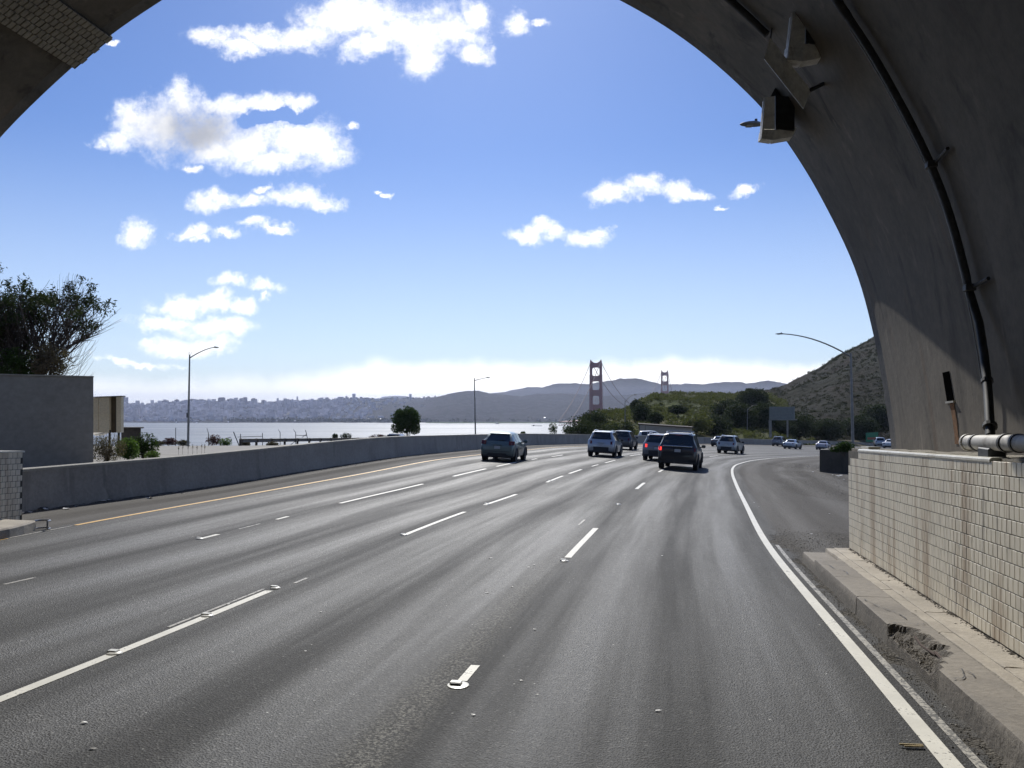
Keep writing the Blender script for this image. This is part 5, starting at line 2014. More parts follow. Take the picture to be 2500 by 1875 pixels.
def bush(px, py, Y, w_, h_, d_, m_, n, ls, label, stems=True, asp=0.4, seed=1, gap=0.36, base_z=None, name='shrub', red=False):
    c = P(px, py, Y)
    t = empty(name, c, label, 'shrub')
    if stems:
        st = MB()
        for k in range(26):
            a = rng.uniform(0, 6.28); r = rng.uniform(0.1, 0.9)
            st.tube([Vector((0, 0, -0.1)), Vector((math.cos(a) * r * w_ * .7, math.sin(a) * r * d_ * .7, h_ * rng.uniform(1.0, 2.0)))], [0.015, 0.004], 3, cap=False)
        obj('stems', st, M_DRY, t, kind='stuff')
    quads('foliage', leaf_quads(blob_points((0, 0, h_ * 0.9), (w_, d_, h_), n, seed=seed, gap=gap), ls, aspect=asp), m_, parent=t, kind='stuff')
    return t


bush(262, 1128, 33, 0.75, 0.62, 0.5, M_DRY, 3200, 0.045, 'dry brown bush between the grey wall and the green bush', asp=0.25, seed=4)
bush(312, 1120, 35, 0.50, 0.48, 0.5, M_LEAF3, 3800, 0.045, 'dense bright green bush beside the dry one', seed=6, gap=0.25)
bush(350, 1118, 37, 0.75, 0.62, 0.5, M_LEAF2, 2800, 0.05, 'loose dark green bush sloping down to the right', seed=8, gap=0.35)
bush(372, 1122, 34, 0.35, 0.2, 0.3, M_LEAF3, 900, 0.04, 'small bright shrub spilling over the barrier', seed=9)
# tall dry weeds by the lamp post
for i, x in enumerate((436, 446, 459, 470, 481, 492, 500)):
    c = P(x, 1106, 47)
    t = empty('weed_stalk', c, ('dry weed stalk, %s' % ('leftmost of the row behind the barrier', 'second of the row behind the barrier', 'third of the row, left of the lamp post', 'tall one right of the lamp post', 'fifth of the row behind the barrier', 'sixth of the row behind the barrier', 'rightmost of the row behind the barrier')[i]), 'weed', group='dry weeds behind the barrier')
    h = rng.uniform(0.35, 0.55)
    obj('stalk', MB().tube([Vector((0, 0, -0.1)), Vector((rng.uniform(-.04, .04), 0, h))], [0.008, 0.004], 4), M_DRY, t)
    quads('seed_head', leaf_quads(blob_points((0, 0, h * .75), (0.05, 0.05, h * .35), 60, seed=i, gap=0.2), 0.02), M_DRY, parent=t, kind='stuff')

# cliff-edge bushes
for i, (x, y, w_, h_, m_, lb) in enumerate(((415, 1082, 0.9, 0.45, M_RED, 'low reddish bush left of the lamp post foot'), (447, 1083, 0.8, 0.35, M_DRY, 'low dry brush just left of the lamp post foot'), (385, 1084, 0.9, 0.3, M_DRY, 'low dry brush at the cliff edge, far left'),
                                        (521, 1085, 0.85, 0.75, M_RED, 'dark reddish bush near the bent fence rail'), (550, 1085, 0.85, 0.5, M_LEAF3, 'low yellow-green bush under the bent fence rail'), (598, 1087, 0.6, 0.4, M_DRY, 'dry brush under the left end of the guardrail'),
                                        (665, 1090, 0.7, 0.45, M_DRY, 'dry brush between guardrail posts'), (818, 1068, 0.5, 0.5, M_LEAF1, 'small thin bush above the guardrail'), (845, 1069, 0.9, 0.6, M_LEAF1, 'low bush above the guardrail, right of the thin one'),
                                        (925, 1066, 1.6, 0.35, M_RED, 'low reddish brush left of the white pickup'))):
    bush(x, y + 5, 90 if y > 1070 else 122, w_, h_, 0.6, m_, 900, 0.09, lb, seed=20 + i, gap=0.4, stems=False)
for i, (x, y) in enumerate(((1277, 1065), (1350, 1063), (1386, 1061), (1395, 1060))):
    bush(x, y, 104, (0.35, 0.6, 0.7, 1.1)[i], (0.35, 0.9, 0.6, 0.5)[i], 0.5, M_LEAF2, 700, 0.09, ('tiny bush topping the barrier right of the green car', 'small upright bush topping the barrier before the hill', 'low bush topping the barrier by the hill foot', 'wide low bush topping the barrier by the hill foot')[i], seed=40 + i, stems=False)

# round tree by the water
c = P(990, 1062, 122)
rt = empty('round_tree', Vector((c.x, c.y, c.z - 1.2)), 'round dark green tree standing alone against the shining water', 'tree')
st = MB()
st.tube([Vector((0.4, 0, -0.8)), Vector((0.35, 0, 0.8)), Vector((0.1, 0, 1.9)), Vector((-.2, 0, 3.0))], [0.16, 0.13, 0.09, 0.03], 6, cap=False)
for k in range(14):
    a = rng.uniform(0, 6.28); h = rng.uniform(0.6, 2.2)
    st.tube([Vector((0.3, 0, h)), Vector((math.cos(a) * 1.0, math.sin(a) * .9, h + 1.2)), Vector((math.cos(a) * 1.9, math.sin(a) * 1.6, h + 1.7))], [0.06, 0.035, 0.012], 4, cap=False)
obj('trunk', st, M_BARK, rt)
V = np.concatenate([leaf_quads(blob_points((0.1, 0, 3.7), (2.3, 2.0, 1.75), 7000, seed=5, gap=0.34), 0.13, aspect=0.55),
                    leaf_quads(blob_points((-0.9, 0, 2.2), (1.4, 1.4, 0.9), 1500, seed=6, gap=0.42), 0.12, aspect=0.55),
                    leaf_quads(blob_points((1.2, 0, 2.2), (1.1, 1.4, 0.95), 1500, seed=7, gap=0.42), 0.12, aspect=0.55)])
quads('crown', V, M_LEAF2, parent=rt, kind='stuff')

# darker trees and big bushes on the near hill
HT = [(1420, 1052, 98, 2.3, 2.0, 'big rounded dark bush at the left foot of the green hill'), (1452, 1022, 128, 2.4, 1.3, 'dark bush right below the bridge tower'), (1412, 1062, 96, 1.5, 1.2, 'low dark bush spilling down to the barrier'),
      (1448, 1052, 104, 2.2, 1.3, 'wide bush on the lower left of the green hill'), (1500, 1058, 112, 2.2, 1.4, 'dark bush above the barrier below the lamp post'), (1532, 1062, 112, 1.2, 2.0, 'tall narrow bush by the far lamp post'),
      (1553, 992, 200, 1.5, 1.9, 'upright dark tree on the crest of the green hill'), (1566, 1010, 170, 2.3, 2.6, 'large dark tree in the middle of the green hill'), (1600, 1020, 150, 1.7, 1.2, 'dark bush right of the large hill tree'),
      (1655, 1000, 210, 2.6, 1.2, 'flat dark bush high on the green hill'), (1700, 1035, 165, 3.8, 1.8, 'pale-topped bush above the barrier, middle of the hill'), (1745, 1040, 170, 4.0, 2.4, 'dark rounded bush on the lower hill'),
      (1780, 1005, 215, 5.0, 3.6, 'large dark tree mass under the hill saddle, left part'), (1838, 985, 260, 5.5, 5.2, 'tallest dark tree under the hill saddle'), (1808, 1020, 200, 4.4, 4.0, 'dark tree behind the thin hill lamp post'),
      (1862, 1020, 205, 4.5, 4.5, 'dark tree left of the sign board'), (1900, 1045, 200, 4.5, 2.6, 'dark bush below the sign board'), (1950, 1040, 205, 5.0, 3.2, 'dark thicket right of the sign board'), (2020, 1050, 215, 5.0, 3.2, 'brownish thicket left of the tall lamp post'),
      (2100, 1045, 225, 5.5, 3.6, 'dark thicket above the small green sign'), (2150, 1020, 235, 6.0, 4.2, 'dark thicket beside the tunnel edge')]
for i, (px, py, Y, w_, h_, lb) in enumerate(HT):
    c = P(px, py, Y)
    t = empty('hill_tree' if h_ > 1.5 else 'hill_bush', Vector((c.x, c.y, c.z - h_)), lb, 'tree' if h_ > 1.5 else 'bush')
    tr = MB().tube([Vector((0, 0, -2.5)), Vector((0.1, 0, h_ * 0.9))], [0.2, 0.07], 5, cap=False)
    for k in range(4):
        a = k * 1.7
        tr.tube([Vector((0, 0, 0)), Vector((math.cos(a) * w_ * .6, math.sin(a) * w_ * .4, h_ * 1.1))], [0.09, 0.03], 4, cap=False)
    obj('trunk', tr, M_BARK, t)
    V = leaf_quads(blob_points((0, 0, h_), (w_, w_ * 0.8, h_), int(900 + 260 * w_ * h_), seed=60 + i, gap=0.28), 0.11 * Y / 100, aspect=0.65)
    quads('crown', V, M_SCRUBD if i not in (10,) else M_SCRUB, parent=t, kind='stuff')

# ------------------------------------------------------------------ lamp posts
def lamp_post(base, top_px, arm_px, Y, label, rpole=0.085, bent=0.35, box_at=None, head=0.75):
    top = P(*top_px, Y); tip = P(*arm_px, Y)
    t = empty('street_lamp', base, label, 'street lamp', group='street lamps along the highway')
    L = lambda q: Vector(q) - base
    obj('pole', MB().tube([L(base), L(base.lerp(top, 0.5)), L(top)], [rpole * 1.25, rpole, rpole * 0.72], 10), M_POLE, t, smooth=40)
    obj('base_plate', MB().tube([L(base) + Vector((0, 0, -0.3)), L(base) + Vector((0, 0, 0.12))], rpole * 2.0, 10), M_POLE, t)
    d = tip - top
    pts = [top + Vector((0, 0, -0.35))]
    for f_ in np.linspace(0.15, 1.0, 9):
        # rises first, then levels out
        z = d.z * (1 - (1 - f_) ** (1 + bent * 2)) * 1.0
        pts.append(top + Vector((d.x * f_, d.y * f_, -0.35 * (1 - f_) + z)))
    obj('arm', MB().tube([L(q) for q in pts], np.linspace(rpole * 0.62, rpole * 0.38, len(pts)), 8), M_POLE, t, smooth=40)
    sgn = 1 if d.x > 0 else -1
    hh = head
    rings = []
    for (f_, w_, h0, h1) in ((-0.1, 0.05, -.03, .03), (0.0, 0.08, -.05, .045), (0.25, 0.13, -.06, .075), (0.6, 0.14, -.055, .06), (0.9, 0.09, -.035, .03), (1.0, 0.03, -.02, .01)):
        c = L(tip) + Vector((sgn * f_ * hh, 0, 0.0))
        rings.append([c + Vector((0, w_, 0)), c + Vector((0, w_ * .6, h1)), c + Vector((0, -w_ * .6, h1)), c + Vector((0, -w_, 0)), c + Vector((0, -w_ * .6, h0)), c + Vector((0, w_ * .6, h0))])
    h_ = obj('lamp_head', MB().loft(rings), M_POLE, t, smooth=40)
    obj('sensor', MB().tube([L(tip) + Vector((sgn * .22 * hh, 0, .06)), L(tip) + Vector((sgn * .22 * hh, 0, .15))], 0.04, 8), M_DARKM, h_)
    obj('lens', MB().box(tuple(L(tip) + Vector((sgn * .55 * hh, 0, -.06))), (0.3 * hh, 0.18, 0.03), bev=0.01), M_BARRTOP, h_)
    if box_at is not None:
        q = L(base).lerp(L(top), box_at)
        obj('control_box', MB().box(tuple(q + Vector((-0.12, 0, 0))), (0.16, 0.18, 0.5), bev=0.01), M_DARKM, t)
    return t


lb_ = P(459, 1090, 84)
lp = lamp_post(lb_, (463, 866), (522, 848), 84, 'tall grey street lamp beyond the barrier, arm to the right, nearest on the left', rpole=0.10, box_at=0.34, head=0.55)
for dx in (-0.12, 0.0, 0.12):
    obj('aerial', MB().tube([P(463, 866, 84) - lb_ + Vector((dx, 0, 0)), P(463, 862, 84) - lb_ + Vector((dx * 1.5, 0, 0.12))], 0.02, 5), M_DARKM, lp)
p_ = P(1161, 1075, 110)
lamp_post(p_, (1158, 923), (1188, 922), 110, 'street lamp beyond the green hatchback, thin curved arm', rpole=0.09, bent=0.6, head=0.5)
p_ = P(1526, 1085, 150); lamp_post(p_, (1526, 978), (1548, 964), 150, 'distant street lamp in front of the bridge cables', rpole=0.09, bent=0.6, head=0.6)
p_ = P(1824, 1078, 185); lamp_post(p_, (1825, 998), (1843, 989), 185, 'thin distant street lamp against the dark hill trees', rpole=0.08, bent=0.6, head=0.6)
p_ = Vector((P(2083, 1100, 75).x, 75, float(zroad(P(2083, 1100, 75).x, 75)))); lamp_post(p_, (2077, 862), (1912, 815), 75, 'tall street lamp by the brown hill with a very long arm to the left', rpole=0.12, bent=0.5, head=0.75)
px_ = P(2223, 985, 23); p_ = Vector((px_.x, 23, float(zroad(px_.x, 23)))); lamp_post(p_, (2223, 318), (1857, 303), 23, 'street lamp whose head peeks past the arch beside the light housing', rpole=0.10, bent=0.3, head=0.6)

# ------------------------------------------------------------------ guardrail and broken fence at the cliff edge
g0, g1 = P(588, 1072.5, 87), P(935, 1069, 134)
gr = empty('guardrail', Vector((g0.x, g0.y, g0.z - 0.8)), 'rusty guardrail on dark wooden posts along the cliff edge', 'guardrail')
L_ = lambda q: Vector(q) - gr.location
rp = [(-0.035, 0.0), (0.0, 0.06), (0.04, 0.1), (0.0, 0.15), (-0.03, 0.19), (0.0, 0.23), (0.04, 0.28), (0.0, 0.32), (-0.035, 0.38)]
rings = []
dg = (g1 - g0).normalized(); nrm = Vector((dg.y, -dg.x, 0))
for f_ in np.linspace(0, 1, 24):
    q = g0.lerp(g1, f_) - Vector((0, 0, 0.36))
    rings.append([L_(q + nrm * a + Vector((0, 0, h * 0.95))) for a, h in rp] + [L_(q + nrm * (a - 0.012) + Vector((0, 0, h * 0.95))) for a, h in rp[::-1]])
obj('rail', MB().loft(rings), M_POLE, gr)
obj('rail_top', MB().box(tuple(L_(g0.lerp(g1, .5) + Vector((0, 0, 0.035)))), ((g1 - g0).length, 0.28, 0.05)), M_SLABW, gr) if False else None
rt_ = MB().loft([[L_(q + nrm * -0.16 + Vector((0, 0, a))) for a in (0.0, 0.05)] + [L_(q + nrm * 0.12 + Vector((0, 0, a))) for a in (0.05, 0.0)] for q in (g0, g1)])
obj('top_board', rt_, M_SLABW, gr)
for k in range(14):
    f_ = (k + 0.05) / 13.2
    q = g0.lerp(g1, f_)
    obj('post', MB().box(tuple(L_(q - nrm * 0.14 + Vector((0, 0, -0.40)))), (0.22, 0.2, 0.95), rz=math.atan2(dg.y, dg.x), bev=0.01), M_BARK, gr)
    obj('block', MB().box(tuple(L_(q - nrm * 0.03 + Vector((0, 0, -0.2)))), (0.30, 0.14, 0.34), rz=math.atan2(dg.y, dg.x)), M_BARK, gr)

FP = [((429, 1085), (429, 1044), None, 'straight thin fence post left of the lamp post'), ((509, 1085), (509, 1058), (505, 1045), 'fence post with its top bent left, right of the lamp post'), ((588, 1090), (570, 1054), None, 'fence post leaning hard to the left'),
      ((587.5, 1086), (587.5, 1059), None, 'short upright fence post at the left end of the guardrail'), ((641, 1088), (641, 1057), None, 'upright fence post holding the right end of the top rail'), ((684, 1087), (684, 1056), (679, 1048), 'first fence post with bent top above the guardrail'),
      ((722, 1072), (722, 1056), (716, 1048), 'second fence post with bent top above the guardrail'), ((752, 1068), (746, 1050), None, 'last fence post above the guardrail, leaning left'), ((725, 1087), (719, 1072), None, 'broken leaning stub under the guardrail')]
for i, (a, b_, c, lb) in enumerate(FP):
    Y = 94 + (4 if a[0] > 660 else 0)
    A_, B_ = P(*a, Y), P(*b_, Y)
    t = empty('fence_post', A_, lb, 'fence post', group='posts of the broken cliff fence')
    obj('post_tube', MB().tube([Vector((0, 0, -0.4)), B_ - A_], 0.055 if i == 2 else 0.04, 6), M_DARKM, t)
    if c:
        C_ = P(*c, Y)
        obj('bent_arm', MB().tube([B_ - A_, C_ - A_], [0.04, 0.02], 6), M_DARKM, t)
for (a, b_, lb) in (((580, 1067), (641, 1065), 'level top rail left on the broken fence'), ((722, 1062.5), (750, 1063.5), 'short level rail between the last two fence posts'), ((737, 1068), (750, 1059), 'short slanted rail by the last fence post'),
                    ((536, 1077), (563, 1067), 'bent loose rail sticking up from the bushes'), ((708, 1087), (725, 1074), 'fallen rail under the guardrail')):
    Y = 94 + (4 if a[0] > 660 else 0)
    A_, B_ = P(*a, Y), P(*b_, Y)
    t = empty('fence_rail', A_, lb, 'fence rail')
    obj('rail_tube', MB().tube([Vector((0, 0, 0)), B_ - A_] + ([P(566, 1077, Y) - A_] if a[0] == 536 else []), 0.035, 6), M_DARKM, t)

# ------------------------------------------------------------------ signs and structures on the right
sb = empty('sign_board', P(1880, 1068, 170), 'large grey sign board seen from behind on two posts beyond the barrier', 'sign')
prism_world(sb, [(1878, 993), (1938, 993), (1938, 1026), (1878, 1026)], 170, (0.3, 0.25, 0), 'panel', M_SIGNB)
for k in range(5):
    y = 995.5 + k * 7
    prism_world(sb, [(1878, y), (1938, y), (1938, y + 0.9), (1878, y + 0.9)], 169.93, (0, 0.06, 0), 'stiffener', M_POLE)
prism_world(sb, [(1878, 1026), (1884, 1026), (1884.5, 1068), (1879, 1068)], 170.4, (0, 0.4, 0), 'post', M_POLE)
prism_world(sb, [(1922, 1026), (1925, 1026), (1925, 1068), (1922, 1068)], 170.4, (0, 0.4, 0), 'post', M_POLE)
prism_world(sb, [(1900, 1024.5), (1946, 1024.5), (1946, 1026), (1900, 1026)], 169.5, (0, 0.5, 0), 'walk_rail', M_POLE)
sg = empty('road_sign', P(2129, 1086, 178), 'small green and white road sign with a red band by the brown hill', 'sign')
prism_world(sg, [(2114, 1057), (2144, 1055), (2144, 1066), (2114, 1066)], 178, (0, 0.06, 0), 'green_panel', M_SIGNG)
prism_world(sg, [(2114, 1066.3), (2144, 1066.3), (2144, 1079), (2114, 1079)], 178, (0, 0.06, 0), 'lower_panel', M_SIGNG)
prism_world(sg, [(2118, 1068), (2140, 1068), (2140, 1073), (2118, 1073)], 177.97, (0, 0.03, 0), 'red_band', M_SIGNR)
for x in (2119, 2139):
    obj('post', rel(sg, MB().tube([P(x, 1090, 178.2), P(x, 1058, 178.2)], 0.07, 6)), M_POLE, sg)

hs = empty('roadside_building', P(1625, 1066, 124), 'long low grey panelled building behind the barrier', 'building')
prism_world(hs, [(1560, 1037), (1690, 1045.5), (1690, 1075), (1560, 1075)], [118, 133, 133, 118], (0.5, 3.0, 0), 'wall', M_WALLD)
prism_world(hs, [(1558, 1034.5), (1693, 1043), (1693, 1045.5), (1558, 1037)], [117.7, 132.6, 132.6, 117.7], (0.6, 3.8, 0.05), 'roof', M_BARK)
for k in range(9):
    f_ = k / 9
    x = 1561 + 129 * f_; y = 1037.3 + 8.5 * f_; Y = 118 + 15 * f_
    prism_world(hs, [(x, y), (x + 1.0, y), (x + 1.0, 1075), (x, 1075)], Y - 0.05, (0, 0.07, 0), 'panel_joint', M_DARKM)

# dark block at the inner side of the curve, with a shrub
q0 = onroad(2001, 1152); q1 = onroad(2075, 1176)
db = empty('dark_concrete_block', q0, 'dark weathered concrete block at the inside of the bend', 'block')
Y0_ = q0.y
prism_world(db, [(2001, 1098), (2090, 1098), (2090, 1260), (2001, 1175)], [Y0_, Y0_ - 0.6, Y0_ - 0.6, Y0_], (1.6, 2.4, 0), 'block_wall', concrete('dark_weathered_concrete', (0.055, 0.048, 0.038), (0.09, 0.08, 0.065), 1.0, streak=0.4))
t = empty('planter_shrub', P(2060, 1098, 36), 'leafy shrub growing over the dark concrete block', 'shrub')
obj('stems', MB().tube([Vector((0, 0, -.3)), Vector((.2, 0, .2))], [0.03, .01], 5).tube([Vector((0, 0, -.3)), Vector((-.3, 0, .1))], [0.03, .01], 5), M_BARK, t)
quads('foliage', np.concatenate([leaf_quads(blob_points((0.05, 0, 0.12), (0.45, 0.35, 0.26), 1100, seed=71, gap=0.3), 0.045, aspect=0.5), leaf_quads(blob_points((-0.35, 0, 0.02), (0.3, 0.3, 0.14), 500, seed=72, gap=0.3), 0.04, aspect=0.5)]), M_LEAF2, parent=t, kind='stuff')

# ------------------------------------------------------------------ the suspension bridge
NTW = Vector((205 / F * 2200, 2200, 0)); 
u_s = (1623 - 1250) / F
STW = Vector((u_s * 3525, 3525, 0))
bd = (STW - NTW).normalized(); bl = Vector((bd.y, -bd.x, 0))
DECK = ZW + 67
TOPZ = ZW + 227


def bridge_tower(pos, label):
    t = empty('bridge_tower', Vector((pos.x, pos.y, ZW)), label, 'bridge tower', group='towers of the suspension bridge')
    rz = math.atan2(bl.y, bl.x)
    # stepped legs
    levels = [(0, 67, 9.8, 17.0), (67, 112, 9.2, 14.5), (112, 152, 8.5, 12.5), (152, 189, 7.6, 10.8), (189, 222, 6.6, 9.4)]
    half = 13.8
    for sgn in (-1, 1):
        m = MB()
        for (z0, z1, w_, d_) in levels:
            m.box((sgn * half, 0, (z0 + z1) / 2), (w_ * 0.92, d_ * 0.8, z1 - z0), rz=0)
            m.box((sgn * half, 0, (z0 + z1) / 2 - 0.4), (w_ * 0.6, d_, z1 - z0 - 0.8), rz=0)
        m.box((sgn * half, 0, 224.5), (4.4, 6.5, 6.0)); m.box((sgn * (half + .4), 0, 229), (2.2, 3.0, 4.0))
        o = obj('leg', m, M_BRIDGE, t)
        o.rotation_euler = (0, 0, rz)
    # portal struts with rounded inner corners
    for (zb, zt_) in ((209, 222), (171, 186), (131, 147), (90, 107), (52, 62)):
        m = MB()
        m.box((0, 0, (zb + zt_) / 2), (2 * half - 6.5, 5.6, zt_ - zb))
        r = 4.6
        for sgn in (-1, 1):
            for (zz, up) in ((zb, -1), (zt_, 1)):
                if zt_ > 215 and up > 0: continue
                cx = sgn * (half - 3.6); pts = [(cx, zz), ]
                for k in range(6):
                    a = (math.pi / 2) * k / 5
                    pts.append((cx - sgn * r * (1 - math.sin(a)), zz + up * r * (1 - math.cos(a))))
                m.loft([[Vector((x, -2.7, z)) for x, z in pts], [Vector((x, 2.7, z)) for x, z in pts]])
        o = obj('portal_strut', m, M_BRIDGE, t); o.rotation_euler = (0, 0, rz)
    m = MB()
    for sgn in (-1, 1):      # upswept top corners
        m.loft([[Vector((sgn * (half - 3.2), y, 221.5)), Vector((sgn * (half - 3.2), y, 226.0)), Vector((sgn * (half - 8), y, 222.6)), Vector((sgn * (half - 12), y, 221.5))] for y in (-2.4, 2.4)])
    o = obj('top_flare', m, M_BRIDGE, t); o.rotation_euler = (0, 0, rz)
    return t


bridge_tower(NTW, 'near bridge tower, orange-red with four open portals, taller in view')
far_t = bridge_tower(STW, 'farther bridge tower, hazy, right of the near one')
far_t.scale = (0.95, 1, 1.115)
br = empty('bridge_deck', Vector((NTW.x, NTW.y, DECK)), 'suspension bridge deck with cables and hangers between the towers', 'bridge')
span = (STW - NTW).length
for sgn in (-1, 1):
    off = bl * (sgn * 13.8)
    def cab(name, A_, B_, sag, n=36):
        pts = []
        for f_ in np.linspace(0, 1, n):
            q = A_.lerp(B_, f_); q.z -= sag * 4 * f_ * (1 - f_)
            pts.append(q)
        obj(name, rel(br, MB().tube(pts, 0.75, 6)), M_CABLE, br)
        return pts
    a = NTW + off; a.z = TOPZ - 1; b_ = STW + off; b_.z = TOPZ + 25
    main = cab('main_cable', a, b_, 143, 60)
    e = NTW - bd * 343 + off; e.z = DECK + 1
    side = cab('side_cable', a.copy(), e, 14, 30)
    e2 = STW + bd * 343 + off; e2.z = DECK + 1
    side2 = cab('side_cable', b_.copy(), e2, 14, 30)
    hg = MB()
    for pts, nn in ((main, 85), (side, 22), (side2, 22)):
        for k in range(1, nn):
            f_ = k / nn * (len(pts) - 1); i = int(f_)
            q = pts[i].lerp(pts[min(i + 1, len(pts) - 1)], f_ - i)
            if q.z - DECK > 2:
                hg.tube([q, Vector((q.x, q.y, DECK))], 0.16, 3, cap=False)
    obj('hanger_ropes', rel(br, hg), M_CABLE, br, kind='stuff')
A_ = NTW - bd * 345; B_ = STW + bd * 500
dm_ = MB()
for q0_, q1_ in ((A_, B_),):
    ring = lambda q: [Vector((q.x, q.y, 0)) + bl * x + Vector((0, 0, DECK + z)) for x, z in ((-13.5, -1.5), (13.5, -1.5), (13.5, 0.6), (-13.5, 0.6))]
    dm_.loft([ring(q0_), ring(q1_)])
obj('roadway', rel(br, dm_), M_BRIDGE, br)
tr_ = MB()
for sgn in (-1, 1):
    nn = 150
    for k in range(nn):
        p0 = A_.lerp(B_, k / nn) + bl * 13 * sgn; p1 = A_.lerp(B_, (k + 1) / nn) + bl * 13 * sgn
        za, zb_ = DECK - 1.5, DECK - 9
        tr_.tube([Vector((p0.x, p0.y, za if k % 2 else zb_)), Vector((p1.x, p1.y, zb_ if k % 2 else za))], 0.4, 3, cap=False)
    p0, p1 = A_ + bl * 13 * sgn, B_ + bl * 13 * sgn
    tr_.tube([Vector((p0.x, p0.y, DECK - 9)), Vector((p1.x, p1.y, DECK - 9))], 0.6, 4)
obj('stiffening_truss', rel(br, tr_), M_BRIDGE, br, kind='stuff')

# small boat on the bright water
bq = P(1214, 1031, 4300)
bt = empty('boat', Vector((bq.x, bq.y, ZW)), 'small dark boat on the shining water', 'boat')
obj('hull', MB().loft([[Vector((x, -2.5 * w_, 0)), Vector((x, 2.5 * w_, 0)), Vector((x, 2.2 * w_, 2.5)), Vector((x, -2.2 * w_, 2.5))] for x, w_ in ((-9, .7), (0, 1), (6, .8), (10, .1))]), M_DARKM, bt)
obj('cabin', MB().box((-2, 0, 4), (7, 3.4, 3.4), bev=.3), M_ROOFW, bt)
bq = P(1310, 1036, 3900)
bt = empty('boat', Vector((bq.x, bq.y, ZW)), 'long low barge on the shining water', 'boat')
obj('hull', MB().loft([[Vector((x, -5 * w_, 0)), Vector((x, 5 * w_, 0)), Vector((x, 5 * w_, 2.0)), Vector((x, -5 * w_, 2.0))] for x, w_ in ((-26, .6), (-18, 1), (20, 1), (27, .3))]), M_DARKM, bt)
obj('deckhouse', MB().box((-14, 0, 3.4), (8, 5, 3)), M_WALLD, bt)


# ------------------------------------------------------------------ vehicles
BODY = {
    # y, half width, bottom, belt, top, top half width  (local y runs forward from the rear bumper)
    'hatch': dict(L=4.3, st=[(0.0, .74, .36, .66, .70, .70), (.05, .83, .26, .84, .90, .76), (.14, .87, .23, .97, 1.02, .74), (.30, .885, .22, 1.0, 1.14, .68), (.62, .885, .22, 1.0, 1.42, .60), (.95, .885, .2, .99, 1.49, .60), (1.7, .885, .2, .96, 1.52, .60),
                              (2.3, .885, .2, .94, 1.47, .59), (2.75, .885, .2, .92, 1.27, .60), (3.25, .88, .2, .90, .98, .66), (3.9, .84, .2, .78, .86, .6), (4.2, .74, .24, .60, .68, .5), (4.3, .6, .32, .48, .55, .4)],
                  rear=(.17, .58), side=(.75, 3.0), wheels=(.78, 3.42), R=.31, lamp=(.60, .86, .86, 1.06), plate=.72),
    'suv': dict(L=4.7, st=[(0.0, .80, .42, .72, .78, .74), (.05, .88, .33, .92, 1.0, .80), (.12, .92, .30, 1.06, 1.12, .80), (.24, .925, .29, 1.10, 1.42, .70), (.36, .925, .29, 1.10, 1.66, .66), (.55, .925, .28, 1.09, 1.71, .66), (1.7, .925, .28, 1.05, 1.75, .67),
                            (2.4, .925, .28, 1.04, 1.70, .66), (2.85, .925, .28, 1.03, 1.45, .66), (3.35, .92, .28, 1.02, 1.12, .72), (4.1, .89, .28, .90, 1.0, .66), (4.55, .80, .30, .72, .82, .55), (4.7, .64, .36, .56, .62, .45)],
                rear=(.14, .34), side=(.5, 3.15), wheels=(.85, 3.70), R=.36, lamp=(.62, .89, .86, 1.06), plate=.82),
    'bigsuv': dict(L=5.2, st=[(0.0, .86, .46, .70, .78, .82), (.05, .96, .38, 1.00, 1.10, .88), (.10, .99, .36, 1.16, 1.22, .88), (.20, 1.0, .35, 1.18, 1.55, .78), (.32, 1.0, .34, 1.18, 1.83, .73), (.5, 1.0, .33, 1.18, 1.89, .73), (1.9, 1.0, .32, 1.14, 1.93, .74),
                               (2.8, 1.0, .32, 1.12, 1.88, .73), (3.3, 1.0, .32, 1.11, 1.6, .74), (3.75, .99, .32, 1.10, 1.22, .82), (4.6, .97, .33, 1.02, 1.10, .76), (5.05, .90, .36, .84, .92, .66), (5.2, .76, .42, .64, .7, .55)],
                   rear=(.115, .30), side=(.45, 3.5), wheels=(.98, 4.12), R=.39, lamp=(.82, .97, 0.98, 1.16), plate=1.0),
    'sedan': dict(L=4.8, st=[(0.0, .76, .36, .62, .68, .70), (.06, .86, .26, .84, .92, .78), (.2, .90, .22, .94, .98, .76), (.85, .91, .2, .96, 1.05, .70), (1.35, .91, .2, .95, 1.36, .58), (1.7, .91, .2, .94, 1.43, .57), (2.4, .91, .2, .93, 1.45, .58),
                              (2.9, .91, .2, .92, 1.36, .57), (3.4, .91, .2, .91, 1.08, .62), (3.6, .91, .2, .90, .98, .66), (4.3, .86, .2, .78, .86, .6), (4.65, .76, .26, .60, .68, .5), (4.8, .6, .32, .48, .55, .4)],
                  rear=(.9, 1.33), side=(1.2, 3.35), wheels=(1.0, 3.8), R=.33, lamp=(.52, .86, .72, .90), plate=.6),
}


def ssp(st, y):
    Y = [s[0] for s in st]
    return [float(np.interp(y, Y, [s[k] for s in st])) for k in range(1, 6)]


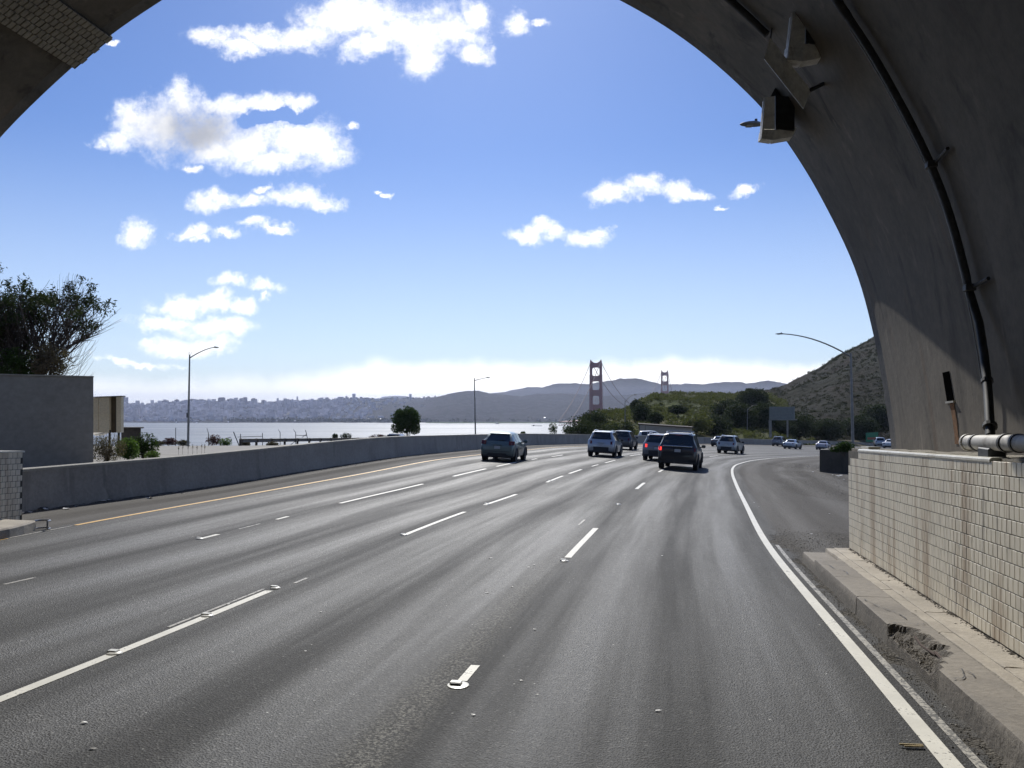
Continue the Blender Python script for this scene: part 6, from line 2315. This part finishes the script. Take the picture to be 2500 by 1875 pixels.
def car(px, py, az, kind, body_m, label, rails=False, lamps='off', cladding=False, chrome=False, scale=1.0, where=None, group='vehicles driving away on the highway', window=None, detail=True):
    B = BODY[kind]; st = B['st']
    p = onroad(px, py) if where is None else where
    a = math.radians(az)
    t = empty('car', p, label, 'car', rz=-a, group=group)
    t.scale = (scale,) * 3
    # tilt with the road
    e = 0.5
    fx = (float(zroad(p.x + e, p.y)) - float(zroad(p.x - e, p.y))) / (2 * e); fy = (float(zroad(p.x, p.y + e)) - float(zroad(p.x, p.y - e))) / (2 * e)
    nz = Vector((-fx, -fy, 1)).normalized() if where is None else Vector((0, 0, 1))
    fw = Vector((math.sin(a), math.cos(a), 0)); rt = fw.cross(nz).normalized(); fw = nz.cross(rt).normalized()
    t.rotation_euler = Matrix((rt, fw, nz)).transposed().to_euler()

    def ring(y):
        w, zb, zt, zr, wr = ssp(st, y)
        w2 = w * .97; h = max(zr - zt, 0.01)
        half = [(w * .80, zb), (w * .965, zb + .07), (w, zb + (zt - zb) * .42), (w * 1.0, zb + (zt - zb) * .72), (w2, zt), (wr + (w2 - wr) * .30, zt + h * .62), (wr + (w2 - wr) * .05, zt + h * .90), (wr * .82, zr - .012 * (h > .1)), (wr * .45, zr + .008)]
        return [Vector((x, y, z)) for x, z in half] + [Vector((-x, y, z)) for x, z in half[::-1]]
    ys = sorted(set([s[0] for s in st] + list(np.arange(.4, B['L'] - .4, .35))))
    m = MB().loft([ring(y) for y in ys])
    body = obj('body', m, body_m, t, smooth=42)
    # dark lower skirt
    for nm, (z0, z1, extra) in (('rear_bumper', (0.0, 0.34 if cladding else 0.16, .012)),):
        zb = st[1][2]
        rr = []
        for f_ in (-1, -.8, -.4, 0, .4, .8, 1):
            w = st[1][1]
            yb = -0.015 + 0.10 * abs(f_) ** 3 + (0.0)
            rr.append([Vector((f_ * w * 1.0, yb - extra, zb - .02)), Vector((f_ * w * 1.01, yb - extra, zb + z1)), Vector((f_ * w * .98, yb + .2, zb + z1)), Vector((f_ * w * .98, yb + .2, zb - .02))])
        obj('bumper', MB().loft(rr), M_PLASTIC, t, smooth=40)
    obj('underbody', MB().box((0, B['L'] * .5, st[2][2] + .02), (st[3][1] * 1.5, B['L'] * .8, .16)), M_PLASTIC, t)
    # glass, standing a hair proud of the body
    y0, y1 = B['rear']
    G = []
    nx = 9
    for y in np.linspace(y0, y1, 5):
        w, zb, zt, zr, wr = ssp(st, y)
        row = []
        for f_ in np.linspace(-1, 1, nx):
            x = f_ * (wr * .80 + .05 * (y1 - y) / (y1 - y0))
            row.append(Vector((x, y - .016 + 0.02 * f_ * f_, zr + .014)))
        G.append(row)
    mg = MB().loft(G, closed=False, cap=False)
    rw = obj('rear_window', mg, M_GLASSD, t, smooth=True)
    s0, s1 = B['side']
    for sgn in (-1, 1):
        cuts = np.linspace(s0, s1, 4)
        for c in range(3):
            rows = []
            for y in np.linspace(cuts[c] + .03, cuts[c + 1] - .03, 4):
                r = ring(y); k = [r[4], r[5], r[6]]
                lo = k[0].lerp(k[1], .12); md = k[1]; hi = k[1].lerp(k[2], .8)
                rows.append([Vector((sgn * (q.x + .012), q.y, q.z)) for q in (lo, md, hi)])
            obj('side_window', MB().loft(rows, closed=False, cap=False), M_GLASSD, t, smooth=True)
        # mirror
        ym = s1 - .35
        w, zb, zt, zr, wr = ssp(st, ym)
        obj('mirror', MB().box((sgn * (w + .12), ym, zt + .10), (.22, .12, .16), bev=.04).box((sgn * (w + .01), ym + .02, zt + .05), (.14, .06, .05)), body_m if not cladding else M_PLASTIC, t)
        # tail lamps
        lx0, lx1, lz0, lz1 = B['lamp']
        on = (lamps == 'on') or (lamps == 'left' and sgn < 0)
        rr = []
        for x in np.linspace(lx0, lx1, 4):
            yy = 0.02 + 0.10 * max(0, (x - lx0) / (lx1 - lx0)) ** 2
            yt = yy + (0.05 if kind != 'sedan' else 0.03)
            rr.append([Vector((sgn * x, yy - .03, lz0)), Vector((sgn * x, yt - .02, lz1)), Vector((sgn * x, yt + .12, lz1)), Vector((sgn * x, yy + .12, lz0))])
        rr.append([Vector((sgn * (lx1 + .035), .18, lz0 + .02)), Vector((sgn * (lx1 + .02), .22, lz1 - .02)), Vector((sgn * (lx1 - .03), .36, lz1 - .02)), Vector((sgn * (lx1 - .03), .34, lz0 + .02))])
        obj('tail_lamp', MB().loft(rr), M_LAMPON if on else M_LAMPR, t, label='lit red tail lamp' if on else None, smooth=30)
        if rails:
            w, zb, zt, zr, wr = ssp(st, 1.2)
            pts = [Vector((sgn * (wr * .86), y, ssp(st, y)[3] + h)) for y, h in ((.45, 0.0), (.6, .05), (1.2, .065), (2.2, .06), (2.6, 0.0))]
            obj('roof_rail', MB().tube(pts, .022, 6), M_CHROME, t)
    if rails == 'bars':
        for y in (.95, 2.1):
            w, zb, zt, zr, wr = ssp(st, y)
            obj('roof_bar', MB().box((0, y, zr + .085), (wr * 1.8, .06, .03), bev=.01), M_CHROME, t)
    # high brake lamp
    w, zb, zt, zr, wr = ssp(st, y1 + .04)
    obj('brake_lamp', MB().box((0, y1 + .02, zr - .005), (.34, .08, .035), bev=.01), M_LAMPON if lamps in ('on', 'left') else M_LAMPR, t)
    obj('licence_plate', MB().box((0, -0.004 + (0.02 if kind != 'sedan' else .015), B['plate']), (.31, .05, .155), bev=.006), M_PLATE, t)
    obj('tailgate_handle', MB().box((0, 0.0, B['plate'] + .13), (.5, .05, .05), bev=.01), M_CHROME if chrome == 'small' else body_m, t)
    if detail:
        w = st[1][1]
        obj('tailgate_seam', MB().tube([Vector((-w * .78, .0, B['plate'] - .2)), Vector((w * .78, .0, B['plate'] - .2))], .008, 4), M_PLASTIC, t)
        obj('rear_wiper', MB().tube([Vector((0, y0 - .02, ssp(st, y0)[3] + .03)), Vector((.34, y0 + .02, ssp(st, y0 + .04)[3] + .03))], .012, 5), M_PLASTIC, t)
        obj('spoiler', MB().loft([[Vector((x, y1 - .05 + .03 * x * x, ssp(st, y1 + .06)[3] + .0)), Vector((x, y1 + .2, ssp(st, y1 + .2)[3] + .016)), Vector((x, y1 + .2, ssp(st, y1 + .2)[3] - .02)), Vector((x, y1 - .02, ssp(st, y1 + .06)[3] - .03))] for x in (-.52, -.25, 0, .25, .52)]), body_m, t)
    if chrome is True:
        obj('trim_bar', MB().box((0, .0, 1.22), (1.50, .05, .07), bev=.02), M_CHROME, t)
    # wheels
    for wy in B['wheels']:
        for sgn in (-1, 1):
            R = B['R']; wx = sgn * (st[3][1] - .13)
            rings = []
            for (dx, r) in ((-.11, R * .72), (-.115, R * .92), (-.09, R), (.09, R), (.115, R * .92), (.11, R * .68), (.085, R * .64)):
                rings.append([Vector((wx + sgn * dx, wy + math.cos(q) * r, R + math.sin(q) * r)) for q in np.linspace(0, 2 * math.pi, 24, endpoint=False)])
            wh = obj('wheel', MB().loft(rings), M_RUBBER, t, smooth=40)
            rim = MB().tube([Vector((wx + sgn * .06, wy, R)), Vector((wx + sgn * .09, wy, R))], R * .62, 20)
            for k in range(5):
                q = 2 * math.pi * k / 5
                rim.tube([Vector((wx + sgn * .10, wy, R)), Vector((wx + sgn * .10, wy + math.cos(q) * R * .62, R + math.sin(q) * R * .62))], .03, 4)
            obj('rim', rim, M_RIM, wh)
            ar = MB()
            pts = [Vector((sgn * (st[3][1] + .004), wy + math.cos(q) * (R + .06), R + .01 + math.sin(q) * (R + .06))) for q in np.linspace(-.25, math.pi + .25, 14)]
            ar.tube(pts, .035, 5)
            obj('wheel_arch', ar, M_PLASTIC, t)
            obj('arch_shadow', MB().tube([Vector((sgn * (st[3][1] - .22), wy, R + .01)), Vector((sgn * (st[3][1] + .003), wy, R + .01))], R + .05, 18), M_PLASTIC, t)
    return t


CP_TEAL = carpaint('dusty_teal_paint', (0.12, 0.165, 0.16), 0.4)
CP_SILV = carpaint('silver_blue_paint', (0.42, 0.45, 0.49), 0.55)
CP_BLACK = carpaint('black_paint', (0.012, 0.013, 0.016), 0.1)
CP_GREY = carpaint('mid_grey_paint', (0.20, 0.21, 0.23), 0.5)
CP_WHITE = carpaint('white_paint', (0.62, 0.64, 0.66), 0.0)
CP_SAND = carpaint('pale_silver_paint', (0.36, 0.37, 0.36), 0.5)
CP_DARK = carpaint('dark_grey_paint', (0.06, 0.065, 0.075), 0.4)
CP_LILAC = carpaint('faded_silver_paint', (0.40, 0.38, 0.42), 0.3)

car(1212, 1126.5, 11, 'hatch', CP_TEAL, 'dusty teal hatchback alone in the leftmost lanes', lamps='off')
car(1466, 1115.5, 15, 'suv', CP_SILV, 'silver SUV with roof rails left of the pair of dark SUVs', rails=True, cladding=True)
car(1652, 1147.5, 17, 'bigsuv', CP_BLACK, 'big black SUV with brake lamps lit and roof bars, largest vehicle on the road', rails='bars', lamps='left', chrome=True)
car(1602, 1125.5, 17, 'suv', CP_GREY, 'grey SUV with lit tail lamp half hidden behind the big black SUV', rails=True, lamps='on', cladding=True)
car(1515, 1098, 17, 'suv', CP_DARK, 'dark car half hidden ahead of the silver SUV', lamps='off')
car(1772, 1107.5, 27, 'suv', CP_SAND, 'pale silver crossover right of the big black SUV', rails=True, cladding=True)
car(1750, 1090.5, 27, 'sedan', CP_DARK, 'dark sedan close to the barrier ahead of the pale crossover')
car(1896, 1089.5, 33, 'suv', CP_GREY, 'grey wagon by the far barrier under the sign board', rails=True)
car(1925, 1096, 33, 'sedan', CP_SILV, 'silver sedan with sun glinting on its rear corner beside the grey wagon')
car(2005, 1098.5, 30, 'sedan', CP_LILAC, 'pinkish silver sedan just left of the shrub on the concrete block')
w_ = P(2150, 1091, 150); car(0, 0, 20, 'suv', CP_SILV, 'silver-blue SUV far right beside the tunnel edge', where=w_)
w_ = P(2168, 1095, 128); car(0, 0, 40, 'sedan', CP_WHITE, 'white sedan far right, its roof showing over the tiled wall', where=w_)

# parked pickup beyond the barrier, only its upper part shows
pk = P(962, 1071, 112); pk.z -= 1.05
pt = empty('pickup_truck', pk, 'white pickup parked beyond the barrier under the round tree', 'truck', rz=math.radians(78))
m = MB()
ringp = lambda y, w, zb, zt: [Vector((w, y, zb)), Vector((w, y, zt - .05)), Vector((w - .06, y, zt)), Vector((-w + .06, y, zt)), Vector((-w, y, zt - .05)), Vector((-w, y, zb))]
m.loft([ringp(-2.6, .9, .5, 1.15), ringp(-2.5, .95, .4, 1.2), ringp(0.2, .95, .4, 1.2), ringp(1.6, .95, .4, 1.15), ringp(2.5, .9, .45, 1.05), ringp(2.7, .75, .5, .85)])
m.loft([[Vector((x, y, z)) for x, z in ((.88, 1.17), (.70, zt), (-.70, zt), (-.88, 1.17))] for y, zt in ((-1.5, 1.2), (-1.05, 1.72), (.4, 1.78), (1.1, 1.2))])
obj('body', m, CP_WHITE, pt, smooth=35)
for sgn in (-1, 1):
    obj('side_window', MB().loft([[Vector((sgn * .885, y, 1.22)), Vector((sgn * .74, y * .92, 1.66))] for y in (-1.05, 0.0, .75)], closed=False, cap=False), M_GLASSD, pt)
    for wy in (-1.6, 1.7):
        obj('wheel', MB().tube([Vector((sgn * .72, wy, .36)), Vector((sgn * .96, wy, .36))], .36, 18), M_RUBBER, pt)
obj('windscreen', MB().loft([[Vector((.62, .47, 1.74)), Vector((-.62, .47, 1.74))], [Vector((.74, 1.06, 1.26)), Vector((-.74, 1.06, 1.26))]], closed=False, cap=False), M_GLASSD, pt)
# white car beyond the barrier by the building
pk = P(1556, 1066, 112); pk.z -= 0.9
car(0, 0, 95, 'suv', CP_WHITE, 'white car passing behind the barrier in front of the grey building', where=pk, group=None)

# ------------------------------------------------------------------ litter and loose bits
def scrap(p, size, m_, label, name='litter', cat='litter', group=None, k=7):
    vs = [Vector((0, 0, size * 0.25))]
    n = k
    for i in range(n):
        a = 2 * math.pi * i / n
        r = size * rng.uniform(0.5, 1.1)
        vs.append(Vector((math.cos(a) * r, math.sin(a) * r * rng.uniform(.5, .9), rng.uniform(0.0, size * 0.35))))
    fs = [(0, i, i % n + 1) for i in range(1, n + 1)]
    vs.append(Vector((0, 0, 0.0))); fs += [(n + 1, i % n + 1, i) for i in range(1, n + 1)]
    return obj(name, MB().add(vs, fs), m_, loc=p, label=label, cat=cat, group=group, recalc=False)


LIT = [((18, 1258), .10, 'pale scrap nearest the left tiled wall'), ((36, 1258), .09, 'flat white scrap near the left kerb'), ((52, 1254), .13, 'long white scrap at the barrier foot near the left kerb'), ((75, 1251), .07, 'small white scrap at the barrier foot'),
       ((108, 1244), .12, 'white scrap among dark debris at the barrier foot'), ((160, 1243), .12, 'pale crumpled scrap standing off the barrier foot'), ((186, 1236), .05, 'tiny pale scrap at the barrier foot, left of the pair'), ((252, 1223.5), .10, 'left of two white scraps by the barrier'),
       ((268, 1221), .08, 'right of two white scraps by the barrier'), ((365, 1217), .12, 'thin pale strip lying on the left shoulder')]
for (pp_, s_, lb) in LIT:
    scrap(onroad(*pp_, 0.004), s_, M_LITTER, lb)
scrap(onroad(100, 1243, .004), .22, M_DARKM, 'dark lump of debris at the barrier foot')
for i, ((x, y), s_) in enumerate((((2046, 1163), .16), ((2054, 1161), .10), ((2034, 1160), .09), ((1973, 1139), .09), ((1984, 1152), .07), ((1997, 1146), .06), ((2060, 1171), .07))):
    scrap(onroad(x, y, .006), s_, M_LITTER, ('largest crumpled white scrap by the dark block', 'crumpled white scrap just right of the largest', 'crumpled white scrap just left of the largest', 'white scrap on the gravel, farthest left', 'small white scrap in the middle of the gravel', 'tiny scrap near the foot of the dark block', 'small scrap against the tiled wall corner')[i])
CHIPL = ['pale chip on the right shoulder just beyond the edge line, left of two', 'pale chip on the right shoulder beyond the edge line, right of two', 'pale chip on the shoulder near the tiled wall corner', 'pale chip in the gravel just beyond the walkway end',
         'pale chip in the rightmost lane, left of the walkway end', 'pale chip just right of the nearest round marker', 'pale chip below the nearest round marker', 'pale chip in the bottom left corner, lower one', 'pale chip in the bottom left corner, upper one', 'pale chip above and right of the nearest round marker',
         'pale chip above the solid middle line near its first dome', 'pale chip right of the end of the solid middle line', 'pale chip in the dark band below the end of the middle line', 'flat pale chip left of the long right dash', 'pale chip left of the long right dash, upper of a pair', 'pale chip left of the long right dash, lower of a pair',
         'pale chip well below the long right dash', 'larger pale chip between the middle line and the right lane line', 'pale chip low in the rightmost lane', 'smallest pale chip beside the worn right lane line']
for i, (x, y, s_) in enumerate(((1841, 1227, .05), (1853, 1237, .04), (2024, 1254, .05), (1981, 1304, .06), (1617, 1357, .045), (1310, 1697, .03), (1155, 1746, .035), (228, 1828, .05), (205, 1765, .05), (1306, 1537, .04), (556, 1475, .05), (783, 1495, .04), (746, 1590, .03), (1197, 1364, .06), (1290, 1385, .04), (1303, 1379, .04), (1250, 1433, .04), (1190, 1447, .05), (1608, 1736, .04), (1273, 1662, .025))):
    scrap(onroad(x, y, .005), s_ * .7, M_LITTER, CHIPL[i], name='chip', cat='chip', group='pale chips scattered on the asphalt', k=5)
q = onroad(2226, 1822, .012)
wd = empty('wood_stick', q, 'short split piece of yellowish wood on the white edge line', 'stick', rz=-0.1)
obj('splinter', MB().box((0, 0.008, 0.006), (0.155, 0.016, 0.012), bev=.003), M_WOOD, wd)
obj('splinter', MB().box((0.01, -0.016, 0.005), (0.13, 0.014, 0.01), rz=.06, bev=.003), M_WOOD, wd)
q = gz(8.15, 2.01, 0.006)
obj('twig', MB().tube([Vector((-.05, .03, .01)), Vector((0, 0, .02)), Vector((.07, -.05, .008))], .006, 5), M_LITTER, loc=q, label='small pale stick in the gutter below the smashed kerb', cat='stick')
q = gz(6.75, 2.79, HK + .014)
scrap(q, .035, M_DARKM, 'dark lump lying on the walkway by the tiled wall', name='debris', cat='debris')
for i, (s_, n_) in enumerate(((12.9, 2.55), (11.2, 2.72), (10.4, 2.68), (8.75, 2.74), (9.3, 2.52), (12.2, 2.7))):
    scrap(gz(s_, n_, HK + .012), .022, M_BROKEN, ('dark crumb on the walkway, farthest', 'dark crumb in the middle of the walkway near the wall', 'dark crumb on the back slab', 'dark crumb nearest the wall across from the smashed kerb', 'dark crumb in the slab joint', 'crumb on the far back slab')[i], name='debris', cat='debris')

# ------------------------------------------------------------------ air
hz = MB().box((0, 4000, 25), (26000, 24000, 272))
HAZE = bpy.data.materials.new('haze_air'); HAZE.use_nodes = True
HAZE.node_tree.nodes.clear()
h_ = NT(HAZE.node_tree)
ho = h_.n('ShaderNodeOutputMaterial')
pv = h_.n('ShaderNodeVolumePrincipled', Color=(0.66, 0.74, 1.0, 1), Density=4.8e-5, Anisotropy=0.3)
HAZE.node_tree.links.new(pv.outputs[0], ho.inputs['Volume'])
obj('haze', hz, HAZE, kind='stuff', label='thin bright haze over the bay')
